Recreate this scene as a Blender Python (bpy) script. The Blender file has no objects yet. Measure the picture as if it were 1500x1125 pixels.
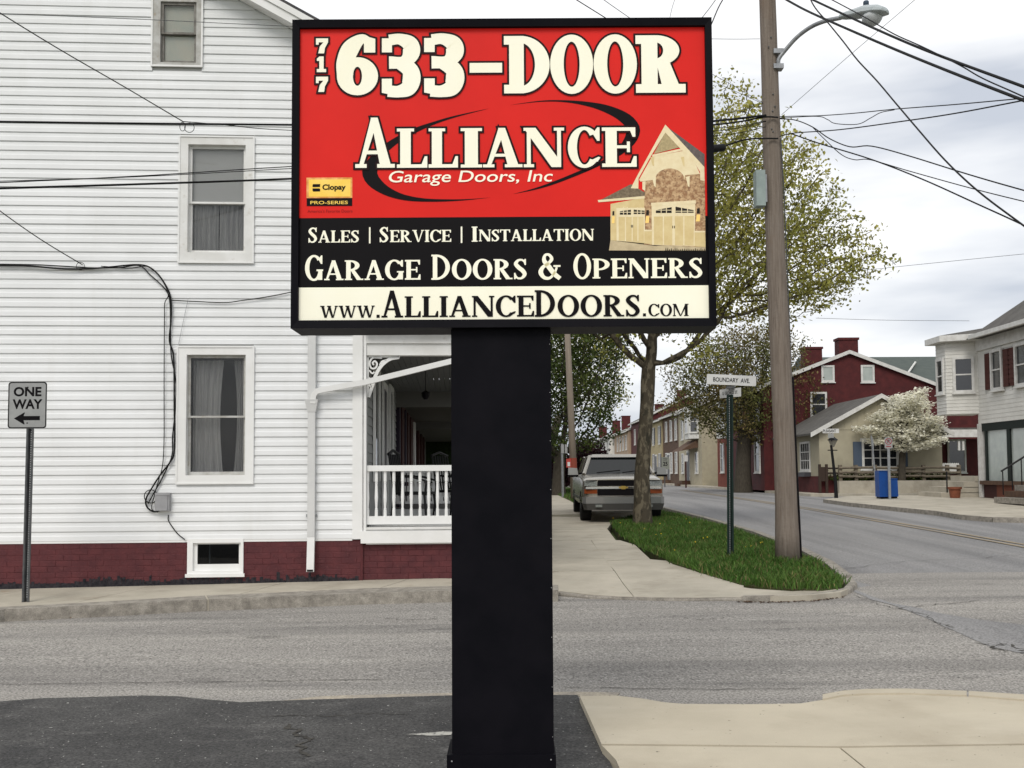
import bpy, bmesh, math, random
import numpy as np
from mathutils import Vector, Matrix

SC = bpy.context.scene
COL = SC.collection
R = math.radians
random.seed(7)
RNG = np.random.default_rng(11)

# ------------------------------------------------------------------ camera
F_PX, CX, CY = 1430.0, 750.0, 620.0          # focal length and principal point, in pixels of a 1500 x 1125 frame
EYE = Vector((0, 0, 1.6))
PITCH, ROLL = R(2.9), R(-0.33)
cam = bpy.data.cameras.new('camera')
cam.sensor_width = 36.0
cam.lens = 36.0 * F_PX / 1500.0
cam.shift_y = (CY - 562.5) / 1500.0
cam.clip_start, cam.clip_end = 0.05, 3000.0
camo = bpy.data.objects.new('camera', cam)
COL.objects.link(camo)
CAMROT = Matrix.Rotation(R(90) + PITCH, 3, 'X') @ Matrix.Rotation(ROLL, 3, 'Z')
camo.matrix_world = Matrix.Translation(EYE) @ CAMROT.to_4x4()
SC.camera = camo

# ------------------------------------------------------------------ world, sun, exposure
SUN_EL, SUN_AZ = R(46), R(196)               # azimuth measured clockwise from +Y
world = bpy.data.worlds.new('World')
SC.world = world
world.use_nodes = True
nt = world.node_tree
nt.nodes.clear()
wo = nt.nodes.new('ShaderNodeOutputWorld')
sky = nt.nodes.new('ShaderNodeTexSky')
sky.sky_type = 'NISHITA'
sky.sun_disc = False
sky.sun_elevation, sky.sun_rotation = SUN_EL, SUN_AZ
sky.dust_density, sky.air_density = 2.0, 1.0
bg1 = nt.nodes.new('ShaderNodeBackground')
bg1.inputs[1].default_value = 0.12
nt.links.new(sky.outputs[0], bg1.inputs[0])
tc = nt.nodes.new('ShaderNodeTexCoord')
mp = nt.nodes.new('ShaderNodeMapping')
mp.inputs['Scale'].default_value = (1.0, 1.0, 4.5)
nt.links.new(tc.outputs['Generated'], mp.inputs[0])
nz = nt.nodes.new('ShaderNodeTexNoise')
nz.inputs['Scale'].default_value = 2.1
nz.inputs['Detail'].default_value = 5
nz.inputs['Roughness'].default_value = 0.5
nt.links.new(mp.outputs[0], nz.inputs[0])
cr = nt.nodes.new('ShaderNodeValToRGB')
cr.color_ramp.elements[0].position, cr.color_ramp.elements[0].color = 0.35, (0.55, 0.585, 0.65, 1)
cr.color_ramp.elements[1].position, cr.color_ramp.elements[1].color = 0.57, (1.0, 1.0, 1.0, 1)
nt.links.new(nz.outputs['Fac'], cr.inputs[0])
bg2 = nt.nodes.new('ShaderNodeBackground')
bg2.inputs[1].default_value = 1.0
nt.links.new(cr.outputs[0], bg2.inputs[0])
mx = nt.nodes.new('ShaderNodeMixShader')
mx.inputs[0].default_value = 0.92
nt.links.new(bg1.outputs[0], mx.inputs[1])
nt.links.new(bg2.outputs[0], mx.inputs[2])
nt.links.new(mx.outputs[0], wo.inputs[0])

sun = bpy.data.lights.new('sun', 'SUN')
sun.energy = 1.5
sun.angle = R(25)
sun.color = (1.0, 0.96, 0.89)
suno = bpy.data.objects.new('sun', sun)
COL.objects.link(suno)
sd = Vector((math.sin(SUN_AZ) * math.cos(SUN_EL), math.cos(SUN_AZ) * math.cos(SUN_EL), math.sin(SUN_EL)))
suno.rotation_euler = sd.to_track_quat('Z', 'Y').to_euler()
suno.location = sd * 60
SC.view_settings.view_transform = 'Standard'
SC.view_settings.look = 'None'
SC.view_settings.gamma = 1.0
SC.view_settings.use_curve_mapping = False
SC.view_settings.exposure = 0.22
SC.cycles.use_denoising = True
SC.cycles.max_bounces = 8
SC.cycles.transparent_max_bounces = 12

# ------------------------------------------------------------------ pixel rays and ground height
def ray(u, v):
    return CAMROT @ Vector(((u - CX) / F_PX, -(v - CY) / F_PX, -1.0))

def at(u, v, d):                              # the point that stands d metres away behind pixel (u, v)
    r = ray(u, v)
    return EYE + r * (d / r.y)

def S(a, b, x):
    t = min(1.0, max(0.0, (x - a) / (b - a)))
    return t * t * (3 - 2 * t)

def g(x, y):                                  # the street rises gently to the right and away
    return 0.012 * min(12.0, max(-5.0, x + 6.5)) * S(7.0, 11.5, y) + 0.35 * S(13.0, 36.0, y)

def ramp_drop(x, y):                          # the walk dips to the roadway at the corner crossing
    return S(-0.9, 0.3, x) * (0.10 - 0.035 * S(2.4, 3.1, x)) * (1 - S(11.8, 14.5, y)) * S(10.5, 11.0, y)

def gp(u, v, off=0.0, dip=False):                        # ground point behind a pixel
    r = ray(u, v)
    z = off
    for _ in range(12):
        t = (z - EYE.z) / r.z
        p = EYE + r * t
        z = g(p.x, p.y) + off - (ramp_drop(p.x, p.y) if dip else 0)
    return Vector((p.x, p.y, z))

# ------------------------------------------------------------------ materials
MATS = {}
def mat(name, col, rough=0.7, col2=None, scale=6.0, detail=4.0, lo=0.35, hi=0.65, bump=0.0, bscale=60.0,
        metal=0.0, spec=0.16, stretch=None, fine=0.0, fscale=200.0, emit=0.0, island=0.0, trans=0.0, layers=(), bdist=0.01):
    if name in MATS:
        return MATS[name]
    m = bpy.data.materials.new(name)
    m.use_nodes = True
    t = m.node_tree
    N, L = t.nodes, t.links
    b = N['Principled BSDF']
    b.inputs['Roughness'].default_value = rough
    b.inputs['Metallic'].default_value = metal
    b.inputs['Specular IOR Level'].default_value = spec
    geo = N.new('ShaderNodeNewGeometry')
    def coords(st):
        if st is None:
            return geo.outputs['Position']
        q = N.new('ShaderNodeMapping')
        q.inputs['Scale'].default_value = st
        L.new(geo.outputs['Position'], q.inputs[0])
        return q.outputs[0]
    def noise(sc, dt, st=None):
        q = N.new('ShaderNodeTexNoise')
        q.inputs['Scale'].default_value = sc
        q.inputs['Detail'].default_value = dt
        q.inputs['Roughness'].default_value = 0.6
        L.new(coords(st), q.inputs['Vector'])
        return q.outputs['Fac']
    def ramp(fac, lo, hi):
        q = N.new('ShaderNodeMapRange')
        q.inputs['From Min'].default_value = lo
        q.inputs['From Max'].default_value = hi
        L.new(fac, q.inputs['Value'])
        return q.outputs['Result']
    def mix(fac, a, c, mode='MIX'):
        q = N.new('ShaderNodeMix')
        q.data_type = 'RGBA'
        q.blend_type = mode
        if isinstance(fac, (int, float)):
            q.inputs[0].default_value = fac
        else:
            L.new(fac, q.inputs[0])
        for k, x in ((6, a), (7, c)):
            if isinstance(x, tuple):
                q.inputs[k].default_value = (*x[:3], 1)
            else:
                L.new(x, q.inputs[k])
        return q.outputs[2]
    cur = tuple(col)
    if col2 is not None:
        cur = mix(ramp(noise(scale, detail, stretch), lo, hi), tuple(col), tuple(col2))
    for (c3, sc, dt, l3, h3, st3, amt) in layers:
        f = ramp(noise(sc, dt, st3), l3, h3)
        q = N.new('ShaderNodeMath'); q.operation = 'MULTIPLY'; q.inputs[1].default_value = amt
        L.new(f, q.inputs[0])
        cur = mix(q.outputs[0], cur, tuple(c3))
    if island:
        q = N.new('ShaderNodeMapRange')
        q.inputs['To Min'].default_value = 1 - island
        q.inputs['To Max'].default_value = 1 + island
        L.new(geo.outputs['Random Per Island'], q.inputs['Value'])
        w = N.new('ShaderNodeCombineColor')
        for k in range(3):
            L.new(q.outputs[0], w.inputs[k])
        cur = mix(1.0, cur, w.outputs[0], 'MULTIPLY')
    if fine:
        q = N.new('ShaderNodeMapRange')
        q.inputs['From Min'].default_value = 0.3
        q.inputs['From Max'].default_value = 0.7
        q.inputs['To Min'].default_value = 1 - fine
        q.inputs['To Max'].default_value = 1 + fine
        L.new(noise(fscale, 2.0), q.inputs['Value'])
        w = N.new('ShaderNodeCombineColor')
        for k in range(3):
            L.new(q.outputs[0], w.inputs[k])
        cur = mix(1.0, cur, w.outputs[0], 'MULTIPLY')
    if isinstance(cur, tuple):
        b.inputs['Base Color'].default_value = (*cur[:3], 1)
    else:
        L.new(cur, b.inputs['Base Color'])
    if emit:
        if isinstance(cur, tuple):
            b.inputs['Emission Color'].default_value = (*cur[:3], 1)
        else:
            L.new(cur, b.inputs['Emission Color'])
        b.inputs['Emission Strength'].default_value = emit
    if bump:
        q = N.new('ShaderNodeBump')
        q.inputs['Strength'].default_value = bump
        q.inputs['Distance'].default_value = bdist
        L.new(noise(bscale, 4.0, stretch if bscale < 0 else None), q.inputs['Height'])
        L.new(q.outputs[0], b.inputs['Normal'])
    if trans:
        tr = N.new('ShaderNodeBsdfTranslucent')
        if isinstance(cur, tuple):
            tr.inputs[0].default_value = (*cur[:3], 1)
        else:
            L.new(cur, tr.inputs[0])
        q = N.new('ShaderNodeMixShader')
        q.inputs[0].default_value = trans
        L.new(b.outputs[0], q.inputs[1])
        L.new(tr.outputs[0], q.inputs[2])
        L.new(q.outputs[0], N['Material Output'].inputs[0])
    MATS[name] = m
    return m

def glass(name, tint=(0.75, 0.8, 0.8), refl=1.0):
    if name in MATS:
        return MATS[name]
    m = bpy.data.materials.new(name)
    m.use_nodes = True
    t = m.node_tree
    N, L = t.nodes, t.links
    N.remove(N['Principled BSDF'])
    tr = N.new('ShaderNodeBsdfTransparent'); tr.inputs[0].default_value = (*tint, 1)
    gl = N.new('ShaderNodeBsdfGlossy'); gl.inputs['Roughness'].default_value = 0.03
    fr = N.new('ShaderNodeFresnel'); fr.inputs[0].default_value = 1.5
    mu = N.new('ShaderNodeMath'); mu.operation = 'MULTIPLY'; mu.inputs[1].default_value = refl; mu.use_clamp = True
    nz = N.new('ShaderNodeTexNoise'); nz.inputs['Scale'].default_value = 2.2
    bp = N.new('ShaderNodeBump'); bp.inputs['Strength'].default_value = 0.05; bp.inputs['Distance'].default_value = 0.02
    geo = N.new('ShaderNodeNewGeometry')
    L.new(geo.outputs['Position'], nz.inputs['Vector'])
    L.new(nz.outputs['Fac'], bp.inputs['Height'])
    L.new(bp.outputs[0], gl.inputs['Normal'])
    mxs = N.new('ShaderNodeMixShader')
    L.new(fr.outputs[0], mu.inputs[0])
    L.new(mu.outputs[0], mxs.inputs[0])
    L.new(tr.outputs[0], mxs.inputs[1])
    L.new(gl.outputs[0], mxs.inputs[2])
    L.new(mxs.outputs[0], N['Material Output'].inputs[0])
    MATS[name] = m
    return m

# ------------------------------------------------------------------ mesh builder
def wm(o):
    m = o.matrix_basis.copy()
    while o.parent:
        o = o.parent
        m = o.matrix_basis @ m
    return m

class MB:
    def __init__(self):
        self.v, self.f, self.m = [], [], []
    def face(self, pts, m=0):
        n = len(self.v)
        self.v += [tuple(p) for p in pts]
        self.f.append(tuple(range(n, n + len(pts))))
        self.m.append(m)
        return self
    def add(self, vs, fs, m=0):
        n = len(self.v)
        self.v += [tuple(p) for p in vs]
        for f in fs:
            self.f.append(tuple(i + n for i in f)); self.m.append(m)
        return self
    BF = [(0, 3, 2, 1), (4, 5, 6, 7), (0, 1, 5, 4), (1, 2, 6, 5), (2, 3, 7, 6), (3, 0, 4, 7)]
    def box(self, x0, x1, y0, y1, z0, z1, m=0):
        return self.add([(x0, y0, z0), (x1, y0, z0), (x1, y1, z0), (x0, y1, z0),
                         (x0, y0, z1), (x1, y0, z1), (x1, y1, z1), (x0, y1, z1)], MB.BF, m)
    def obox(self, o, u, n, a0, a1, b0, b1, z0, z1, m=0):   # box in a frame: a along u, b along n (outward), z up
        P = lambda a, b, z: (o[0] + u[0] * a + n[0] * b, o[1] + u[1] * a + n[1] * b, o[2] + z)
        return self.add([P(a0, b1, z0), P(a1, b1, z0), P(a1, b0, z0), P(a0, b0, z0),
                         P(a0, b1, z1), P(a1, b1, z1), P(a1, b0, z1), P(a0, b0, z1)], MB.BF, m)
    def prism(self, lo, hi, m=0):             # two equal rings of points
        n = len(lo)
        fs = [tuple(range(n - 1, -1, -1)), tuple(range(n, 2 * n))]
        fs += [(i, (i + 1) % n, n + (i + 1) % n, n + i) for i in range(n)]
        return self.add(list(lo) + list(hi), fs, m)
    def tube(self, pts, rad, sides=6, m=0, cap=True):
        pts = [Vector(p) for p in pts]
        if not hasattr(rad, '__len__'):
            rad = [rad] * len(pts)
        n0 = len(self.v)
        prev = None
        for i, p in enumerate(pts):
            t = (pts[min(i + 1, len(pts) - 1)] - pts[max(i - 1, 0)])
            if t.length < 1e-9: t = Vector((0, 0, 1))
            t.normalize()
            if prev is None:
                a = Vector((0, 0, 1)) if abs(t.z) < 0.9 else Vector((1, 0, 0))
                e = t.cross(a).normalized()
            else:
                e = (prev - t * prev.dot(t)).normalized()
            prev = e
            w = t.cross(e)
            for k in range(sides):
                a = 2 * math.pi * k / sides
                self.v.append(tuple(p + (e * math.cos(a) + w * math.sin(a)) * rad[i]))
        for i in range(len(pts) - 1):
            for k in range(sides):
                a, b = n0 + i * sides + k, n0 + i * sides + (k + 1) % sides
                self.f.append((a, b, b + sides, a + sides)); self.m.append(m)
        if cap:
            self.f.append(tuple(n0 + k for k in range(sides - 1, -1, -1))); self.m.append(m)
            e0 = n0 + (len(pts) - 1) * sides
            self.f.append(tuple(e0 + k for k in range(sides))); self.m.append(m)
        return self
    def lathe(self, prof, cx, cy, z0=0.0, sides=12, m=0):   # profile of (radius, z)
        n0 = len(self.v)
        for r, z in prof:
            for k in range(sides):
                a = 2 * math.pi * k / sides
                self.v.append((cx + r * math.cos(a), cy + r * math.sin(a), z0 + z))
        for i in range(len(prof) - 1):
            for k in range(sides):
                a, b = n0 + i * sides + k, n0 + i * sides + (k + 1) % sides
                self.f.append((a, b, b + sides, a + sides)); self.m.append(m)
        self.f.append(tuple(n0 + k for k in range(sides - 1, -1, -1))); self.m.append(m)
        e0 = n0 + (len(prof) - 1) * sides
        self.f.append(tuple(e0 + k for k in range(sides))); self.m.append(m)
        return self
    def build(self, name, mats, parent=None, local=False, smooth=False, tri=False, auto=None):
        me = bpy.data.meshes.new(name)
        vs = self.v
        if parent is not None and not local:
            inv = wm(parent).inverted()
            vs = [tuple(inv @ Vector(p)) for p in vs]
        me.from_pydata(vs, [], self.f)
        if not isinstance(mats, (list, tuple)):
            mats = [mats]
        for q in mats:
            me.materials.append(q)
        if any(self.m):
            me.polygons.foreach_set('material_index', self.m)
        if tri:
            bm = bmesh.new(); bm.from_mesh(me)
            bmesh.ops.triangulate(bm, faces=bm.faces)
            bm.to_mesh(me); bm.free()
        if smooth:
            me.polygons.foreach_set('use_smooth', [True] * len(me.polygons))
        if auto:
            bm = bmesh.new(); bm.from_mesh(me)
            bmesh.ops.remove_doubles(bm, verts=bm.verts, dist=0.0005)
            bmesh.ops.recalc_face_normals(bm, faces=bm.faces)
            for e_ in bm.edges:
                e_.smooth = len(e_.link_faces) == 2 and e_.calc_face_angle(3.0) < R(auto)
            for f_ in bm.faces: f_.smooth = True
            bm.to_mesh(me); bm.free()
        me.update()
        o = bpy.data.objects.new(name, me)
        COL.objects.link(o)
        if parent is not None:
            o.parent = parent
        return o

def tag(o, label=None, cat=None, group=None, kind=None):
    if label: o['label'] = label
    if cat: o['category'] = cat
    if group: o['group'] = group
    if kind: o['kind'] = kind
    return o

def thing(name, label, cat, loc=(0, 0, 0), rz=0.0, group=None):
    o = bpy.data.objects.new(name, None)
    COL.objects.link(o)
    o.empty_display_size = 0.2
    o.matrix_basis = Matrix.Translation(Vector(loc)) @ Matrix.Rotation(rz, 4, 'Z')
    return tag(o, label, cat, group)

def inst(src, parent, M4):                    # one more object on the same mesh
    o = bpy.data.objects.new(src.name.split('.')[0], src.data)
    COL.objects.link(o)
    o.parent = parent
    o.matrix_basis = M4
    return o

def spline(pts, n=8):                         # Catmull-Rom through points of any dimension
    P = [np.array(p, float) for p in pts]
    P = [2 * P[0] - P[1]] + P + [2 * P[-1] - P[-2]]
    out = []
    for i in range(1, len(P) - 2):
        for k in range(n):
            t = k / n
            out.append(0.5 * ((2 * P[i]) + (-P[i - 1] + P[i + 1]) * t + (2 * P[i - 1] - 5 * P[i] + 4 * P[i + 1] - P[i + 2]) * t * t
                              + (-P[i - 1] + 3 * P[i] - 3 * P[i + 1] + P[i + 2]) * t ** 3))
    out.append(P[-2])
    return out

def text_mesh(txt, bold=0.0):
    cu = bpy.data.curves.new('lettering', 'FONT')
    cu.body = txt
    cu.offset = bold
    cu.resolution_u = 4
    o = bpy.data.objects.new('lettering', cu)
    COL.objects.link(o)
    bpy.context.view_layer.update()
    dg = bpy.context.evaluated_depsgraph_get()
    me = bpy.data.meshes.new_from_object(o.evaluated_get(dg))
    vs = np.array([v.co[:2] for v in me.vertices])
    fs = [tuple(p.vertices) for p in me.polygons]
    bpy.data.objects.remove(o)
    bpy.data.meshes.remove(me)
    bpy.data.curves.remove(cu)
    return vs, fs

def put_text(mb, txt, o, u, n, w, h, lift, shear=0.0, m=0, bold=0.0, up=(0, 0, 1)):
    """text filling a w x h box whose lower left corner is o; u along the line, n outward"""
    vs, fs = text_mesh(txt, bold)
    lo, hi = vs.min(0), vs.max(0)
    q = (vs - lo) / (hi - lo)
    pts = []
    for a, b in q:
        x = a * w + shear * (b * h)
        pts.append(tuple(o[k] + u[k] * x + up[k] * b * h + n[k] * lift for k in range(3)))
    mb.add(pts, fs, m)
# ------------------------------------------------------------------ palette
WHITE = mat('white vinyl siding', (0.775, 0.785, 0.79), 0.5, (0.72, 0.73, 0.73), 1.3, layers=(((0.6, 0.59, 0.55), 0.9, 6, 0.55, 0.8, (6, 6, 0.6), 0.25),))
TRIM = mat('white painted trim', (0.76, 0.76, 0.745), 0.5, (0.66, 0.655, 0.63), 3.0, layers=(((0.42, 0.38, 0.30), 7, 6, 0.60, 0.75, None, 0.55),))
TRIM2 = mat('bright white vinyl trim', (0.80, 0.80, 0.79), 0.4, (0.74, 0.74, 0.72), 2.0)
GREYTRIM = mat('weathered grey window trim', (0.50, 0.50, 0.48), 0.6, (0.36, 0.35, 0.32), 9.0, layers=(((0.30, 0.22, 0.12), 12, 5, 0.60, 0.75, None, 0.7),))
BRICKRED = mat('dark red painted brick', (0.112, 0.033, 0.036), 0.55, (0.078, 0.025, 0.029), 7.0, bump=0.5, bscale=45, island=0.10,
               layers=(((0.17, 0.06, 0.06), 14, 5, 0.58, 0.75, None, 0.5),))
MORTAR = mat('painted mortar joint', (0.11, 0.031, 0.034), 0.7, (0.085, 0.025, 0.028), 9.0, bump=0.4, bscale=70)
TAR = mat('black tar coating', (0.012, 0.012, 0.016), 0.5, (0.04, 0.035, 0.04), 20.0, bump=0.6, bscale=60)
CONC = mat('pale concrete', (0.46, 0.42, 0.345), 0.85, (0.36, 0.33, 0.27), 1.2, 6, bump=0.25, bscale=120, fine=0.08, fscale=150,
           layers=(((0.24, 0.21, 0.165), 1.6, 7, 0.52, 0.72, None, 0.6), ((0.24, 0.15, 0.08), 2.2, 6, 0.64, 0.74, None, 0.4), ((0.08, 0.07, 0.06), 30, 3, 0.70, 0.76, None, 0.6)))
CONC2 = mat('warm new concrete', (0.52, 0.465, 0.36), 0.85, (0.45, 0.40, 0.31), 0.9, 6, bump=0.2, bscale=150, fine=0.06, fscale=180,
            layers=(((0.33, 0.28, 0.21), 1.1, 7, 0.50, 0.72, None, 0.55), ((0.58, 0.53, 0.43), 0.8, 7, 0.55, 0.75, (1, 3, 1), 0.4), ((0.08, 0.07, 0.06), 22, 2, 0.72, 0.76, None, 0.8)))
KERB = mat('worn kerb concrete', (0.345, 0.318, 0.275), 0.9, (0.20, 0.183, 0.158), 9.0, 7, bump=0.8, bscale=60, fine=0.22, fscale=90)
ASPH = mat('worn grey asphalt', (0.335, 0.317, 0.29), 0.9, (0.245, 0.231, 0.214), 0.8, 5, lo=0.35, hi=0.7, stretch=(0.22, 1.5, 1.0), bump=0.9, bscale=90, fine=0.5, fscale=55,
           layers=(((0.42, 0.40, 0.37), 42, 2, 0.55, 0.66, None, 0.8), ((0.085, 0.08, 0.075), 36, 2, 0.58, 0.68, None, 0.8),
                   ((0.12, 0.115, 0.11), 0.7, 6, 0.54, 0.72, (0.3, 3.0, 1), 0.55), ((0.40, 0.375, 0.335), 0.5, 6, 0.52, 0.70, (0.25, 2.6, 1), 0.55), ((0.10, 0.095, 0.09), 1.6, 7, 0.60, 0.72, (0.6, 2.0, 1), 0.55), ((0.165, 0.157, 0.148), 0.30, 4, 0.48, 0.62, (0.12, 3.2, 1), 0.4)))
ASPH2 = mat('blue grey asphalt', (0.28, 0.274, 0.27), 0.9, (0.20, 0.197, 0.196), 0.7, 5, lo=0.35, hi=0.7, stretch=(1.6, 0.12, 1.0), bump=0.8, bscale=80, fine=0.4, fscale=45,
            layers=(((0.09, 0.09, 0.09), 45, 2, 0.62, 0.72, None, 0.5), ((0.30, 0.29, 0.28), 0.6, 5, 0.52, 0.72, (2.5, 0.15, 1), 0.5), ((0.28, 0.27, 0.26), 70, 2, 0.58, 0.7, None, 0.4), ((0.14, 0.138, 0.138), 0.35, 5, 0.48, 0.64, (3.0, 0.10, 1), 0.5)))
DRIVE = mat('dark sealed asphalt', (0.056, 0.055, 0.054), 0.8, (0.088, 0.086, 0.083), 0.9, 5, bump=0.8, bscale=100, fine=0.5, fscale=60,
            layers=(((0.22, 0.21, 0.20), 2.2, 6, 0.56, 0.80, (1, 2.5, 1), 0.45), ((0.5, 0.49, 0.46), 38, 2, 0.70, 0.73, None, 0.9), ((0.03, 0.03, 0.032), 1.5, 5, 0.55, 0.7, None, 0.5)))
GUTTER = mat('gritty gutter concrete', (0.42, 0.37, 0.29), 0.9, (0.30, 0.27, 0.23), 6, 6, fine=0.25, fscale=60)
YELLOW = mat('faded yellow road paint', (0.33, 0.26, 0.165), 0.85, (0.24, 0.215, 0.18), 3.0, 6, fine=0.2, fscale=60)
SOIL = mat('lawn soil', (0.055, 0.075, 0.022), 0.95, (0.05, 0.04, 0.02), 5.0, bump=0.6, bscale=40)
GRASS = mat('spring grass', (0.050, 0.115, 0.020), 0.6, (0.085, 0.150, 0.030), 1.5, island=0.5, trans=0.2)
STRAW = mat('dry straw blades', (0.17, 0.14, 0.06), 0.7, island=0.4)
FIELD = mat('rough turf', (0.05, 0.085, 0.025), 0.95, (0.07, 0.08, 0.035), 0.4, bump=0.5, bscale=10)
LEAFLITTER = mat('brown leaf litter', (0.11, 0.06, 0.03), 0.9, (0.05, 0.03, 0.02), 30, island=0.5)
BLACK = mat('black painted aluminium', (0.0045, 0.0045, 0.0065), 0.5, (0.007, 0.0065, 0.009), 4.0, spec=0.05, fine=0.15, fscale=300)
DARK = mat('dark interior', (0.02, 0.02, 0.02), 0.9)
BLACKRUB = mat('black cable sheath', (0.008, 0.008, 0.008), 0.5)
GALV = mat('galvanised steel', (0.36, 0.37, 0.38), 0.45, (0.27, 0.28, 0.29), 12, metal=0.6)
GREYBOX = mat('grey plastic housing', (0.33, 0.33, 0.34), 0.5, (0.27, 0.27, 0.28), 9)
GLASS = glass('window glass', (0.90, 0.90, 0.89), 0.8)
GLASSD = glass('dark window glass', (0.5, 0.53, 0.54), 0.9)

# ------------------------------------------------------------------ ground, streets, kerbs
def dens(pts, step=0.9):
    out = []
    n = len(pts)
    for i in range(n):
        a, b = Vector(pts[i]), Vector(pts[(i + 1) % n])
        k = max(1, int((b - a).length / step))
        for j in range(k):
            out.append(a.lerp(b, j / k))
    return out

def slab(name, pts, off, thick, m, parent=None, step=0.9, jitter=0.0):
    """a sheet or slab whose top follows the ground at the height off"""
    P = dens([Vector((p[0], p[1], 0)) for p in pts], step)
    if jitter:
        P = [p + Vector((random.uniform(-jitter, jitter), random.uniform(-jitter, jitter), 0)) for p in P]
    top = [(p.x, p.y, g(p.x, p.y) + off - (ramp_drop(p.x, p.y) if name in ('slab', 'verge_soil', 'kerb_stone') else 0)) for p in P]
    mb = MB()
    n = len(top)
    if thick > 0:
        mb.prism([(x, y, z - thick) for x, y, z in top], top)
    else:
        mb.face(top)
    return mb.build(name, m, parent, tri=True)

def gx(px, off=0.0, dip=False):               # pixels to ground points
    return [gp(u, v, off, dip) for u, v in px]

def lines(a, b, s):
    n = max(1, int(round((b - a) / s)))
    return [a + (b - a) * i / n for i in range(n + 1)]

def sheet(name, xs, ys, off, m, keep=lambda x, y: True):
    mb = MB()
    idx = {}
    def vid(i, j):
        if (i, j) not in idx:
            idx[(i, j)] = len(mb.v)
            mb.v.append((xs[i], ys[j], g(xs[i], ys[j]) + off))
        return idx[(i, j)]
    for i in range(len(xs) - 1):
        for j in range(len(ys) - 1):
            if keep((xs[i] + xs[i + 1]) / 2, (ys[j] + ys[j + 1]) / 2):
                mb.f.append((vid(i, j), vid(i + 1, j), vid(i + 1, j + 1), vid(i, j + 1))); mb.m.append(0)
    return mb.build(name, m)

XS = [-1500, -600, -200, -80] + lines(-45, 45, 1.5) + [80, 200, 600, 1500]
YS = [-400, -60, -20] + lines(-6, 60, 1.5) + [75, 90, 120, 160, 220, 300, 600, 1500]
tag(sheet('ground', XS, YS, -0.06, FIELD), kind='structure')
tag(sheet('side_street', lines(-45, 45, 1.0), lines(4.5, 14.0, 0.5), 0.0, ASPH), kind='structure')
main_px = [(1252, 867), (1275, 878), (1310, 886), (1352, 902), (1400, 925), (1445, 946), (1500, 958), (1640, 985)]
main_pts = [(p.x, p.y) for p in gx(main_px, 0.004)] + [(14.5, 5.0), (60, 4.5), (60, 13.5), (16, 15.5), (13.4, 20), (13.0, 36), (13.4, 60), (13.4, 100), (12.5, 160), (9, 230),
            (0, 290), (-8, 290), (2, 230), (4.3, 160), (4.6, 100), (4.4, 40), (4.25, 24), (4.1, 13.5)]
tag(slab('main_street', main_pts, 0.004, 0, ASPH2, step=0.25, jitter=0.022), kind='structure')
tag(slab('cross_street', [(13.2, 36.5), (13.2, 42.6), (40, 44.0), (70, 44), (70, 38.5), (40, 38.5), (14.5, 39.4)], 0.002, 0, ASPH2, step=2.0), kind='structure')

# faded double centre line
cl = [gp(u, v, 0.009) for u, v in ((1900, 872), (1660, 829), (1500, 799), (1380, 778), (1250, 756), (1130, 737), (1060, 726.5), (1000, 718))]
cl = [(p.x, p.y) for p in cl]
for s, nm in ((-0.13, 'centre_line'), (0.13, 'centre_line')):
    a = [(x + s - 0.055, y) for x, y in cl]
    b = [(x + s + 0.055, y) for x, y in cl]
    tag(slab(nm, a + b[::-1], 0.009, 0, YELLOW, step=2.0), kind='structure')

# ---- near side: dark driveway on the left, pale pavement on the right
drv_px = [(-420, 1046), (-200, 1036), (0, 1027), (60, 1022.5), (130, 1021), (210, 1018.5), (262, 1020), (300, 1024), (352, 1028.5), (440, 1025), (560, 1021.5), (660, 1018.5), (760, 1018), (846, 1018)]
dp = gx(drv_px, 0.012)
mbp = gp(846, 1018, 0.012)
low = gp(897, 1125, 0.012)
dirv = (low - mbp)
end = low + dirv * 2.6
drv = [(p.x, p.y) for p in dp] + [(low.x, low.y), (end.x, end.y), (end.x, -3.0), (-9, -3.0), (-9, 6.2)]
tag(slab('driveway', drv, 0.012, 0.08, DRIVE, step=0.35, jitter=0.006), kind='structure')
sm = gx([(592, 1075), (625, 1073.5), (662, 1070), (662, 1076.5), (630, 1077)], 0.016)
tag(slab('paint_smear', [(p.x, p.y) for p in sm], 0.0155, 0, mat('worn white paint', (0.42, 0.41, 0.37), 0.85, (0.1, 0.1, 0.1), 18, 6, lo=.5, hi=.62), step=0.05, jitter=0.006), kind='structure')
gut = gx([(400, 1028), (470, 1020), (560, 1016.5), (660, 1014.5), (760, 1013.5), (846, 1013.5), (905, 1014), (906, 1019.5), (846, 1019.5), (760, 1019.5), (660, 1020), (560, 1023), (440, 1026)], 0.008)
tag(slab('gutter_strip', [(p.x, p.y) for p in gut], 0.008, 0.05, GUTTER, step=0.25, jitter=0.014), kind='structure')

pav = bpy.data.objects.new('pavement', None); COL.objects.link(pav); tag(pav, kind='structure')
pe = 0.055
kpx = [(849, 1019), (905, 1019), (940, 1023), (972, 1028.5), (1000, 1031), (1100, 1031.5), (1172, 1030.5), (1200, 1026), (1228, 1020.5), (1262, 1017.5), (1330, 1017), (1420, 1020.5), (1500, 1027), (1640, 1040), (1800, 1058)]
kp = [(p.x, p.y) for p in gx(kpx, pe)]
def cutx(px):
    return [(p.x, p.y) for p in gx(px, pe)]
jl = cutx([(881, 1089.5), (1000, 1090.5), (1220, 1093), (1229, 1093), (1500, 1089), (1800, 1084)])
slab('slab', kp + [jl[5], jl[4], jl[3], jl[2], jl[1], jl[0]], pe, 0.12, CONC2, pav, step=0.5)
c0 = cutx([(882, 1092), (1000, 1093), (1229, 1095.5), (1268, 1127), (1340, 1190)])
e2 = (end.x + 0.02, end.y)
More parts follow.
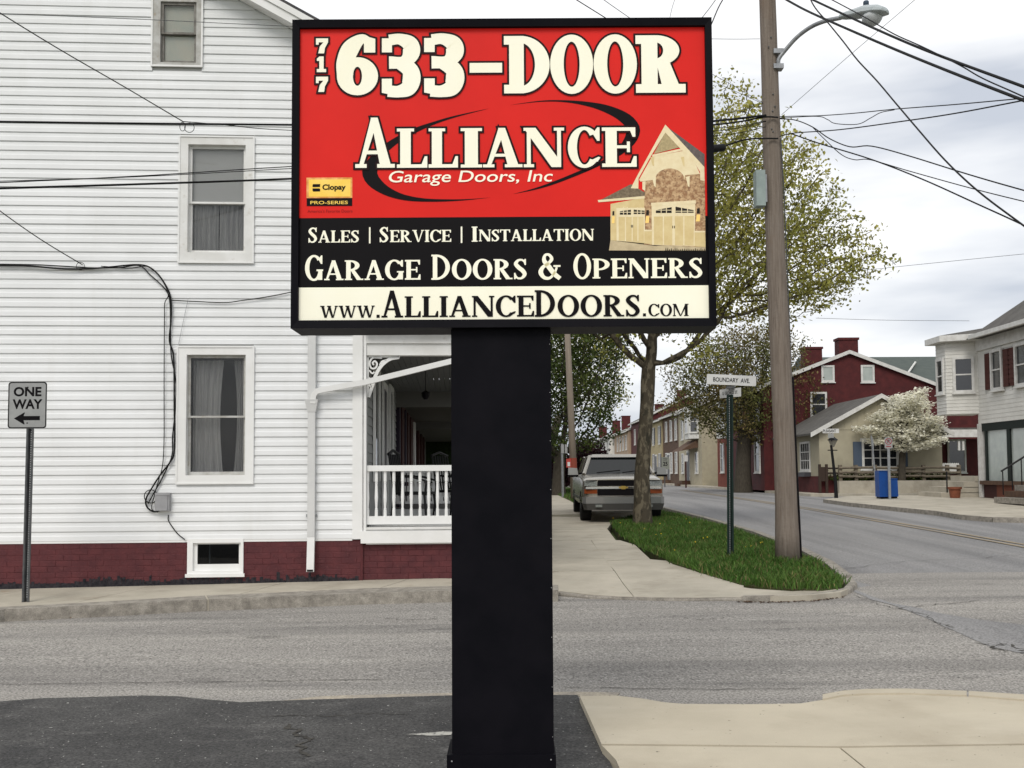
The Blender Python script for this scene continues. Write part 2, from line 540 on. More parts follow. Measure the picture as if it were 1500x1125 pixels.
slab('slab', [c0[0], c0[1], c0[2], c0[3], c0[4], (c0[4][0] + 0.6, -3.0), (e2[0], -3.0), (low.x + 0.02, low.y)], pe, 0.12, CONC2, pav, step=0.5)
c1 = cutx([(1232, 1095.5), (1500, 1091.5), (1800, 1086.5)])
c2 = cutx([(1271, 1127), (1343, 1190)])
slab('slab', [c1[0], c1[1], c1[2], (9, 3.5), (9, -3.0), (c2[1][0] + 0.6, -3.0), c2[1], c2[0]], pe, 0.12, CONC2, pav, step=0.5)
# raised kerb lips on both sides of the dropped crossing
def strip(px_a, px_b, off):
    A, B = gx(px_a, off), gx(px_b, off)
    return [(p.x, p.y) for p in A] + [(p.x, p.y) for p in B[::-1]]
nk = bpy.data.objects.new('near_kerb', None); COL.objects.link(nk); tag(nk, kind='structure')
slab('kerb_stone', strip([(1205, 1017), (1235, 1011.5), (1270, 1009), (1330, 1008.5), (1416, 1012)], [(1205, 1023.5), (1235, 1017.5), (1270, 1015.5), (1330, 1015), (1416, 1018)], 0.066), 0.066, 0.2, CONC2, nk, step=0.3)
slab('kerb_stone', strip([(1419, 1012), (1500, 1017), (1640, 1029), (1800, 1046)], [(1419, 1018), (1500, 1024.5), (1640, 1037), (1800, 1055)], 0.066), 0.066, 0.2, CONC2, nk, step=0.3)

# ---- far side: pavement in front of the white house and round the corner
SW = 0.13
far_front = [(-620, 966), (-300, 934), (0, 893), (80, 889.5), (160, 885.5), (300, 878), (380, 875), (480, 871), (560, 868), (660, 865.5), (760, 864), (822, 866), (860, 870.5), (905, 873.5), (960, 875), (1020, 875.5), (1090, 874.5)]
ff = gx(far_front, SW, True)
ffp = [(p.x, p.y) for p in ff]
fw = bpy.data.objects.new('sidewalk', None); COL.objects.link(fw); tag(fw, kind='structure')
# back edge runs just behind the house wall line
def back_at(x):                               # house wall line (see below), slightly inside
    return 13.03 + (x + 4.4) * math.tan(R(3.5)) + 0.12
def front_at(x):
    for (a, b) in zip(ffp, ffp[1:]):
        if a[0] <= x <= b[0]:
            t = (x - a[0]) / (b[0] - a[0]); return a[1] + (b[1] - a[1]) * t
    return ffp[-1][1]
jx = [-12.0, -9.6, -8.0, -6.45, -4.85, -3.15, -1.55, 0.05]
for a, b in zip(jx, jx[1:]):
    sk = 0.42                                  # the joints run askew to the kerb in the picture
    xs = lines(a + 0.006, b - 0.006, 0.5)
    fr = [(x - sk * 0.5, front_at(x - sk * 0.5)) for x in xs]
    bk = [(x + sk * 0.5, back_at(x + sk * 0.5)) for x in xs]
    slab('slab', fr + bk[::-1], SW, 0.2, CONC, fw, step=0.6)
# corner and the walk along the main street, cut by joints
def q(px):
    return [(p.x, p.y) for p in gx(px, SW, True)]
slab('slab', [(0.07 - 0.21, front_at(-0.14))] + q([(790, 865), (822, 866), (860, 870.5), (905, 873.5), (928, 874.3), (900, 836.5), (820, 837)]) + [(0.30, back_at(0.28))], SW, 0.2, CONC, fw)
slab('slab', q([(929.2, 874.3), (960, 875), (1020, 875.5), (1086, 874.5), (1090, 856), (1030, 836), (985, 822), (950, 819), (887.4, 822), (901, 836.5)]), SW, 0.2, CONC, fw)
slab('slab', q([(1087.2, 874.5), (1140, 873), (1190, 871.5), (1232, 867.5), (1243, 862), (1160, 866), (1100, 862), (1075.4, 858.3)]), SW, 0.2, CONC, fw)
slab('slab', q([(790, 836.3), (899, 836), (886.2, 817.6), (792, 817.6)]), SW, 0.2, CONC, fw)
slab('slab', q([(887.6, 821.2), (952, 818.6), (930, 798), (908, 791.3), (866.6, 791.8)]), SW, 0.2, CONC, fw)
slab('slab', q([(794, 817.1), (885.4, 817.1), (865.6, 791.6), (798, 791.6)]), SW, 0.2, CONC, fw)
slab('slab', q([(800, 791.3), (902, 791.3), (890, 775.4), (802, 775.4)]), SW, 0.2, CONC, fw)
slab('slab', q([(803, 775), (889, 775), (896, 766), (880, 757), (804, 757)]), SW, 0.2, CONC, fw)
slab('slab', [(0.9, 26.8), (2.05, 26.8), (2.1, 33), (1.15, 33)], SW, 0.2, CONC, fw)
slab('slab', [(1.15, 33.03), (2.1, 33.03), (2.0, 60), (1.3, 60)], SW, 0.2, CONC, fw)
slab('slab', [(2.15, 24.2), (4.2, 24.2), (4.3, 30.5), (2.2, 30.5)], SW - 0.03, 0.2, CONC, fw)     # apron under the truck
def kerbrun(px_lo, px_hi, off_hi, parent, segs=2):
    for i in range(0, len(px_lo) - 1, segs):
        j = min(len(px_lo) - 1, i + segs)
        A = gx(px_lo[i:j + 1], 0.0)
        B = gx(px_hi[i:j + 1], off_hi)
        hi = [(p.x, p.y, p.z + 0.004) for p in A]
        mb = MB()
        lo_f = [(p.x, p.y, p.z - 0.06) for p in A]
        n = len(A)
        top_f = [(a.x, a.y, b.z + 0.004) for a, b in zip(A, B)]
        top_b = [(b.x, b.y + 0.10, b.z + 0.004) for b in B]
        bot_b = [(b.x, b.y + 0.10, b.z - 0.2) for b in B]
        rows = [lo_f, top_f, top_b, bot_b]
        # round the nose a little
        top_f2 = [(a[0], a[1] + 0.02, a[2]) for a in top_f]
        nose = [(a[0], a[1], a[2] - 0.02) for a in top_f]
        rows = [lo_f, nose, top_f2, top_b, bot_b]
        for r0, r1 in zip(rows, rows[1:]):
            for k in range(n - 1):
                mb.face([r0[k], r0[k + 1], r1[k + 1], r1[k]])
        mb.face([r[0] for r in rows]); mb.face([r[-1] for r in rows][::-1])
        mb.build('kerb_stone', KERB, parent)
fk = bpy.data.objects.new('far_kerb', None); COL.objects.link(fk); tag(fk, kind='structure')
hi_px = [(-620, 968), (-300, 936), (-100, 909), (0, 895), (150, 888), (299, 880), (302, 880), (420, 875.5), (540, 870.5), (660, 867.5), (740, 866), (818, 866.5)]
lo_px = [(-620, 989), (-300, 953), (-100, 923), (0, 907.5), (150, 899), (299, 889.5), (302, 889.5), (420, 884), (540, 878), (660, 874.5), (740, 873), (818, 873)]
for sl in ((0, 4), (3, 6), (6, 9), (8, 12)):
    kerbrun(lo_px[sl[0]:sl[1]], hi_px[sl[0]:sl[1]], SW, fk, 9)
# dropped, then rounded corner kerb
kerbrun([(819, 873), (860, 877), (905, 878.5), (960, 880), (1020, 880.5), (1088, 880)], [(819, 868), (860, 873.5), (905, 876), (960, 877.5), (1020, 878), (1088, 876.5)], 0.032, fk, 9)
kerbrun([(1090, 880.5), (1140, 881), (1190, 879), (1225, 875), (1246, 869.5), (1256, 862), (1248, 853)], [(1090, 875.5), (1140, 874), (1190, 871.5), (1222, 868), (1240, 863), (1245, 857.5), (1236, 851)], SW - 0.065, fk, 3)
mk = bpy.data.objects.new('street_kerb', None); COL.objects.link(mk); tag(mk, kind='structure')
vr_edge = [(1242, 852), (1215, 834), (1175, 813), (1110, 787), (1040, 766), (990, 753), (962, 746)]
A = gx(vr_edge, 0.0)
for i in range(0, len(A) - 1, 2):
    pts = A[i:i + 3]
    slab('kerb_stone', [(p.x + 0.06, p.y) for p in pts] + [(p.x - 0.09, p.y) for p in pts[::-1]], SW - 0.01, 0.22, KERB, mk)
slab('kerb_stone', [(4.30, 30.5), (4.44, 30.5), (4.6, 60), (4.45, 60)], SW, 0.22, KERB, mk)
slab('kerb_stone', [(4.45, 60.02), (4.6, 60.02), (4.6, 150), (4.4, 150)], SW, 0.22, KERB, mk)

# grass verge at the corner and lawn further up the street
verge_px = [(897, 766), (906, 780), (936, 800), (969, 816), (986, 824), (1022, 836), (1082, 854), (1110, 859), (1160, 862.5), (1205, 863), (1230, 860), (1236, 852), (1210, 834), (1170, 813), (1106, 787), (1036, 766), (985, 754), (962, 750), (930, 757)]
vp = gx(verge_px, SW + 0.02, True)
verge = [(p.x, p.y) for p in vp]
tag(slab('verge_soil', verge, SW + 0.015, 0.2, SOIL, step=0.5), kind='structure')
lawn = [(2.08, 31.0), (4.3, 31.0), (4.45, 58), (2.0, 58)]
lawn2 = [(-1.5, 29.5), (1.0, 29.5), (1.3, 60), (-3, 60)]
tag(slab('lawn_soil', lawn, SW + 0.01, 0.2, SOIL), kind='structure')
tag(slab('yard_soil', lawn2, SW + 0.01, 0.2, SOIL), kind='structure')

def inside(poly, x, y):
    c = False
    n = len(poly)
    for i in range(n):
        (x1, y1), (x2, y2) = poly[i], poly[(i + 1) % n]
        if (y1 > y) != (y2 > y) and x < (x2 - x1) * (y - y1) / (y2 - y1) + x1:
            c = not c
    return c

def grass(name, poly, off, n, h0, h1, label, clump=1.0):
    xs = [p[0] for p in poly]; ys = [p[1] for p in poly]
    mb = MB()
    k = 0
    while k < n:
        x, y = random.uniform(min(xs), max(xs)), random.uniform(min(ys), max(ys))
        if not inside(poly, x, y): continue
        x += random.gauss(0, 0.035); y += random.gauss(0, 0.06)
        if math.sin(x * 5.3 + 2.0 * math.sin(y * 1.9)) * math.sin(y * 4.1 - x * 2.2) > 0.80 and random.random() < 0.8: continue
        k += 1
        z = g(x, y) + off - ramp_drop(x, y)
        tall = 0.55 + 0.45 * math.sin(x * 3.1 + 1.3 * math.sin(y * 2.3)) * math.sin(y * 1.7 + x)
        h = random.uniform(h0, h1) * (0.55 + 0.6 * tall)
        a = random.uniform(0, 6.283); w = random.uniform(0.004, 0.010)
        lx, ly = random.gauss(0, h * 0.45), random.gauss(0, h * 0.45)
        dx, dy = math.cos(a) * w, math.sin(a) * w
        n0 = len(mb.v)
        mb.v += [(x - dx, y - dy, z), (x + dx, y + dy, z), (x + lx * .4 + dx * .7, y + ly * .4 + dy * .7, z + h * .6), (x + lx * .4 - dx * .7, y + ly * .4 - dy * .7, z + h * .6), (x + lx, y + ly, z + h)]
        mb.f += [(n0, n0 + 1, n0 + 2, n0 + 3), (n0 + 3, n0 + 2, n0 + 4)]; q_ = 1 if random.random() < 0.09 else 0; mb.m += [q_, q_]
    o = mb.build(name, [GRASS, STRAW])
    return tag(o, label, 'grass', kind='stuff')
grass('grass', verge, SW + 0.012, 42000, 0.07, 0.15, 'long green grass on the corner verge round the utility pole')
grass('grass', lawn, SW + 0.008, 9000, 0.07, 0.16, 'green grass strip behind the parked pickup truck')
grass('grass', lawn2, SW + 0.008, 7000, 0.07, 0.16, 'green lawn strip left of the far sidewalk')
# dandelions scattered in the verge
mb = MB()
for _ in range(24):
    while True:
        x, y = random.uniform(1.5, 4.4), random.uniform(11.5, 24)
        if inside(verge, x, y): break
    z = g(x, y) + SW + random.uniform(0.08, 0.14)
    s = random.uniform(0.008, 0.014)
    mb.lathe([(0.002, -0.012), (s, 0.0), (s * 0.6, s * 0.7), (0.002, s)], x, y, z, 6)
tag(mb.build('dandelion_flowers', mat('dandelion yellow', (0.65, 0.45, 0.02), 0.7)), 'small yellow dandelion heads dotted in the corner grass', 'flowers', kind='stuff')
# leaf litter along the kerb foot
mb = MB()
for _ in range(900):
    u = random.uniform(-100, 300) if random.random() < 0.75 else random.uniform(1080, 1240)
    if u < 301:
        t = (u + 100) / 400
        v = np.interp(u, [-100, 0, 150, 300], [923.5, 908, 899.5, 890]) + abs(random.gauss(0, 1.3))
    else:
        v = np.interp(u, [1080, 1140, 1190, 1225, 1246], [881, 881.6, 879.6, 875.6, 870]) + abs(random.gauss(0, 0.9))
    p = gp(u, v, 0.004)
    s = random.uniform(0.008, 0.02); a = random.uniform(0, 6.28)
    c, d = math.cos(a) * s, math.sin(a) * s
    tz = random.uniform(0, 0.012)
    mb.face([(p.x - c, p.y - d, p.z), (p.x + d * .6, p.y - c * .6, p.z + tz), (p.x + c, p.y + d, p.z + 0.003), (p.x - d * .6, p.y + c * .6, p.z + tz)])
tag(mb.build('leaf_litter', LEAFLITTER), 'brown dead leaves lying along the kerb foot', 'leaves', kind='stuff')

# right-hand plaza across the main street
plaza_px = [(1206, 731.5), (1240, 736), (1290, 741), (1370, 748.5), (1405, 754), (1450, 757.5), (1500, 758.5), (1700, 771)]
pz = gx(plaza_px, 0.12)
plz = [(p.x, p.y) for p in pz] + [(60, 24.0), (60, 38.2), (19.5, 38.2), (15.6, 38.6), (13.3, 38.4)]
tag(slab('plaza', plz, 0.12, 0.2, CONC, step=1.5), kind='structure')
pk = bpy.data.objects.new('plaza_kerb', None); COL.objects.link(pk); tag(pk, kind='structure')
for i in range(len(pz) - 1):
    a, b = pz[i], pz[i + 1]
    dd = (b - a).normalized() * 0.01
    slab('kerb_stone', [(a.x + dd.x, a.y + dd.y - 0.13), (b.x - dd.x, b.y - dd.y - 0.13), (b.x - dd.x, b.y - dd.y + 0.03), (a.x + dd.x, a.y + dd.y + 0.03)], 0.125, 0.25, KERB, pk, step=1.0)
# far walk on the other side of the cross street and along the row of houses
tag(slab('far_walk', [(12.9, 42.3), (13.3, 42.0), (40, 43.4), (40, 44.9), (14.2, 44.4), (13.9, 60), (13.5, 110), (12.8, 160), (12.0, 160), (12.7, 110), (12.9, 60)], 0.12, 0.2, CONC, step=2.0), kind='structure')

# cracks, seams and a pothole in the paving
CRACK = mat('crack filler and dirt', (0.045, 0.042, 0.038), 0.95, (0.08, 0.075, 0.065), 20)
def crack(px, w, off=0.007, wob=0.03, name='road_crack'):
    P = gx(px, off)
    q_ = [Vector(p) for p in spline([tuple(p) for p in P], 8)]
    L, Rr = [], []
    for i, p in enumerate(q_):
        d = q_[min(i + 1, len(q_) - 1)] - q_[max(i - 1, 0)]; d.z = 0; d.normalize()
        nn = Vector((-d.y, d.x, 0)); c = p + nn * random.gauss(0, wob); ww = w * random.uniform(.25, 1.2) * (0.25 if i in (0, len(q_) - 1) else 1)
        L.append((c + nn * ww).to_tuple()); Rr.append((c - nn * ww).to_tuple())
    mb = MB()
    for i in range(len(q_) - 1): mb.face([L[i], L[i + 1], Rr[i + 1], Rr[i]])
    return tag(mb.build(name, CRACK), kind='structure')
crack([(1252, 872), (1290, 885), (1340, 896), (1375, 911), (1395, 921)], .008)
crack([(1425, 941), (1452, 944), (1474, 943), (1490, 949), (1512, 957), (1560, 965)], .016, wob=.04)
crack([(1450, 945), (1462, 951), (1478, 953)], .018)
crack([(1300, 893), (1330, 889), (1380, 884), (1440, 879)], .007)
crack([(-40, 1003), (120, 1001), (300, 998), (480, 996), (660, 994)], .006, wob=.015)
crack([(820, 1006), (930, 1008), (1050, 1009), (1180, 1008)], .006, wob=.015)
crack([(1150, 838), (1240, 832), (1330, 822), (1420, 818), (1500, 812)], .009, off=.009)
crack([(1000, 905), (1030, 907), (1062, 904)], .010)
crack([(560, 905), (600, 907), (640, 906)], .009)
crack([(420, 1060), (440, 1075), (446, 1090), (440, 1110)], .02, off=.016)
crack([(380, 1049), (430, 1047), (520, 1046), (600, 1044)], .006, off=.016)
# ------------------------------------------------------------------ serif glyphs (cap height 1), made of overlapping pieces
def P_(*pts): return ('p', [tuple(p) for p in pts])
def B_(x0, y0, x1, y1): return ('p', [(x0, y0), (x1, y0), (x1, y1), (x0, y1)])
def R_(cx, cy, ro, ri, a0=0, a1=360, icx=0.0): return ('r', cx, cy, ro, ri, a0, a1, icx)
def S_(pts): return ('s', pts)                # control points (x, y, width)

def glyph(ch, s=0.21, t=0.075, h=0.09, v=0.075):
    """pieces and width; s stem, t serif thickness, h thin stroke, v serif overhang"""
    if ch == 'A':
        w = 0.62 + s
        ax = w * 0.47
        return [P_((ax - 0.06, 1.0), (v, 0.0), (v + h, 0.0), (ax + 0.03, 0.80)), P_((ax - 0.07, 1.0), (w - v - s * 1.05, 0.0), (w - v, 0.0), (ax + 0.08, 1.0)),
                B_(0.19, 0.27, w - 0.22, 0.27 + h * 0.85), B_(0, 0, 2 * v + h + 0.02, t), B_(w - 2 * v - s * 1.05, 0, w, t)], w
    if ch == 'L':
        w = 0.42 + s
        return [B_(v, 0, v + s, 1), B_(0, 1 - t, 2 * v + s, 1), B_(0, 0, w, t * 1.15), P_((w - 0.15, 0.0), (w, 0.0), (w, 0.29), (w - 0.055, 0.29))], w
    if ch == 'I':
        w = s + 2 * v
        return [B_(v, 0, v + s, 1), B_(0, 1 - t, w, 1), B_(0, 0, w, t)], w
    if ch == 'N':
        w = 0.66 + s
        return [B_(v, 0, v + h, 1), B_(w - v - h, 0, w - v, 1), P_((0.0, 1.0), (w - v - h * 1.0 - s * 0.55, 0.0), (w - v, 0.0), (w - v, 0.12), (v + s * 0.85, 1.0)),
                B_(0, 0, 2 * v + h, t), B_(w - 2 * v - h, 1 - t, w, 1), B_(0, 1 - t, v + h, 1)], w
    if ch in 'CG':
        w = 0.56 + s
        rx = w * 0.52
        pcs = [R_(rx, 0.5, (rx, 0.52), (rx - s, 0.52 - h), 42, 318 if ch == 'C' else 330), P_((w - 0.06, 0.66), (w, 0.66), (w, 1.0), (w - 0.055, 1.0), (w - 0.17, 0.84))]
        if ch == 'C':
            pcs.append(P_((w - 0.19, 0.10), (w - 0.05, 0.14), (w + 0.015, 0.24), (w - 0.03, 0.26), (w - 0.2, 0.18)))
        else:
            pcs += [B_(w - s * 0.95, 0.02, w, 0.44), B_(w - s - v, 0.44 - t, w + v * 0.6, 0.44)]
            w += v * 0.6
        return pcs, w
    if ch == 'E':
        w = 0.46 + s
        return [B_(v, 0, v + s, 1), B_(0, 0, w, t * 1.15), B_(0, 1 - t * 1.15, w - 0.02, 1), B_(v, 0.47, w - 0.14, 0.47 + t), P_((w - 0.14, 0), (w, 0), (w, 0.27), (w - 0.055, 0.27)),
                P_((w - 0.02, 1), (w - 0.15, 1), (w - 0.075, 0.76), (w - 0.02, 0.76)), B_(w - 0.19, 0.37, w - 0.13, 0.64)], w
    if ch == 'S':
        w = 0.40 + s * 0.75
        return [S_([(w - 0.06, 0.80, h * 0.8), (w * 0.66, 0.945, h * 1.05), (w * 0.36, 0.93, h * 1.3), (w * 0.17, 0.76, s * 0.86), (w * 0.40, 0.57, s * 1.0), (w * 0.68, 0.42, s * 1.0), (w * 0.83, 0.24, s * 0.86), (w * 0.62, 0.06, h * 1.3), (w * 0.30, 0.055, h * 1.05), (0.05, 0.22, h * 0.8)]),
                P_((w - 0.09, 0.70), (w - 0.035, 0.70), (w - 0.035, 1.0), (w - 0.09, 1.0), (w - 0.14, 0.88)), P_((0.015, 0.0), (0.07, 0.0), (0.13, 0.12), (0.07, 0.31), (0.015, 0.31))], w
    if ch == 'R':
        w = 0.56 + s
        return [B_(v, 0, v + s, 1), B_(0, 0, 2 * v + s, t), B_(0, 1 - t, v + s, 1), R_(v + s * 0.9, 0.735, (0.33 + s * 0.3, 0.265), (0.33 + s * 0.3 - s, 0.265 - h), -90, 90),
                P_((v + s * 0.9, 0.47), (w - 0.04, 0.0), (w - 0.04 - s * 1.15, 0.0), (v + s * 0.8, 0.30)) if False else P_((w - s * 1.25, 0.0), (w - 0.03, 0.0), (v + s * 1.75, 0.53), (v + s * 0.95, 0.50)), B_(w - s * 1.25, 0, w + 0.03, t)], w + 0.03
    if ch == 'P':
        w = 0.50 + s
        return [B_(v, 0, v + s, 1), B_(0, 0, 2 * v + s, t), B_(0, 1 - t, v + s, 1), R_(v + s * 0.9, 0.705, (w - v - s * 0.9, 0.295), (w - v - s * 1.9, 0.295 - h), -90, 90)], w
    if ch == 'D':
        w = 0.60 + s
        return [B_(v, 0, v + s, 1), B_(0, 0, v + s, t), B_(0, 1 - t, v + s, 1), R_(v + s * 0.8, 0.5, (w - v - s * 0.8, 0.5), (w - v - s * 1.8, 0.5 - h), -90, 90)], w
    if ch == 'O':
        w = 0.62 + s
        return [R_(w / 2, 0.5, (w / 2, 0.52), (w / 2 - s, 0.52 - h), 0, 360)], w
    if ch == 'V':
        w = 0.62 + s
        return [P_((v, 1), (v + s, 1), (w * 0.52 + s * 0.25, 0.0), (w * 0.52 - s * 0.3, 0.0)), P_((w - v - h, 1), (w - v, 1), (w * 0.52 + s * 0.25, 0.0), (w * 0.52 - 0.01, 0.0)), B_(0, 1 - t, 2 * v + s, 1), B_(w - 2 * v - h, 1 - t, w, 1)], w
    if ch == 'T':
        w = 0.54 + s
        return [B_(w / 2 - s / 2, 0, w / 2 + s / 2, 1), B_(w / 2 - s / 2 - v, 0, w / 2 + s / 2 + v, t), B_(0, 1 - t * 1.1, w, 1), P_((0, 0.74), (0.055, 0.74), (0.13, 1.0), (0, 1.0)), P_((w - 0.055, 0.74), (w, 0.74), (w, 1.0), (w - 0.13, 1.0))], w
    if ch == 'W':
        w = 1.02 + s
        a = w * 0.30; b = w * 0.70; mtop = w * 0.5
        return [P_((v, 1), (v + s * .85, 1), (a + s * .35, 0), (a - s * .3, 0)), P_((mtop - h * .3, 1), (mtop + h * .7, 1), (a + s * .35, 0), (a, 0)), P_((mtop - s * .45, 1), (mtop + s * .4, 1), (b + s * .35, 0), (b - s * .3, 0)),
                P_((w - v - h, 1), (w - v, 1), (b + s * .35, 0), (b, 0)), B_(0, 1 - t, 2 * v + s * .8, 1), B_(mtop - s * .6, 1 - t, mtop + s * .6, 1), B_(w - 2 * v - h, 1 - t, w, 1)], w
    if ch == 'M':
        w = 0.88 + s
        mid = w * 0.47
        return [B_(v, 0, v + h, 1), B_(w - v - s, 0, w - v, 1), P_((v * .4, 1), (v + s * .9, 1), (mid + s * .3, 0.0), (mid - s * .15, 0.0)), P_((w - v - s * .8, 1), (w - v, 1), (mid + s * .3, 0.0), (mid, 0.0)),
                B_(0, 0, 2 * v + h, t), B_(w - 2 * v - s, 0, w, t), B_(w - v - s, 1 - t, w, 1), B_(0, 1 - t, v + h, 1)], w
    if ch == '&':
        w = 0.66 + s
        return [S_([(w - 0.02, 0.02, s * .85), (w * 0.72, 0.20, s * .95), (w * 0.45, 0.50, s), (w * 0.26, 0.72, s * .85), (w * 0.30, 0.92, h * 1.2), (w * 0.48, 0.94, h * 1.2), (w * 0.60, 0.78, s * .7), (w * 0.44, 0.60, h * 1.3), (w * 0.20, 0.46, h * 1.6), (w * 0.10, 0.26, s * .95), (w * 0.26, 0.06, h * 1.6), (w * 0.52, 0.05, h * 1.2), (w * 0.74, 0.26, h), (w * 0.83, 0.46, h)]),
                B_(w * 0.68, 0.47, w, 0.47 + t)], w
    if ch == '.':
        return [B_(0, 0, 1, 1)], 1.0
    if ch == '-':
        return [B_(0, 0, 1, 1)], 1.0
    if ch == '|':
        return [B_(0, 0, 1, 1)], 1.0
    if ch == '6':
        return [R_(0.365, 0.315, (0.365, 0.325), (0.365 - s, 0.325 - h * 1.3), 0, 360), S_([(0.62, 0.86, h), (0.45, 0.955, h * 1.3), (0.25, 0.80, s * 1.05), (0.145, 0.56, s * 1.05), (0.145, 0.33, s * 1.02)]),
                P_((0.48, 0.72), (0.68, 0.72), (0.68, 0.955), (0.55, 0.99), (0.40, 0.985), (0.48, 0.86))], 0.74
    if ch == '3':
        return [S_([(0.12, 0.93, h * 1.5), (0.30, 0.945, h * 1.5), (0.47, 0.86, s * 0.95), (0.49, 0.70, s * 1.0), (0.37, 0.555, h * 1.6), (0.12, 0.545, h * 1.7)]), S_([(0.28, 0.545, h * 1.6), (0.46, 0.43, s * 0.95), (0.50, 0.27, s * 1.05), (0.44, 0.11, s * 0.95), (0.28, 0.05, h * 1.6), (0.10, 0.06, h * 1.6)]),
                B_(0.0, 0.72, 0.17, 0.96), P_((0.0, 0.03), (0.17, -0.005), (0.17, 0.27), (0.0, 0.27))], 0.66
    if ch == '7':
        return [B_(0.0, 0.74, 0.62, 1.0), B_(0.0, 0.58, 0.14, 1.0), P_((0.12, 0), (0.42, 0), (0.46, 0.36), (0.62, 0.74), (0.62, 0.9), (0.42, 0.80), (0.2, 0.46))], 0.62
    if ch == '1':
        return [B_(0.16, 0, 0.44, 1.0), B_(0.0, 0, 0.60, 0.2), P_((0.0, 0.72), (0.2, 0.72), (0.3, 1.0), (0.16, 1.0), (0.0, 0.86))], 0.60
    return [], 0.4

def area2(p):
    return sum(p[i][0] * p[(i + 1) % len(p)][1] - p[(i + 1) % len(p)][0] * p[i][1] for i in range(len(p)))

def grow(poly, w):
    p = [np.array(x, float) for x in poly]
    if area2(poly) < 0: p = p[::-1]
    if w == 0: return [tuple(x) for x in p]
    out = []
    n = len(p)
    for i in range(n):
        a, b, c = p[i - 1], p[i], p[(i + 1) % n]
        d1, d2 = b - a, c - b
        n1 = np.array([d1[1], -d1[0]]) / (np.linalg.norm(d1) + 1e-9)
        n2 = np.array([d2[1], -d2[0]]) / (np.linalg.norm(d2) + 1e-9)
        q = n1 + n2
        k = 1 + float(n1 @ n2)
        if k < 0.35: k = 0.35
        out.append(tuple(b + q * w / k))
    return out

def piece_faces(pc, w=0.0, fx=None):
    """faces (lists of 2-D points in output units); fx maps glyph units to output units; w grows in output units"""
    F = []
    if pc[0] == 'p':
        F.append(grow([fx(p) for p in pc[1]], w))
    elif pc[0] == 'r':
        _, cx, cy, ro, ri, a0, a1, icx = pc
        c = np.array(fx((cx, cy)))
        ex = np.array(fx((cx + 1, cy)))[0] - c[0]
        ey = np.array(fx((cx, cy + 1)))[1] - c[1]
        RO = (ro[0] * ex + w, ro[1] * ey + w)
        RI = (max(ri[0] * ex - w, 0.0004), max(ri[1] * ey - w, 0.0004))
        if a1 - a0 < 359:
            da = math.degrees(w / max(RO)) * 1.2
            a0, a1 = a0 - da, a1 + da
        n = 40
        for i in range(n):
            t0, t1 = R(a0 + (a1 - a0) * i / n), R(a0 + (a1 - a0) * (i + 1) / n)
            F.append([(c[0] + RO[0] * math.cos(t0), c[1] + RO[1] * math.sin(t0)), (c[0] + RO[0] * math.cos(t1), c[1] + RO[1] * math.sin(t1)),
                      (c[0] + RI[0] * math.cos(t1), c[1] + RI[1] * math.sin(t1)), (c[0] + RI[0] * math.cos(t0), c[1] + RI[1] * math.sin(t0))])
    else:
        q = spline(pc[1], 9)
        q = [np.array(x) for x in q]
        C = [np.array(fx((x[0], x[1]))) for x in q]
        ex = abs(fx((1, 0))[0] - fx((0, 0))[0]); ey = abs(fx((0, 1))[1] - fx((0, 0))[1])
        L, Rr = [], []
        for i in range(len(C)):
            d = C[min(i + 1, len(C) - 1)] - C[max(i - 1, 0)]
            d = d / (np.linalg.norm(d) + 1e-9)
            nn = np.array([-d[1], d[0]])
            sc = math.hypot(nn[0] * ex, nn[1] * ey)
            hw = q[i][2] * sc / 2 + w
            c = C[i]
            if w and i == 0: c = c - d * w
            if w and i == len(C) - 1: c = c + d * w
            L.append(tuple(c + nn * hw)); Rr.append(tuple(c - nn * hw))
        for i in range(len(C) - 1):
            F.append([L[i], L[i + 1], Rr[i + 1], Rr[i]])
    return F

# ------------------------------------------------------------------ the pylon sign
SD = 5.0                                       # distance of the printed face
sgn = at(735, 1140, 5.12)
sign = thing('pylon_sign', 'large black pylon sign with red garage door advertisement on a wide post', 'sign', (sgn.x, 5.13, 0.012))
def sp(u, v):                                  # pixel to (x, z) on the printed face
    p = at(u, v, SD)
    return p.x, p.z
RED = mat('red printed face', (0.66, 0.020, 0.015), 0.35, (0.58, 0.017, 0.013), 1.2, spec=0.12, emit=0.14)
CREAM = mat('cream printed lettering', (0.86, 0.83, 0.66), 0.4, (0.88, 0.86, 0.72), 1.6, spec=0.2, emit=0.14)
INK = mat('black printed ink', (0.005, 0.004, 0.005), 0.5, spec=0.10)
INKO = mat('dark brown outline ink', (0.014, 0.003, 0.004), 0.5, spec=0.12)
xl, xr = (sp(428.6, 260)[0], sp(1044.5, 255)[0])
zt, zb = sp(735, 30.5)[1], sp(735, 480.5)[1]
xli, xri = sp(438.8, 260)[0], sp(1035.0, 255)[0]
zti, zbi = sp(735, 41.5)[1], sp(735, 468.5)[1]
mb = MB()
mb.box(xl, xr, SD + 0.006, SD + 0.235, zb, zt)
mb.build('cabinet', BLACK, sign)
mb = MB()                                     # retaining frame, four mitred bars
for (a, b, c, d) in ((( xl, zt), (xr, zt), (xri, zti), (xli, zti)), ((xr, zt), (xr, zb), (xri, zbi), (xri, zti)), ((xr, zb), (xl, zb), (xli, zbi), (xri, zbi)), ((xl, zb), (xl, zt), (xli, zti), (xli, zbi))):
    lo = [(p[0], SD + 0.004, p[1]) for p in (a, b, c, d)]
    hi = [(p[0], SD - 0.028, p[1]) for p in (a, b)] + [(p[0], SD - 0.022, p[1]) for p in (c, d)]
    mb.prism(lo, hi)
mb.build('retainer_frame', BLACK, sign)
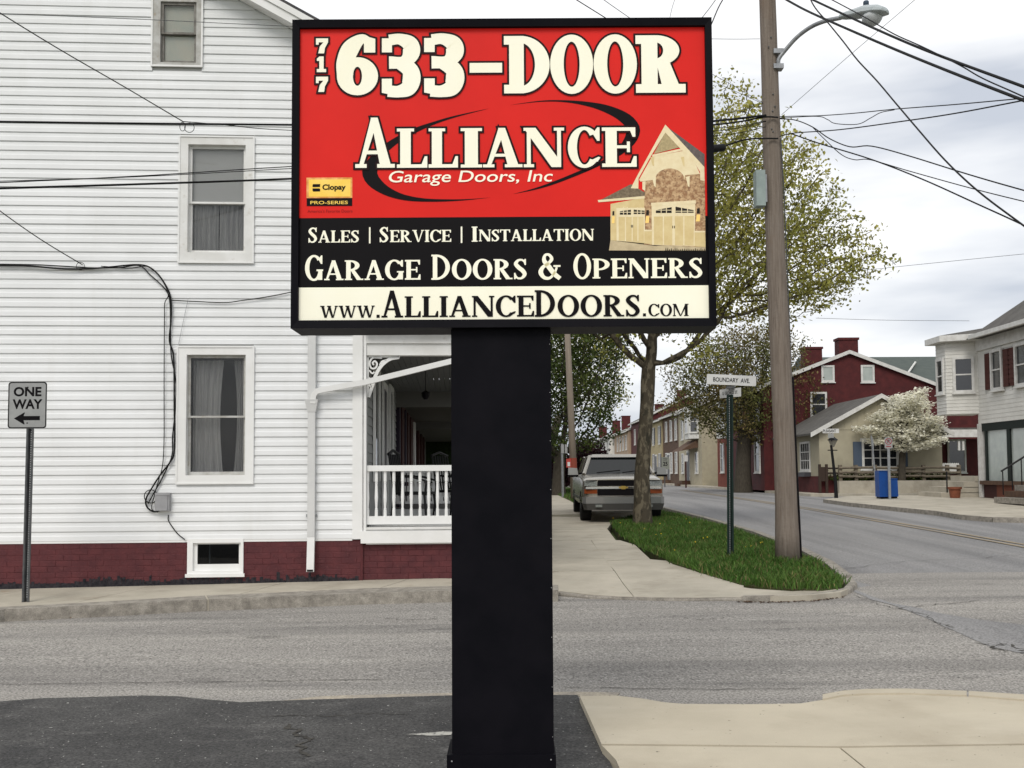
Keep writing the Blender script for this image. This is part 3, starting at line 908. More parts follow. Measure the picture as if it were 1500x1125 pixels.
def flat(mb, F, layer, m=0, k=0):
    y = SD - 0.0006 * layer - 0.00004 * k
    for f in F:
        mb.face([(x, y, z) for x, z in f], m)
def rect(u0, v0, u1, v1):
    a, b = sp(u0, v1), sp(u1, v0)
    return [(a[0], a[1]), (b[0], a[1]), (b[0], b[1]), (a[0], b[1])]
sl = lambda u: -0.0063 * (u - 735)             # the sign's level line in the picture drifts with the camera's tilt
zr = sp(735, 317.8)[1]; zw0 = sp(735, 419.6)[1]
mb = MB(); mb.face([(xli - .004, SD, zr), (xri + .004, SD, zr), (xri + .004, SD, zti + .004), (xli - .004, SD, zti + .004)]); mb.build('red_panel', RED, sign)
mb = MB(); mb.face([(xli - .004, SD, zw0), (xri + .004, SD, zw0), (xri + .004, SD, zr), (xli - .004, SD, zr)]); mb.build('black_panel', INK, sign)
mb = MB(); mb.face([(xli - .004, SD, zbi - .004), (xri + .004, SD, zbi - .004), (xri + .004, SD, zw0), (xli - .004, SD, zw0)]); mb.build('white_panel', CREAM, sign)

def word(name, runs, m, outline=0.0, om=None, layer=3, **kw):
    """runs: (text, u0, u1, v_top, v_base) boxes in the photograph, made into one printed line"""
    mb = MB()
    k = 0
    for (txt, u0, u1, v0, v1) in runs:
        a, b = sp(u0, v1), sp(u1, v0)
        g0 = [glyph(c, **kw) for c in txt]
        gap = 0.05 if len(txt) > 1 else 0
        tot = sum(x[1] for x in g0) + gap * (len(txt) - 1)
        sx, sy = (b[0] - a[0]) / tot, b[1] - a[1]
        x = 0.0
        for pcs, w in g0:
            for pc in pcs:
                fx = lambda p, x=x: (a[0] + (x + p[0]) * sx, a[1] + p[1] * sy)
                if outline:
                    flat(mb, piece_faces(pc, outline, fx), layer, 1, k)
                flat(mb, piece_faces(pc, 0.0, fx), layer + 1, 0, k)
                k += 1
            x += w + gap
    return mb.build(name, [m, om or m], sign, tri=True)

OL = 3.1 * 5.0 / F_PX
HV = dict(s=0.285, t=0.15, h=0.125, v=0.10)
word('phone_number', [('6', 493.6, 554.8, 53.5, 139.3), ('3', 559.5, 617, 53, 139), ('3', 621.5, 681, 52.5, 138.6), ('-', 688, 735.5, 92.5, 107), ('D', 738.5, 804.7, 53, 137.3), ('O', 806.2, 868.3, 52.7, 136.6), ('O', 869.8, 932.2, 52.3, 136.2), ('R', 931.6, 1003, 52, 136.5)], CREAM, OL, INKO, 6, **HV)
word('area_code', [('7', 463, 480.8, 56.7, 78.7), ('1', 464.3, 478, 83.2, 106.2), ('7', 463, 480.8, 112.8, 135.2)], CREAM, OL * 0.95, INKO, 6, s=0.3, t=0.18, h=0.16)
AL = dict(s=0.225, t=0.075, h=0.085, v=0.07)
word('company_name', [('A', 520.5, 578.5, 172.5, 246.3), ('L', 581.5, 626, 188.5, 246.2), ('L', 628, 670.8, 188.3, 246), ('I', 675, 706, 188, 245.8), ('A', 707.5, 765, 187.6, 245.6), ('N', 767.2, 826.2, 187.4, 245.4), ('C', 832, 878, 187, 245.4), ('E', 882, 931.8, 187, 245)], CREAM, OL, INKO, 6, **AL)
SM = dict(s=0.19, t=0.07, h=0.085, v=0.06)
for runs in ([('S', 451.6, 464.8, 333.4, 355.6), ('ALES', 466.3, 526, 337.6, 355.5)], [('S', 556, 569, 332.7, 354.9), ('ERVICE', 571.3, 661, 336.8, 354.8)], [('I', 691, 699.5, 332, 354.2), ('NSTALLATION', 701.6, 869.7, 335.6, 353.6)],
             [('G', 446.8, 473.5, 374.2, 411), ('ARAGE', 475, 616, 380.8, 410.6)], [('D', 632, 659, 373, 410), ('OORS', 662, 771.6, 379.4, 409.6)], [('&', 789, 820.8, 371, 409)], [('O', 840, 865.6, 371.6, 408.6), ('PENERS', 868, 1028.6, 378, 408)]):
    word('printed_word', runs, CREAM, layer=2, **SM)
for runs in ([('|', 540.6, 542.8, 333, 356.6)], [('|', 675, 677.2, 332, 356)]):
    word('printed_bar', runs, CREAM, layer=2, **SM)
word('web_address', [('WWW', 469, 549, 447.6, 465.7)], INK, layer=2, s=0.24, t=0.09, h=0.11, v=0.06)
for runs in ([('.', 551.6, 556.2, 461, 465.6)], [('.', 941.8, 946.2, 459, 463.4)]):
    word('printed_dot', runs, INK, layer=2)
word('web_address', [('A', 558.8, 590.8, 425.5, 465.3), ('LLIANCE', 592.8, 782.3, 433, 464.8), ('D', 783.4, 812.8, 425, 464.2), ('OORS', 816.8, 937.2, 432, 464)], INK, layer=2, **SM)
word('web_address', [('COM', 949.7, 1008.4, 445, 463.2)], INK, layer=2, **SM)
# slanted sans line
mb = MB()
a, b = sp(568, 268.6), sp(811, 252)
w_ = b[0] - a[0]; h_ = sp(568, 250.8)[1] - sp(568, 273.0)[1]
o_ = (a[0] - 0.004, SD, sp(568, 273.0)[1])
put_text(mb, 'Garage Doors, Inc', o_, (1, 0, 0), (0, -1, 0), w_ - 0.012, h_, 0.0045, shear=0.22, bold=0.006)
mb.build('tagline', CREAM, sign)

def curve_px(pts, n=7):
    return [tuple(x) for x in spline(pts, n)]
C2 = lambda x, y: (730 + .21333 * x, 20 + .21333 * y)
C4 = lambda x, y: (730 + .21333 * x, 250 + .21333 * y)
C1 = lambda x, y: (420 + .21333 * x, 20 + .21333 * y)
C3 = lambda x, y: (420 + .21333 * x, 250 + .21333 * y)
def crescent(outer, inner, layer):
    A, Bv = curve_px(outer), curve_px(inner)
    def res(c, n=60):
        c = np.array(c); d = np.r_[0, np.cumsum(np.linalg.norm(np.diff(c, axis=0), axis=1))]
        t = np.linspace(0, d[-1], n)
        return [(np.interp(x, d, c[:, 0]), np.interp(x, d, c[:, 1])) for x in t]
    A, Bv = [sp(*p) for p in res(A)], [sp(*p) for p in res(Bv)]
    mb = MB()
    for i in range(len(A) - 1):
        flat(mb, [[A[i], A[i + 1], Bv[i + 1], Bv[i]]], layer)
    return mb.build('swoosh', INK, sign)
crescent([C2(80, 628), C2(280, 599), C2(430, 594), C2(600, 604), C2(760, 632), C2(900, 692), C2(970, 775), C2(962, 850), C2(915, 915), C2(830, 978), C2(740, 1022), C2(620, 1079), C4(400, 88), C4(250, 132), C4(100, 161)],
         [C2(80, 628), C2(300, 605), C2(480, 611), C2(650, 647), C2(780, 702), C2(850, 752), C2(878, 790), C2(872, 840), C2(835, 905), C2(770, 965), C2(690, 1022), C2(560, 1078), C4(400, 66), C4(250, 120), C4(100, 161)], 2)
crescent([C1(1395, 650), C1(1150, 702), C1(1000, 745), C1(880, 785), C1(750, 848), C1(640, 920), C1(560, 1000), C1(522, 1065), C3(520, 30), C3(545, 82), C3(600, 130), C3(700, 178), C3(830, 207), C3(1000, 214), C3(1200, 206), C3(1405, 184)],
         [C1(1395, 650), C1(1160, 712), C1(1010, 763), C1(900, 812), C1(790, 872), C1(720, 925), C1(660, 985), C1(630, 1050), C3(622, 20), C3(645, 60), C3(700, 112), C3(800, 162), C3(940, 190), C3(1100, 197), C3(1250, 195), C3(1405, 184)], 2)

# gold maker's badge
GOLD = mat('gold printed badge', (0.80, 0.50, 0.06), 0.35, (0.86, 0.62, 0.16), 5.0, emit=0.2)
GOLD2 = mat('bronze badge edge', (0.55, 0.23, 0.05), 0.35, (0.80, 0.42, 0.16), 20.0, emit=0.2)
CB = lambda x, y: sp(440 + x / 15.0, 250 + y / 15.0)
mb = MB()
flat(mb, [[CB(135, 605), CB(1142, 600), CB(1142, 150), CB(135, 155)]], 2, 1)
flat(mb, [[CB(185, 575), CB(1105, 570), CB(1105, 190), CB(185, 195)]], 3, 0)
flat(mb, [[CB(140, 780), CB(1140, 775), CB(1140, 602), CB(140, 607)]], 3, 2)
flat(mb, [[CB(270, 365), CB(435, 362), CB(437, 297), CB(285, 297), CB(268, 315)], [CB(285, 462), CB(437, 460), CB(437, 410), CB(418, 392), CB(268, 392), CB(268, 440)]], 4, 2)
q0, q1 = CB(485, 462), CB(1000, 300)
put_text(mb, 'Clopay', (q0[0], SD, q0[1]), (1, 0, 0), (0, -1, 0), q1[0] - q0[0], q1[1] - q0[1], 0.0030, m=2, bold=0.035)
q0, q1 = CB(222, 742), CB(1045, 665)
put_text(mb, 'PRO-SERIES', (q0[0], SD, q0[1]), (1, 0, 0), (0, -1, 0), q1[0] - q0[0], q1[1] - q0[1], 0.0030, m=0, bold=0.01)
q0, q1 = CB(160, 925), CB(1145, 850)
put_text(mb, "America's Favorite Doors", (q0[0], SD, q0[1]), (1, 0, 0), (0, -1, 0), q1[0] - q0[0], q1[1] - q0[1], 0.0020, m=3)
mb.build('badge', [GOLD, GOLD2, INK, mat('dark red print', (0.28, 0.008, 0.010), 0.4)], sign, tri=True)

# printed picture of a house with two garage doors
CH = lambda x, y: sp(870 + .18661 * x, 170 + .18661 * y)
def shape(mb, pts, layer, m, k=0):
    flat(mb, [[CH(*p) for p in pts]], layer, m, k)
pc = [mat('print cream trim', (0.72, 0.60, 0.37), 0.4, (0.78, 0.68, 0.45), 30, emit=0.1),
      mat('print pale door', (0.60, 0.46, 0.22), 0.4, (0.68, 0.55, 0.29), 14, emit=0.1),
      mat('print stone', (0.26, 0.14, 0.07), 0.5, (0.50, 0.34, 0.19), 45, 6, lo=0.4, hi=0.6, emit=0.2, layers=(((0.20, 0.11, 0.06), 60, 2, 0.56, 0.62, None, 0.8),)),
      mat('print roof shingle', (0.12, 0.09, 0.06), 0.5, (0.20, 0.155, 0.10), 80, 3, emit=0.2),
      mat('print dark window', (0.02, 0.015, 0.01), 0.4),
      mat('print gable shingle', (0.40, 0.32, 0.17), 0.5, (0.30, 0.24, 0.13), 90, 3, emit=0.2),
      mat('print drive', (0.52, 0.43, 0.27), 0.5, (0.40, 0.32, 0.20), 20, 4, emit=0.2),
      mat('print lamp', (0.86, 0.58, 0.18), 0.5, emit=0.2),
      mat('print grey roof', (0.10, 0.085, 0.08), 0.5, (0.15, 0.12, 0.11), 60, 3, emit=0.1)]
T_, Dd, St, Rf, Wn, Gs, Dr, Lp, Gr = range(9)
mb = MB()
shape(mb, [(118, 1055), (876, 1057), (876, 1000), (480, 1020), (130, 975)], 2, Dr)
shape(mb, [(130, 975), (130, 690), (400, 640), (400, 1000)], 2.4, Dd)
shape(mb, [(395, 1010), (395, 520), (430, 470), (500, 425), (600, 405), (700, 425), (830, 455), (870, 500), (876, 1030)], 2.8, St)
shape(mb, [(35, 668), (290, 535), (400, 600), (398, 636)], 3.0, Rf)
shape(mb, [(30, 660), (398, 628), (398, 648), (35, 677)], 3.4, T_)
shape(mb, [(560, 75), (868, 300), (868, 410), (640, 200)], 3.0, Gr)
shape(mb, [(560, 68), (866, 400), (868, 510), (835, 505), (832, 440), (800, 385), (690, 270), (560, 130), (450, 310), (350, 490), (348, 570), (288, 568), (350, 450)], 3.6, T_)
shape(mb, [(562, 118), (680, 245), (470, 298)], 3.4, Gs)
shape(mb, [(455, 305), (690, 255), (702, 270), (460, 322)], 4.2, T_)
arch = [(480 + 115 * (1 + math.cos(a)) , 500 - 88 * math.sin(a)) for a in np.linspace(math.pi, 0, 14)]
shape(mb, [(355, 500), (455, 320), (695, 275), (800, 385), (832, 455), (715, 465)] + arch[::-1] + [(475, 500), (365, 515)], 3.2, T_)
for x in (450, 690):
    shape(mb, [(x - 8, 325), (x + 18, 320), (x + 22, 395), (x + 10, 390)], 4.4, Dd)
for x in (470, 735):
    shape(mb, [(x - 14, 480), (x + 16, 470), (x + 14, 560), (x + 2, 550)], 4.2, T_)
shape(mb, [(380, 515), (405, 512), (402, 590), (380, 575)], 4.2, T_)
shape(mb, [(178, 980), (176, 722), (400, 720), (400, 992)], 3.2, T_)
shape(mb, [(195, 978), (193, 792), (390, 792), (392, 990)], 3.6, Dd)
shape(mb, [(455, 1012), (452, 700), (795, 690), (790, 1022)], 3.2, T_)
shape(mb, [(448, 682), (798, 662), (800, 688), (450, 708)], 3.8, T_)
shape(mb, [(472, 1010), (470, 790), (785, 784), (782, 1018)], 3.6, Dd)
for (x0, x1, y0, y1, y2) in ((203, 290, 736, 775, 748), (312, 398, 740, 770, 735), (486, 610, 716, 762, 738), (640, 782, 735, 760, 712)):
    shape(mb, [(x0, y1), (x1, y1), (x1, y0 if x0 in (203, 486) else y0 + 4), (x0, y2 if x0 in (203, 486) else y2)], 4.0, Wn)
    for i in (1, 2):
        xx = x0 + (x1 - x0) * i / 3
        shape(mb, [(xx - 3, y1), (xx + 3, y1), (xx + 3, y0 - 22), (xx - 3, y0 - 22)], 4.4, T_)
    shape(mb, [(x0, (y0 + y1) / 2 + 3), (x1, (y0 + y1) / 2 + 3), (x1, (y0 + y1) / 2 - 2), (x0, (y0 + y1) / 2 - 2)], 4.6, T_)
for x in (247, 300, 345): shape(mb, [(x - 4, 980), (x + 4, 982), (x + 4, 795), (x - 4, 795)], 4.0, T_)
for x in (545, 625, 705): shape(mb, [(x - (10 if x == 625 else 5), 1014), (x + (10 if x == 625 else 5), 1014), (x + (10 if x == 625 else 5), 786), (x - (10 if x == 625 else 5), 788)], 4.0, T_)
for x, y in ((294, 866), (304, 866), (618, 872), (632, 872)): shape(mb, [(x - 3, y + 10), (x + 3, y + 10), (x + 3, y - 10), (x - 3, y - 10)], 4.8, Wn)
for x, y, k in ((152, 762, 1), (420, 760, 1.4), (818, 748, 1.5)):
    shape(mb, [(x - 8 * k, y + 18), (x + 8 * k, y + 18), (x + 8 * k, y - 16 * k), (x - 6 * k, y - 14 * k)], 4.8, Wn)
    shape(mb, [(x - 12 * k, y + 80), (x + 8 * k, y + 80), (x + 10 * k, y + 26), (x - 8 * k, y + 26)], 4.4, Lp)
shape(mb, [(395, 1000), (395, 900), (455, 900), (455, 1008)], 4.0, Dd); shape(mb, [(392, 905), (392, 893), (457, 893), (457, 905)], 4.4, T_)
shape(mb, [(790, 1022), (790, 905), (872, 905), (876, 1030)], 4.0, Dd); shape(mb, [(788, 914), (788, 902), (872, 902), (872, 914)], 4.4, T_)
for i in range(22):
    x = 560 + i * 14.5; hh = random.uniform(8, 26)
    shape(mb, [(x, 1057), (x + 9, 1057), (x + 5, 1057 - hh), (x + 2, 1057 - hh * .8)], 4.6, Wn)
mb.build('house_picture', pc, sign, tri=True)

# post, base box, rivets
px0, px1 = at(661.5, 800, 5.02).x, at(809, 800, 5.02).x
mb = MB()
mb.box(px0, px1, 5.02, 5.26, 0.0, zb - 0.002)
mb.build('post', BLACK, sign)
bx0, bx1 = at(654.5, 1115, 4.99).x, at(814.5, 1115, 4.99).x
mb = MB()
ztop = at(735, 1106, 4.99).z
mb.box(bx0, bx1, 4.99, 5.29, 0.0, ztop)
bs = mb.build('base_box', BLACK, sign)
RIV = mat('bare rivet head', (0.4, 0.4, 0.4), 0.4, metal=0.8)
mb = MB(); mb.lathe([(0.0045, 0), (0.004, 0.002), (0.001, 0.003)], 0, 0, 0, 8)
rv = mb.build('rivet', RIV, bs, local=True)
rv.matrix_basis = Matrix.Translation((bx0 - sgn.x + 0.025, 4.99 - 5.13, ztop - 0.03 - 0.012)) @ Matrix.Rotation(R(90), 4, 'X')
inst(rv, bs, Matrix.Translation((bx1 - sgn.x - 0.025, 4.99 - 5.13, ztop - 0.025 - 0.012)) @ Matrix.Rotation(R(90), 4, 'X'))
for i in range(9):
    inst(rv, bs, Matrix.Translation((px1 - sgn.x - 0.006, 5.02 - 5.13, 0.25 + i * 0.25)) @ Matrix.Rotation(R(90), 4, 'X') @ Matrix.Scale(0.5, 4))
# ------------------------------------------------------------------ the white clapboard house
HA = R(3.5)
HU = Vector((math.cos(HA), math.sin(HA), 0)); HN = Vector((math.sin(HA), -math.cos(HA), 0))
PW = at(265, 800, 12.9)
def wall_hit(u, v):
    r = ray(u, v)
    t = (PW - EYE).dot(HN) / r.dot(HN)
    return EYE + r * t
HO = wall_hit(533, 800); HZ = 0.16; HO.z = HZ
house = thing('white_house', 'tall white clapboard corner house with dark red foundation and side porch', 'house', HO, HA)
def WL(u, v):
    p = wall_hit(u, v) - HO
    return p.dot(HU), p.z
def hx(u, v=700): return WL(u, v)[0]
def hz(v, u=265): return WL(u, v)[1]
Z0 = hz(791.0)                                # foot of the siding
PITCHC = 0.1232                               # exposure of one course
# roof line through two pixels of the rake
ra, rb = WL(352, 0), WL(428, 42)
SLOPE = (ra[1] - rb[1]) / (rb[0] - ra[0])
def rake(x): return rb[1] - SLOPE * (x - rb[0])
XA = -5.2                                     # ridge
XLH = 2 * XA                                  # left corner
def gable(x): return rake(x) if x > XA else rake(2 * XA - x)
APEX = rake(XA)
EAVE = rake(0.0)

# windows: casing box (pixels), sash opening
WINS = dict(
    attic=dict(c=(224, -14, 297, 98), o=(236, 4, 288.5, 93)),
    upper=dict(c=(263.5, 201.5, 372, 385), o=(276, 213, 360, 370.5)),
    lower=dict(c=(260.5, 508.5, 371.5, 708), o=(273.5, 520, 360, 696)),
    cellar=dict(c=(275, 789, 357, 845), o=(283, 795, 353, 836)))
for k, w in WINS.items():
    u0, v0, u1, v1 = w['c']; um, vm = (u0 + u1) / 2, (v0 + v1) / 2
    w['C'] = (hx(u0, vm), hx(u1, vm), hz(v1, um), hz(v0, um))
    u0, v0, u1, v1 = w['o']
    w['O'] = (hx(u0, vm), hx(u1, vm), hz(v1, um), hz(v0, um))

# siding boards: one shared mesh, stretched to length
prof = [(0.0, 0.004), (-0.018, 0.0), (-0.0185, 0.004), (-0.0155, 0.060), (-0.010, 0.072), (-0.004, PITCHC + 0.004)]
mb = MB()
for a, b in zip(prof, prof[1:]):
    mb.face([(0, a[0], a[1]), (1, a[0], a[1]), (1, b[0], b[1]), (0, b[0], b[1])])
board = None
CORNER = hx(517, 650)                         # inner edge of the corner post
n = int((APEX - Z0) / PITCHC)
for i in range(n):
    z = Z0 + i * PITCHC
    zm = z + 0.02
    if zm > EAVE:
        hw = (APEX - zm) / SLOPE
        xa, xb = XA - hw + 0.02, XA + hw - 0.02
    else:
        xa, xb = XLH + 0.16, CORNER
    if xb > CORNER: xb = CORNER
    if xa < XLH + 0.16: xa = XLH + 0.16
    cuts = sorted((w['C'][0], w['C'][1]) for k, w in WINS.items() if w['C'][2] < z + PITCHC * 0.6 and w['C'][3] > z + PITCHC * 0.35)
    segs, cur = [], xa
    for a, b in cuts:
        if a > cur: segs.append((cur, a + 0.004))
        cur = b - 0.004
    if xb > cur + 0.03: segs.append((cur, xb))
    for a, b in segs:
        M4 = Matrix.Translation((a, random.uniform(-.0015, .001), z + random.uniform(-.0012, .0012))) @ Matrix.Diagonal((b - a, 1, 1, 1))
        if board is None:
            board = mb.build('siding_board', WHITE, house, local=True); board.matrix_basis = M4
        else:
            inst(board, house, M4)

# carcass behind the boards (openings left clear at the windows)
mb = MB()
def wallgrid(mb, x0, x1, z0, ztop, y, holes):
    xs = sorted({x0, x1} | {h[0] for h in holes} | {h[1] for h in holes})
    zs = sorted({z0, ztop} | {z for h in holes for z in h[2:4] if z0 < z < ztop})
    for a, b in zip(xs, xs[1:]):
        for c, d in zip(zs, zs[1:]):
            xm, zm = (a + b) / 2, (c + d) / 2
            if any(h[0] < xm < h[1] and h[2] < zm < h[3] for h in holes): continue
            mb.face([(a, y, c), (b, y, c), (b, y, d), (a, y, d)])
HD = 6.6                                      # depth of the house along the street
wallgrid(mb, XLH, 0, Z0, EAVE, 0.004, [w['O'] for w in WINS.values()])
wallgrid(mb, XLH, hx(519, 820), 0.0, Z0, 0.03, [w['O'] for w in WINS.values()])
ao = WINS['attic']['O']
mb.face([(x, 0.004, z) for x, z in ((XLH, EAVE), (ao[0], EAVE), (ao[0], gable(ao[0])), (XA, APEX))]); mb.face([(x, 0.004, z) for x, z in ((ao[1], EAVE), (0, EAVE), (ao[1], gable(ao[1])))])
mb.face([(x, 0.004, z) for x, z in ((ao[0], ao[3]), (ao[1], ao[3]), (ao[1], gable(ao[1])), (ao[0], gable(ao[0])))])
if ao[2] > EAVE: mb.face([(x, 0.004, z) for x, z in ((ao[0], EAVE), (ao[1], EAVE), (ao[1], ao[2]), (ao[0], ao[2]))])
mb.face([(XLH, HD, 0), (0, HD, 0), (0, HD, EAVE), (XA, HD, APEX), (XLH, HD, EAVE)])
mb.face([(XLH, 0.03, 0), (XLH, HD, 0), (XLH, HD, EAVE), (XLH, 0.004, EAVE)])
mb.face([(-0.01, 0.08, 0), (-0.01, HD, 0), (-0.01, HD, EAVE), (-0.01, 0.08, EAVE)])
mb.build('carcass', mat('house sheathing', (0.55, 0.55, 0.54), 0.7), house, local=True)

# corner posts
mb = MB()
mb.box(CORNER - 0.004, 0.0, -0.032, 0.02, Z0 - 0.01, EAVE - 0.02); mb.box(-0.02, 0.03, -0.032, 0.12, Z0 - 0.01, EAVE - 0.02)
mb.build('corner_post', TRIM2, house, local=True)
mb = MB(); mb.box(XLH, XLH + 0.17, -0.032, 0.02, Z0 - 0.01, EAVE - 0.02); mb.build('corner_post', TRIM2, house, local=True)
# starter strip
mb = MB()
mb.box(XLH, CORNER - 0.006, -0.014, 0.0, Z0 - 0.03, Z0 + 0.003); mb.build('starter_strip', TRIM2, house, local=True)

# roof with soffit, fascia board and shingle edge
SHING = mat('dark asphalt shingle', (0.05, 0.05, 0.055), 0.9, (0.085, 0.08, 0.08), 14, bump=0.6, bscale=50)
OV = 0.28
for sx in (1, -1):
    X = lambda d: XA + sx * d
    L_ = -XA + 0.36
    dz = SLOPE * L_
    mb = MB()
    sec = [(-OV, 0.13), (HD + 0.2, 0.13), (HD + 0.2, 0.02), (-OV, 0.02)]
    lo = [(X(0), y, APEX + z + 0.10) for y, z in sec]
    hi = [(X(L_), y, APEX - dz + z + 0.10) for y, z in sec]
    mb.prism(lo, hi)
    rf = mb.build('roof', SHING, house, local=True)
    mb = MB()                                 # rake fascia in two steps
    for y0, y1, z0, z1 in ((-OV - 0.022, -OV - 0.001, -0.10, 0.10), (-OV - 0.045, -OV - 0.023, 0.02, 0.11)):
        mb.prism([(X(0), y, APEX + z + 0.06) for y, z in ((y0, z0), (y1, z0), (y1, z1), (y0, z1))], [(X(L_), y, APEX - dz + z + 0.06) for y, z in ((y0, z0), (y1, z0), (y1, z1), (y0, z1))])
    mb.build('rake_board', TRIM2, rf, local=True)
    mb = MB()
    mb.prism([(X(0), y, APEX + z) for y, z in ((-OV, -0.02), (-0.026, -0.02), (-0.026, 0.0), (-OV, 0.0))], [(X(L_), y, APEX - dz + z) for y, z in ((-OV, -0.02), (-0.026, -0.02), (-0.026, 0.0), (-OV, 0.0))])
    mb.build('soffit', TRIM, rf, local=True)

# foundation of painted bricks
found = MB()
found.box(XLH, hx(528.5, 820), -0.004, 0.02, 0.0, hz(843, 270) * 0 + 0.0005 + 0.001) if False else None
wallgrid(found, XLH, hx(530, 820), -0.1, Z0 - 0.02, -0.003, [WINS['cellar']['C']])
fo = found.build('foundation', MORTAR, house, local=True)
fb = MB(); fb.box(hx(528.5, 820) - 0.02, 1.9, 0.035, 0.05, -0.1, hz(796, 600)); fb.box(hx(526, 820), hx(531.5, 820), -0.0025, 0.06, -0.1, Z0 - 0.02); fo2 = fb.build('porch_foundation', MORTAR, house, local=True)
BL, BH = 0.205, 0.0685
bm_ = MB()
e = 0.006                                     # one brick with softened edges
bm_.add([(0.004, 0, 0.004), (BL - 0.006, 0, 0.004), (BL - 0.006, 0, BH - 0.006), (0.004, 0, BH - 0.006), (0.0, 0.004, 0.0), (BL - 0.002, 0.004, 0.0), (BL - 0.002, 0.004, BH - 0.002), (0.0, 0.004, BH - 0.002)],
        [(0, 1, 2, 3), (4, 5, 1, 0), (5, 6, 2, 1), (6, 7, 3, 2), (7, 4, 0, 3)])
brick = None
cc = WINS['cellar']['C']
def lay(x0, x1, y, z0, z1, parent, hole=None):
    global brick
    rows = int((z1 - z0) / BH)
    bh = (z1 - z0) / rows
    for r in range(rows):
        x = x0 - (BL / 2 if r % 2 else 0)
        while x < x1 - 0.02:
            a, b = max(x, x0), min(x + BL, x1)
            z = z0 + r * bh
            parts = [(a, b)]
            if hole and hole[2] < z + bh * .7 and hole[3] > z + bh * .3:
                parts = []
                if a < hole[0]: parts.append((a, min(b, hole[0])))
                if b > hole[1]: parts.append((max(a, hole[1]), b))
            for (p, q_) in parts:
                if q_ - p < 0.03: continue
                M4 = Matrix.Translation((p, y + random.uniform(-0.0025, 0.0025), z)) @ Matrix.Diagonal(((q_ - p) / BL, 1, bh / BH, 1))
                if brick is None:
                    brick = bm_.build('brick', BRICKRED, parent, local=True); brick.matrix_basis = M4
                else:
                    inst(brick, parent, M4)
            x += BL
lay(hx(-25, 820), hx(528.5, 820), -0.0065, 0.03, Z0 - 0.03, fo, cc)
lay(hx(530, 820), hx(663, 820), 0.0295, 0.03, hz(797, 600), fo2)
# tar line at the foot of the wall: ragged patches
mb = MB()
x = hx(-25, 850)
while x < hx(520, 850):
    w_ = random.uniform(0.02, 0.06)
    u_ = 750 + x * 100
    big = 0.075 if x > hx(120, 850) else 0.015
    h_ = max(0.006, big * (0.35 + 0.5 * math.sin(x * 2.3) ** 2) + random.gauss(0, 0.018) + (0.05 if random.random() < 0.08 else 0))
    mb.face([(x, -0.0125, -0.05), (x + w_, -0.0125, -0.05), (x + w_ * .9, -0.0125, 0.03 + h_), (x + w_ * .1, -0.0125, 0.03 + h_ * random.uniform(.7, 1.1))])
    x += w_ * 0.92
mb2 = MB()
for i, f in enumerate(mb.f):
    mb2.face([(p[0], p[1] - 0.00012 * (i % 5), p[2]) for p in (mb.v[j] for j in f)])
tar = mb2.build('tar_line', TAR, fo, local=True); tar['kind'] = 'stuff'

# ------------------------------------------------------------------ sash windows
CURT = mat('sheer white curtain', (0.85, 0.85, 0.85), 0.9, (0.6, 0.6, 0.62), 30, stretch=(1, 1, 0.05), trans=0.35)
SHADE = mat('grey roller shade', (0.76, 0.765, 0.77), 0.8)
SASHD = mat('dark weathered sash', (0.15, 0.14, 0.125), 0.7, (0.25, 0.24, 0.22), 12)
PAPER = mat('crumpled pale film', (0.88, 0.93, 0.85), 0.7, (0.97, 0.95, 0.84), 4.0, 6, layers=(((0.5, 0.62, 0.55), 6, 4, 0.6, 0.8, None, 0.2),))
def ring(mb, x0, x1, z0, z1, w, y0, y1, m=0):
    if not hasattr(w, '__len__'): w = (w, w, w, w)   # left right bottom top
    l, r_, b, t = w
    mb.box(x0, x0 + l, y0, y1, z0, z1, m); mb.box(x1 - r_, x1, y0, y1, z0, z1, m)
    mb.box(x0 + l, x1 - r_, y0, y1, z0, z0 + b, m); mb.box(x0 + l, x1 - r_, y0, y1, z1 - t, z1, m)
def curtain(x0, x1, z0, z1, y, parent, m=CURT, waist=0.0, side=0):
    mb = MB()
    nx, nz = 26, 10
    for i in range(nx):
        for j in range(nz):
            pts = []
            for (a, b) in ((i, j), (i + 1, j), (i + 1, j + 1), (i, j + 1)):
                fx_, fz_ = a / nx, b / nz
                k = 1 - waist * math.sin(math.pi * min(1, (1 - fz_) * 1.0)) if waist else 1
                xx = x0 + (x1 - x0) * fx_ * k if side == 0 else x1 - (x1 - x0) * (1 - fx_) * k
                pts.append((xx, y + 0.018 * math.sin(fx_ * 34 + math.sin(fz_ * 3) * 0.8), z0 + (z1 - z0) * fz_))
            mb.face(pts)
    return mb.build('curtain', m, parent, local=True, smooth=True)
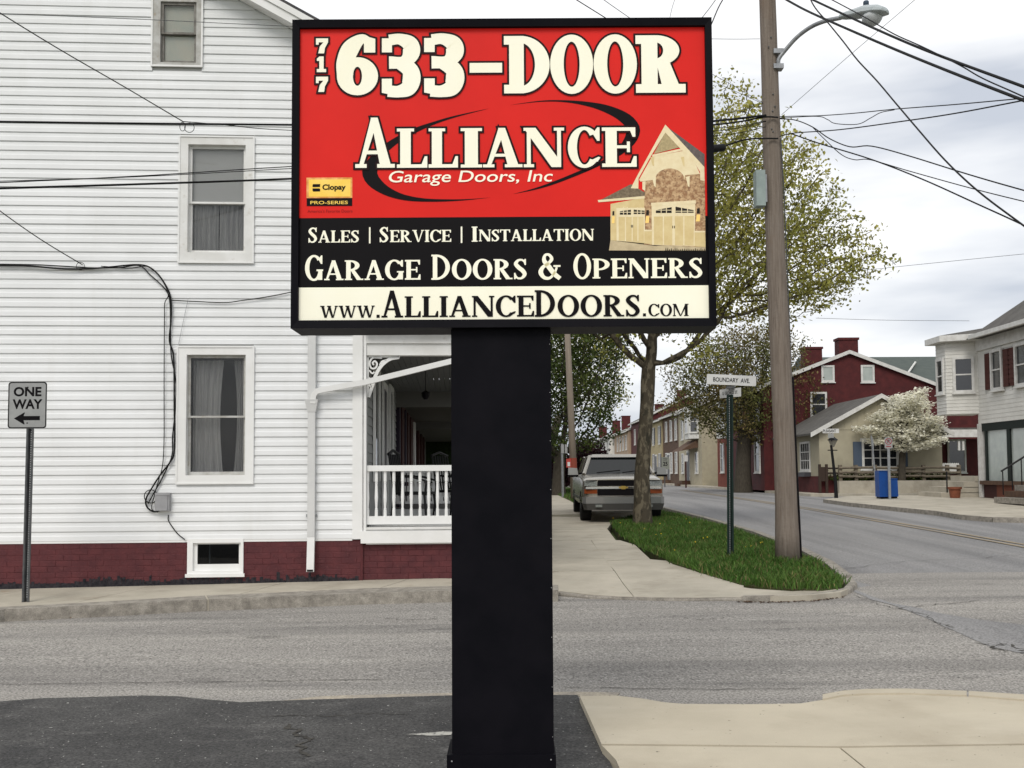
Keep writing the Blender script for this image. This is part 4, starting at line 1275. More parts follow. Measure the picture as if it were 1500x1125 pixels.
def sash_window(key, trim, sashm, meet, casing_w, deep=0.05):
    C, O = WINS[key]['C'], WINS[key]['O']
    mb = MB()
    ring(mb, C[0], C[1], C[2], C[3], (O[0] - C[0], C[1] - O[1], O[2] - C[2], C[3] - O[3]), -0.036, 0.03, 0)
    ring(mb, C[0] - 0.012, C[1] + 0.012, C[2] - 0.012, C[3] + 0.012, 0.022, -0.046, -0.02, 1)    # vinyl channel round the casing
    # jamb liner going back
    ring(mb, O[0] - 0.012, O[1] + 0.012, O[2] - 0.012, O[3] + 0.012, 0.012, 0.0301, 0.16, 0)
    win = mb.build('window', [trim, TRIM2], house, local=True)
    zm = O[2] + (O[3] - O[2]) * meet
    s = 0.038
    for nm, z0, z1, y0 in (('upper_sash', zm - 0.012, O[3], deep - 0.02), ('lower_sash', O[2], zm + 0.014, deep + 0.012)):
        mb = MB()
        ring(mb, O[0], O[1], z0, z1, (s, s, s * 1.2 if nm == 'lower_sash' else 0.026, s if nm == 'upper_sash' else 0.026), y0, y0 + 0.03)
        mb.build(nm, sashm, win, local=True)
        mb = MB(); mb.box(O[0] + s - 0.004, O[1] - s + 0.004, y0 + 0.012, y0 + 0.016, z0 + 0.02, z1 - 0.02)
        mb.build('pane', GLASS, win, local=True)
    mb = MB()                                 # the dim room behind
    a, b, c, d = O[0] - 0.35, O[1] + 0.35, O[2] - 0.3, O[3] + 0.1
    mb.face([(a, 1.6, c), (b, 1.6, c), (b, 1.6, d), (a, 1.6, d)]); mb.face([(a, .17, c), (a, 1.6, c), (a, 1.6, d), (a, .17, d)]); mb.face([(b, .17, c), (b, 1.6, c), (b, 1.6, d), (b, .17, d)])
    mb.face([(a, .17, c), (b, .17, c), (b, 1.6, c), (a, 1.6, c)]); mb.face([(a, .17, d), (b, .17, d), (b, 1.6, d), (a, 1.6, d)])
    mb.face([(a, .17, c), (b, .17, c), (b, .17, O[2]), (a, .17, O[2])]); mb.face([(a, .17, O[3]), (b, .17, O[3]), (b, .17, d), (a, .17, d)])
    mb.face([(a, .17, c), (O[0], .17, c), (O[0], .17, d), (a, .17, d)]); mb.face([(O[1], .17, c), (b, .17, c), (b, .17, d), (O[1], .17, d)])
    mb.build('room', DARK, win, local=True)
    return win, O, zm
w1, O, zm = sash_window('attic', GREYTRIM, SASHD, 0.49, 0.05, deep=0.008)
mb = MB(); mb.box(O[0], O[1], 0.054, 0.057, O[2], O[3]); mb.build('window_film', PAPER, w1, local=True)
w2, O, zm = sash_window('upper', TRIM, TRIM, 0.47, 0.05)
mb = MB(); mb.box(O[0] + .02, O[1] - .02, 0.095, 0.098, zm - 0.02, O[3]); mb.build('roller_shade', SHADE, w2, local=True)
mid = (O[0] + O[1]) / 2
curtain(O[0] + 0.02, mid - 0.005, O[2], zm, 0.125, w2); curtain(mid + 0.005, O[1] - 0.02, O[2], zm, 0.125, w2)
w3, O, zm = sash_window('lower', TRIM2, GREYTRIM, 0.485, 0.05)
wd = O[1] - O[0]
curtain(O[0] + 0.03, O[0] + wd * 0.56, O[2], O[3] - 0.05, 0.20, w3, waist=0.10, side=0)
curtain(O[0] + wd * 0.74, O[1] - 0.03, O[2], O[3] - 0.05, 0.20, w3, waist=0.25, side=1)
# cellar window
C, O = WINS['cellar']['C'], WINS['cellar']['O']
mb = MB()
ring(mb, C[0], C[1], C[2], C[3], (O[0] - C[0], C[1] - O[1], O[2] - C[2], C[3] - O[3]), -0.03, 0.05)
mb.box(C[0] - 0.02, C[1] + 0.02, -0.05, -0.0301, C[2], C[2] + 0.045)
w4 = mb.build('window', TRIM2, house, local=True)
mb = MB(); ring(mb, O[0], O[1], O[2], O[3], (0.05, 0.03, 0.085, 0.02), 0.012, 0.045); mb.build('sash', TRIM2, w4, local=True)
mb = MB(); mb.box(O[0] + .04, O[1] - .02, 0.028, 0.032, O[2] + .07, O[3] - .01); mb.build('pane', GLASSD, w4, local=True)
mb = MB()
a, b, c, d = O[0] - .3, O[1] + .3, O[2] - .3, O[3] + .1
mb.face([(a, .9, c), (b, .9, c), (b, .9, d), (a, .9, d)]); mb.face([(a, .06, c), (a, .9, c), (a, .9, d), (a, .06, d)]); mb.face([(b, .06, c), (b, .9, c), (b, .9, d), (b, .06, d)]); mb.face([(a, .06, d), (b, .06, d), (b, .9, d), (a, .9, d)]); mb.face([(a, .06, c), (b, .06, c), (b, .9, c), (a, .9, c)])
mb.build('room', DARK, w4, local=True)
mb = MB(); mb.box(O[0] + (O[1] - O[0]) * .30, O[0] + (O[1] - O[0]) * .32, 0.08, 0.1, O[2], O[3]); mb.build('curtain', CURT, w4, local=True)

# ------------------------------------------------------------------ downspout and slanting leader pipe
DSP = mat('painted downspout', (0.56, 0.565, 0.56), 0.45, (0.63, 0.63, 0.62), 3)
DSPW = mat('white downspout', (0.74, 0.74, 0.73), 0.45, (0.68, 0.68, 0.66), 3)
dx0, dx1 = hx(451.5, 700), hx(463, 700)
mb = MB(); mb.box(dx0, dx1, -0.105, -0.032, hz(598, 457), EAVE - 0.1)
dsp = mb.build('downspout', DSP, house, local=True)
mb = MB(); mb.box(dx0 + .004, dx1 - .004, -0.10, -0.036, hz(786, 457), hz(604, 457)); mb.build('lower_pipe', DSP, dsp, local=True)
zb_ = hz(836, 456)
mb = MB()
mb.prism([(dx0 + .004, -0.16, zb_), (dx1 - .004, -0.16, zb_), (dx1 - .004, -0.10, zb_), (dx0 + .004, -0.10, zb_)], [(dx0 + .004, -0.10, hz(786.2, 457)), (dx1 - .004, -0.10, hz(786.2, 457)), (dx1 - .004, -0.036, hz(786.2, 457)), (dx0 + .004, -0.036, hz(786.2, 457))])
mb.build('spout', DSPW, dsp, local=True)
mb = MB(); mb.box(dx0 + .012, dx1 - .012, -0.163, -0.1595, zb_ + .004, zb_ + .03); mb.build('spout_mouth', DARK, dsp, local=True)
zt_, zc_ = hz(586, 457), hz(604, 457)
mb = MB()
mb.prism([(dx0 + .0, -0.105, zc_), (dx1 - .0, -0.105, zc_), (dx1 - .0, -0.031, zc_), (dx0 + .0, -0.031, zc_)], [(dx0 - .035, -0.135, zt_), (dx1 + .035, -0.135, zt_), (dx1 + .035, -0.031, zt_), (dx0 - .035, -0.031, zt_)])
mb.build('funnel', DSP, dsp, local=True)
def sq_pipe(pts, w, d, name, m, parent):
    mb = MB()
    rows = []
    for i, p in enumerate(pts):
        t = Vector(pts[min(i + 1, len(pts) - 1)]) - Vector(pts[max(i - 1, 0)]); t.normalize()
        nrm = Vector((-t.z, 0, t.x))
        rows.append([tuple(Vector(p) + nrm * a + Vector((0, b, 0))) for a, b in ((-w, -d), (w, -d), (w, d), (-w, d))])
    for r0, r1 in zip(rows, rows[1:]):
        for k in range(4):
            mb.face([r0[k], r0[(k + 1) % 4], r1[(k + 1) % 4], r1[k]])
    mb.face(rows[0]); mb.face(rows[-1])
    return mb.build(name, m, parent, local=True)
lp = [(WL(460, 592)[0], -0.10, WL(460, 592)[1]), (WL(461, 580)[0], -0.10, WL(461, 580)[1]), (WL(466, 574)[0], -0.105, WL(466, 574)[1]), (WL(480, 571)[0], -0.11, WL(480, 571)[1]), (WL(537, 561)[0], -0.12, WL(537, 561)[1]), (WL(662, 530.5)[0], -0.12, WL(662, 530.5)[1]), (WL(735, 512)[0], -0.10, WL(735, 512)[1])]
sq_pipe(lp, 0.036, 0.03, 'leader_pipe', DSPW, dsp)
for s in (dx0 - .02, dx1):
    mb = MB(); mb.box(s, s + .02, -0.04, -0.024, hz(757, 457), hz(753, 457)); mb.build('strap_tab', GALV, dsp, local=True)

# ------------------------------------------------------------------ porch
PX1 = hx(742, 700)                            # outer corner of the porch
PFZ = hz(772, 600)                            # porch floor
zbm0, zbm1, zbm2 = hz(520.5, 600), hz(503.5, 600), hz(491, 600)
mb = MB(); mb.box(0.031, PX1, -0.02, HD, hz(797, 600), PFZ - 0.03); mb.box(0.031, PX1 + .03, -0.045, HD, PFZ - 0.029, PFZ)
mb.build('porch_floor', TRIM, house, local=True)
mb = MB(); mb.box(hx(529), PX1, -0.05, -0.021, hz(795, 600), hz(777, 600)); mb.build('porch_skirt', TRIM2, house, local=True)
mb = MB(); mb.box(0.032, PX1, -0.01, 0.12, zbm0, zbm1); mb.box(0.032, PX1, -0.04, 0.13, zbm1 + .001, zbm2 + 0.06); mb.box(PX1 - .13, PX1, 0.131, HD, zbm0, zbm2)
mb.build('porch_beam', TRIM, house, local=True)
mb = MB()
for i in range(22):                           # ceiling boards, running to the back
    a = 0.0 + i * 0.095
    if a + .09 > PX1 - .13: break
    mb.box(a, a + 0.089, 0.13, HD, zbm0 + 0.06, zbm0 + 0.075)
mb.build('porch_ceiling', mat('shade darkened ceiling boards', (0.13, 0.13, 0.125), 0.7), house, local=True)  # ceiling colour darkened to deepen the shade inside the porch
mb = MB(); mb.box(0.0, PX1 + .2, -0.2, HD, zbm2 + 0.06, zbm2 + 0.16)
mb.prism([(0.0, -0.2, zbm2 + .161), (PX1 + .2, -0.2, zbm2 + .161), (0.0, -0.2, zbm2 + .55)], [(0.0, HD, zbm2 + .161), (PX1 + .2, HD, zbm2 + .161), (0.0, HD, zbm2 + .55)])
mb.build('porch_roof', SHING, house, local=True)
mb = MB(); mb.lathe([(0.06, 0), (0.06, .2), (.045, .25), (.045, 1.6), (.06, 1.7), (.06, zbm0 - PFZ)], PX1 - .07, 0.06, PFZ, 12); mb.build('porch_post', TRIM, house, local=True, smooth=True)
# railing
zt0, zt1 = hz(690, 600), hz(681.5, 600)
zq0, zq1 = hz(768, 600), hz(756, 600)
mb = MB(); mb.box(0.032, PX1 - .13, 0.02, 0.10, zt0, zt1); rail = mb.build('porch_railing', TRIM2, house, local=True)
mb = MB(); mb.box(0.032, PX1 - .13, 0.025, 0.095, zq0, zq1); mb.build('bottom_rail', TRIM2, rail, local=True)
mb = MB()
hgt = zt0 - zq1
s_ = 0.021
def sqsec(r, z): return [(-r, -r, z), (r, -r, z), (r, r, z), (-r, r, z)]
bal_prof = [(s_, 0), (s_, .14), (.015, .15), (.021, .165), (.014, .18), (.023, .40), (.016, .72), (.021, .735), (.014, .75), (s_, .77), (s_, 1.0)]
n0 = 0
for (r, z) in bal_prof:
    k = 8
    mb.v += [(r * 1.05 * math.cos(R(22.5 + 45 * i)), r * 1.05 * math.sin(R(22.5 + 45 * i)), z * hgt) for i in range(8)]
for j in range(len(bal_prof) - 1):
    for i in range(8):
        mb.f.append((j * 8 + i, j * 8 + (i + 1) % 8, (j + 1) * 8 + (i + 1) % 8, (j + 1) * 8 + i)); mb.m.append(0)
bal = None
u = 538.0
while u < 735:
    M4 = Matrix.Translation((hx(u, 720), 0.06, zq1))
    if bal is None:
        bal = mb.build('baluster', TRIM2, rail, local=True); bal.matrix_basis = M4
    else: inst(bal, rail, M4)
    u += 12.85
# scroll bracket under the beam
def bracket(sx, xo):
    mb = MB()
    def bar(pts, w):
        q = spline(pts, 8)
        L, Rr = [], []
        for i in range(len(q)):
            d = q[min(i + 1, len(q) - 1)] - q[max(i - 1, 0)]; d = d / (np.linalg.norm(d) + 1e-9)
            nn = np.array([-d[1], d[0]])
            L.append(q[i] + nn * w); Rr.append(q[i] - nn * w)
        for i in range(len(q) - 1):
            lo = [(xo + sx * p[0], 0.03, zbm0 + p[1]) for p in (L[i], L[i + 1], Rr[i + 1], Rr[i])]
            mb.prism(lo, [(a, 0.065, c) for a, b, c in lo])
    bar([(0.012, -0.01), (0.012, -0.56)], 0.012); bar([(0.0, -0.012), (0.44, -0.012)], 0.012)
    bar([(0.43, -0.02), (0.30, -0.05), (0.19, -0.14), (0.12, -0.26), (0.075, -0.40), (0.02, -0.56)], 0.022)
    bar([(0.20, -0.03), (0.08, -0.03), (0.035, -0.10), (0.06, -0.17), (0.115, -0.165), (0.135, -0.11), (0.105, -0.075), (0.075, -0.10), (0.09, -0.125)], 0.011)
    bar([(0.03, -0.20), (0.07, -0.24), (0.10, -0.22)], 0.010); bar([(0.025, -0.30), (0.06, -0.33), (0.085, -0.30)], 0.010); bar([(0.02, -0.38), (0.05, -0.42), (0.065, -0.40)], 0.010)
    bar([(0.17, -0.13), (0.20, -0.08), (0.26, -0.06)], 0.010)
    return mb.build('bracket', TRIM2, house, local=True)
bracket(1, 0.034); bracket(-1, PX1 - .14)
# street front seen along the porch: clapboards, door, window, shutters
DKSCREEN = mat('dark green sky blocker', (0.012, 0.02, 0.008), 0.9, (0.03, 0.045, 0.015), 12, 5)  # dark green for the added blocker at the far porch end
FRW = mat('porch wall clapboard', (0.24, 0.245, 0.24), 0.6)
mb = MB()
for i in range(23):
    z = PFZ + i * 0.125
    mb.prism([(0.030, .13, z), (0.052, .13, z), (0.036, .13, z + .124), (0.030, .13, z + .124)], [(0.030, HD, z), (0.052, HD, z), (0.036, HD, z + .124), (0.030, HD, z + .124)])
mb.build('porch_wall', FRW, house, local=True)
def framed(y0, y1, z0, z1, m, nm, xo=0.055):
    mb = MB()
    for a, b, c, d in ((y0 - .1, y0, z0, z1 + .1), (y1, y1 + .1, z0, z1 + .1), (y0, y1, z1, z1 + .1)):
        mb.box(xo, xo + .035, a, b, c, d)
    o = mb.build(nm, TRIM, house, local=True)
    mb = MB(); mb.box(xo, xo + .012, y0, y1, z0, z1); mb.build('leaf' if 'door' in nm else 'pane', m, o, local=True)
    return o
DGREY = mat('dark grey door paint', (0.06, 0.06, 0.07), 0.4)
framed(0.9, 1.7, PFZ + .6, PFZ + 2.2, GLASSD, 'porch_window'); framed(2.6, 3.5, PFZ + .02, PFZ + 2.1, DGREY, 'porch_door'); framed(4.3, 5.1, PFZ + .6, PFZ + 2.2, GLASSD, 'porch_window')
# hanging lantern
mb = MB(); mb.tube([(0.75, 2.6, zbm0 + .06), (0.75, 2.6, zbm0 - .28)], 0.006); mb.lathe([(.02, .0), (.07, -.03), (.06, -.1), (.03, -.14)], .75, 2.6, zbm0 - .26, 8)
mb.build('porch_lantern', INK, house, local=True)

# next house of the row, whose porch continues this one
PGREY = mat('shade grey on porch parts', (0.16, 0.155, 0.145), 0.8)  # grey instead of white trim, porch shade put into the colour
HB = thing('row_house', 'brick row house with purple door whose porch adjoins the white corner house', 'house', HO + HU * 0 + HN * (-HD - 0.02), HA)
PURP = mat('purple painted shutter', (0.035, 0.028, 0.045), 0.6); MAROON = mat('maroon painted boards', (0.055, 0.020, 0.019), 0.6)
mb = MB(); mb.box(-9, 0.0, 0, 11.0, 0, 5.6); mb.build('wall', BRICKRED, HB, local=True)
mb = MB(); mb.prism([(-9.2, 0, 5.6), (0.3, 0, 5.6), (-4.5, 0, 7.4)], [(-9.2, 11, 5.6), (0.3, 11, 5.6), (-4.5, 11, 7.4)]); mb.build('roof', SHING, HB, local=True)
for y, w_, m_ in ((0.5, .5, PURP), (1.6, .9, MAROON), (3.2, .5, PURP), (4.3, .9, MAROON), (6.2, 1.2, MAROON), (8.6, .8, TRIM)):
    mb = MB(); mb.box(0.001, 0.09, y, y + w_, PFZ + .02, PFZ + 2.2); mb.build('door' if m_ is MAROON else 'shutter', m_, HB, local=True)
mb = MB(); mb.box(0.0, PX1, 0.0, 11, 0, PFZ - .02); mb.build('porch_floor', PGREY, HB, local=True)
mb = MB(); mb.box(0.0, PX1 + .2, 0.0, 11, zbm0 + .02, zbm0 + .3); mb.box(0.0, PX1, -0.0, .1, zbm0 - .25, zbm0 + .019); mb.build('porch_roof', PGREY, HB, local=True)
for y in (0.05, 5.2, 10.8):
    mb = MB(); mb.box(PX1 - .15, PX1 - .03, y, y + .12, PFZ - .019, zbm0 + .019); mb.build('porch_post', TRIM, HB, local=True)
# a further house closes the view along the porches
HC = thing('row_house', 'farther row house with dark porch glimpsed along the side porch', 'house', HO + HN * (-HD - 11.1), HA)
mb = MB(); mb.box(-9, 0.0, 0, 13.0, 0, 5.6); mb.build('wall', FRW, HC, local=True)
mb = MB(); mb.prism([(-9.2, 0, 5.6), (0.3, 0, 5.6), (-4.5, 0, 7.4)], [(-9.2, 13, 5.6), (0.3, 13, 5.6), (-4.5, 13, 7.4)]); mb.build('roof', SHING, HC, local=True)
mb = MB(); mb.box(0.0, PX1, 0.0, 13, 0, PFZ - .02); mb.build('porch_floor', PGREY, HC, local=True)
mb = MB(); mb.box(0.0, PX1 + .1, 0.0, 13, zbm0 - .2, zbm0 + .3); mb.build('porch_roof', PGREY, HC, local=True)
mb = MB(); mb.box(0.0, PX1, 12.6, 13.2, PFZ, zbm0 - .2); mb.build('sky_blocker', DKSCREEN, HC, local=True)  # added box that blocks the bright sky at the far end
for y in (1.0, 4.0, 7.0):
    mb = MB(); mb.box(0.001, 0.09, y, y + .9, PFZ + .02, PFZ + 2.2); mb.build('door', MAROON, HC, local=True)
# cut-out balustrade between the two porches
for k, y in enumerate((0.12, 5.25)):
    mb = MB()
    mb.box(0.02, PX1 - .16, y, y + .06, PFZ + .72, PFZ + .78); mb.box(0.02, PX1 - .16, y, y + .06, PFZ + .10, PFZ + .15)
    rl = mb.build('porch_railing', TRIM, HB, local=True)
    pb = None
    for i in range(14):
        x = 0.06 + i * 0.125
        if x > PX1 - .3: break
        if pb is None:
            mb = MB()
            for zz0, zz1, ww in ((.15, .26, .05), (.26, .34, .02), (.34, .46, .05), (.46, .54, .02), (.54, .72, .05)):
                mb.box(-ww, ww, .02, .04, zz0, zz1)
            pb = mb.build('cutout_slat', TRIM, rl, local=True); pb.matrix_basis = Matrix.Translation((x, y, PFZ))
        else: inst(pb, rl, Matrix.Translation((x, y, PFZ)))
# two dark porch chairs
IRON = mat('dark iron paint', (0.012, 0.012, 0.013), 0.5)
def porch_chair(x, y, rz, label):
    c = thing('porch_chair', label, 'chair', HO + HU * x - HN * y + Vector((0, 0, PFZ)), HA + rz, 'chairs on the side porch')
    mb = MB(); mb.box(-.26, .26, -.25, .25, .40, .44); mb.build('seat', IRON, c, local=True)
    mb = MB()
    for i in range(7):
        xx = -.24 + i * .08
        mb.tube([(xx, .25, .44), (xx, .33, 1.0)], 0.014, 5)
    mb.tube([(-.26, .33, 1.0), (0, .34, 1.06), (.26, .33, 1.0)], 0.022, 6); mb.build('backrest', IRON, c, local=True)
    for sx in (-1, 1):
        for yy in (-.22, .24):
            mb = MB(); mb.tube([(sx * .25, yy, .41), (sx * .28, yy * 1.2, 0)], 0.018, 6); mb.build('leg', IRON, c, local=True)
        mb = MB(); mb.tube([(sx * .27, .27, .68), (sx * .28, -.05, .66), (sx * .28, -.26, .60), (sx * .27, -.24, .42)], 0.018, 6); mb.build('armrest', IRON, c, local=True)
porch_chair(.62, 1.5, R(75), 'dark iron porch chair nearest the railing')
porch_chair(1.25, 3.0, R(60), 'dark iron porch chair further back on the porch')

# ------------------------------------------------------------------ utility box and cables on the wall
ub0, ub1 = WL(231, 748), WL(251, 722)
ubp = HO + HU * ub0[0] + HN * 0.02
box = thing('utility_box', 'small grey utility box on the siding below the window', 'box', (ubp.x, ubp.y, HZ + ub0[1]), HA)
W_, H_ = ub1[0] - ub0[0], ub1[1] - ub0[1]
mb = MB(); mb.box(0, W_, -0.075, 0.0, 0, H_); mb.build('body', GREYBOX, box, local=True)
mb = MB(); mb.box(-.008, W_ + .008, -0.088, -0.0755, H_ - .03, H_ + .006); mb.box(-.004, W_ - .02, -0.086, -0.0755, .004, H_ - .034); mb.build('lid', GREYBOX, box, local=True)
def on_wall(px, out):
    return [wall_hit(u, v) + HN * out for u, v in px]
def cable(name, pts, r, label, m=BLACKRUB, n=7, sides=6, cat='cable', group=None):
    q = [Vector(p) for p in spline([tuple(p) for p in pts], n)]
    mb = MB(); mb.tube(q, r, sides)
    return tag(mb.build(name, m, smooth=True), label, cat, group)
WO = 0.04
cable('service_cable', on_wall([(-30, 390), (40, 390.5), (95, 395), (145, 394), (205, 389), (228, 398), (245, 420), (252, 440), (252, 470), (250, 500), (256, 525), (257, 600), (257, 660), (250, 678), (237, 695), (226, 712), (216, 730), (217, 742), (226, 749), (235, 748)], WO + .012), 0.011, 'thick black cable running along the siding and down beside the lower window')
cable('service_cable', on_wall([(-30, 387.5), (60, 389), (130, 393), (175, 393), (205, 390), (222, 404), (243, 424), (250, 442), (251, 480), (252, 520), (259, 560), (258, 600), (254, 640), (253, 668), (239, 700), (228, 720), (218, 738)], WO), 0.008, 'thinner black cable twisting over the thick one beside the lower window')
cable('service_cable', on_wall([(150, 391), (190, 394), (220, 392), (238, 410), (248, 432), (243, 445), (242.5, 470), (242, 560), (242, 640), (240, 680), (235, 700), (228, 725), (224, 745), (233, 750)], WO + .01), 0.006, 'black cable hanging straight, leftmost of those beside the lower window')
cable('service_cable', on_wall([(252, 440.5), (290, 442.5), (330, 444), (355, 441), (390, 436), (430, 428), (470, 418)], WO), 0.007, 'black cable drooping to the right across the siding above the lower window')
cable('service_cable', on_wall([(248, 754), (248, 762), (254, 772), (262, 782), (272, 790)], WO), 0.007, 'short black cable from the grey utility box down to the cellar window')
lo = [(232 - 9 + 9.5 * math.cos(a), 727 + 9.5 * math.sin(a)) for a in np.linspace(0.3, 6.5, 14)]
cable('cable_coil', on_wall(lo, WO + .02), 0.006, 'small loop of black cable left of the grey utility box', n=4)
cable('ground_wire', on_wall([(277, 438), (270, 470), (263, 504)], WO), 0.003, 'thin grey wire slanting to the top corner of the lower window', GALV)
# ------------------------------------------------------------------ signs on posts
SIGNW = mat('weathered sign white', (0.33, 0.335, 0.33), 0.55, (0.27, 0.275, 0.27), 6, layers=(((0.5, 0.5, 0.5), 20, 4, 0.65, 0.8, None, 0.5),))
SIGNB = mat('bright sign white', (0.62, 0.62, 0.61), 0.5, (0.55, 0.55, 0.54), 5)
STEEL = mat('dark channel steel', (0.07, 0.075, 0.08), 0.5, (0.11, 0.11, 0.11), 10, metal=0.3)
HOLE = mat('bright hole', (0.45, 0.46, 0.47), 0.6)
GREENP = mat('dark green channel steel', (0.008, 0.018, 0.016), 0.5, (0.013, 0.026, 0.022), 8)
XX, NN = (1, 0, 0), (0, -1, 0)
def rrect(x0, x1, z0, z1, r, n=5):
    pts = []
    for cx_, cz_, a0 in ((x1 - r, z0 + r, -90), (x1 - r, z1 - r, 0), (x0 + r, z1 - r, 90), (x0 + r, z0 + r, 180)):
        for i in range(n + 1):
            a = R(a0 + 90 * i / n); pts.append((cx_ + r * math.cos(a), cz_ + r * math.sin(a)))
    return pts
def plate(mb, pts, y0, y1, m=0):
    mb.prism([(x, y1, z) for x, z in pts], [(x, y0, z) for x, z in pts], m)
def channel_post(parent, x, y, z0, z1, w, m, holes=True, d=0.03, lean=0.0):
    mb = MB()
    X = lambda t: lean * t
    for (a, b, c, e_) in ((-w / 2, -w / 4, -0.012, 0.0), (-w / 4, -w / 4 + .006, -0.0, d), (-w / 4 + .006, w / 4 - .006, d - .006, d), (w / 4 - .006, w / 4, 0.0, d), (w / 4, w / 2, -0.012, 0.0)):
        mb.prism([(x + p, y + q_, z0) for p, q_ in ((a, c), (b, c), (b, e_), (a, e_))], [(x + p + X(1), y + q_, z1) for p, q_ in ((a, c), (b, c), (b, e_), (a, e_))])
    po = mb.build('post', m, parent)
    if holes:
        mb = MB()
        k = 0
        zz = z0 + 0.1
        while zz < z1 - .03:
            t = (zz - z0) / (z1 - z0)
            mb.box(x + X(t) - .006, x + X(t) + .006, y + d - .0065, y + d - .0062, zz, zz + .012)
            zz += 0.027
        h_ = mb.build('hole_row', HOLE, po); h_['kind'] = 'stuff'
    return po
b0 = gp(36.5, 882, SW)
t = thing('one_way_sign', 'grey ONE WAY sign with left arrow on a steel channel post', 'sign', b0)
d_ = b0.y
ul, vt = at(13.2, 559.5, d_), at(68.5, 627.5, d_)
x0, x1, z0, z1 = ul.x, vt.x, vt.z, ul.z
zc = (x0 + x1) / 2
channel_post(t, b0.x + 0.008, d_ + 0.004, b0.z - .05, z1 - .1, 0.085, STEEL, lean=0.02)
mb = MB()
plate(mb, rrect(x0, x1, z0, z1, 0.035), d_ - 0.012, d_ - 0.009)
pl = mb.build('plate', SIGNW, t)
mb = MB()                                     # printed border, legend and arrow
o_in, o_out = rrect(x0 + .014, x1 - .014, z0 + .014, z1 - .014, 0.028), rrect(x0 + .002, x1 - .002, z0 + .002, z1 - .002, 0.035)
for i in range(len(o_in)):
    j = (i + 1) % len(o_in)
    mb.face([(p[0], d_ - .0128, p[1]) for p in (o_in[i], o_in[j], o_out[j], o_out[i])])
w_, h_ = x1 - x0, z1 - z0
F2 = lambda a, b: (x0 + w_ * a, d_ - .0128, z0 + h_ * b)
put_text(mb, 'ONE', F2(.14, .685), XX, NN, w_ * .72, h_ * .205, 0.0, bold=0.035)
put_text(mb, 'WAY', F2(.12, .415), XX, NN, w_ * .77, h_ * .21, 0.0, bold=0.035)
mb.face([F2(*p) for p in ((.16, .215), (.43, .345), (.44, .335), (.41, .265), (.83, .265), (.83, .175), (.41, .175), (.44, .09), (.42, .085))])
for p in ((.505, .88), (.505, .115)):
    c = F2(*p); mb.face([(c[0] + .009 * math.cos(a), c[1] - .001, c[2] + .009 * math.sin(a)) for a in np.linspace(0, 5.7, 9)])
mb.build('legend', INK, pl, tri=True)

# street name sign at the corner
b0 = gp(1070, 818, SW + .02); d_ = b0.y
t = thing('street_name_sign', 'white BOUNDARY AVE. street sign on a dark green post in the corner grass', 'sign', b0)
top = at(1069, 580, d_)
channel_post(t, b0.x, d_, b0.z - .05, top.z + .02, 0.10, GREENP, lean=top.x - b0.x, d=0.04)
A_, B_2 = at(1034.5, 566.5 - 2.5, d_ - .03), at(1107, 566.5, d_ - .03)
L_ = (B_2 - A_).length; ud = (B_2 - A_).normalized()
ax = Vector((ud.x, 0.0, at(1107, 567.5, d_ - .03).z - at(1034.5, 563.0, d_ - .03).z)).normalized()
upv = Vector((-ax.z, 0, ax.x))
ob = at(1035, 562.5, d_ - .03); hb = 15.0 * d_ / F_PX
mb = MB()
pts = [(ob + ax * x + upv * z) for x, z in rrect(0, L_, 0, hb, 0.02, 3)]
mb.prism([tuple(p + Vector((0, .004, 0))) for p in pts], [tuple(p) for p in pts]); bl = mb.build('blade', SIGNB, t)
mb = MB(); put_text(mb, 'BOUNDARY  AVE.', ob + ax * (L_ * .13) + upv * (hb * .27) + Vector((0, -.001, 0)), tuple(ax), NN, L_ * .74, hb * .44, 0.0, bold=0.02, up=tuple(upv)); mb.build('legend', INK, bl)
oc = at(1060, 581.5, d_ - .035); oc2 = at(1083, 568.5, d_ - .035)
mb = MB()
yw = 0.36
pa, pb_ = Vector((oc.x, oc.y + 0.28, 0)), Vector((oc2.x, oc.y - 0.10, 0))
u2 = (pb_ - pa).normalized(); L2 = (pb_ - pa).length; n2 = Vector((u2.y, -u2.x, 0))
if n2.y > 0: n2 = -n2
o2 = Vector((pa.x, pa.y, oc.z)); h2 = oc2.z - oc.z
mb.obox(o2, u2, n2, 0, L2, -.004, 0, 0, h2); b2 = mb.build('blade', SIGNB, t)
mb = MB(); put_text(mb, 'S. GEORGE ST.', o2 + u2 * (L2 * .14) + Vector((0, 0, h2 * .34)), tuple(u2), tuple(n2), L2 * .72, h2 * .36, 0.0015, bold=0.02); mb.build('legend', INK, b2)
mb = MB(); c_ = at(1070, 567, d_ - .03); mb.box(c_.x - .06, c_.x + .06, d_ - .05, d_ + .02, c_.z - .02, c_.z + .012); mb.box(c_.x - .02, c_.x + .02, d_ - .045, d_ + .015, c_.z - .05, c_.z - .021); mb.build('clamp', STEEL, t)

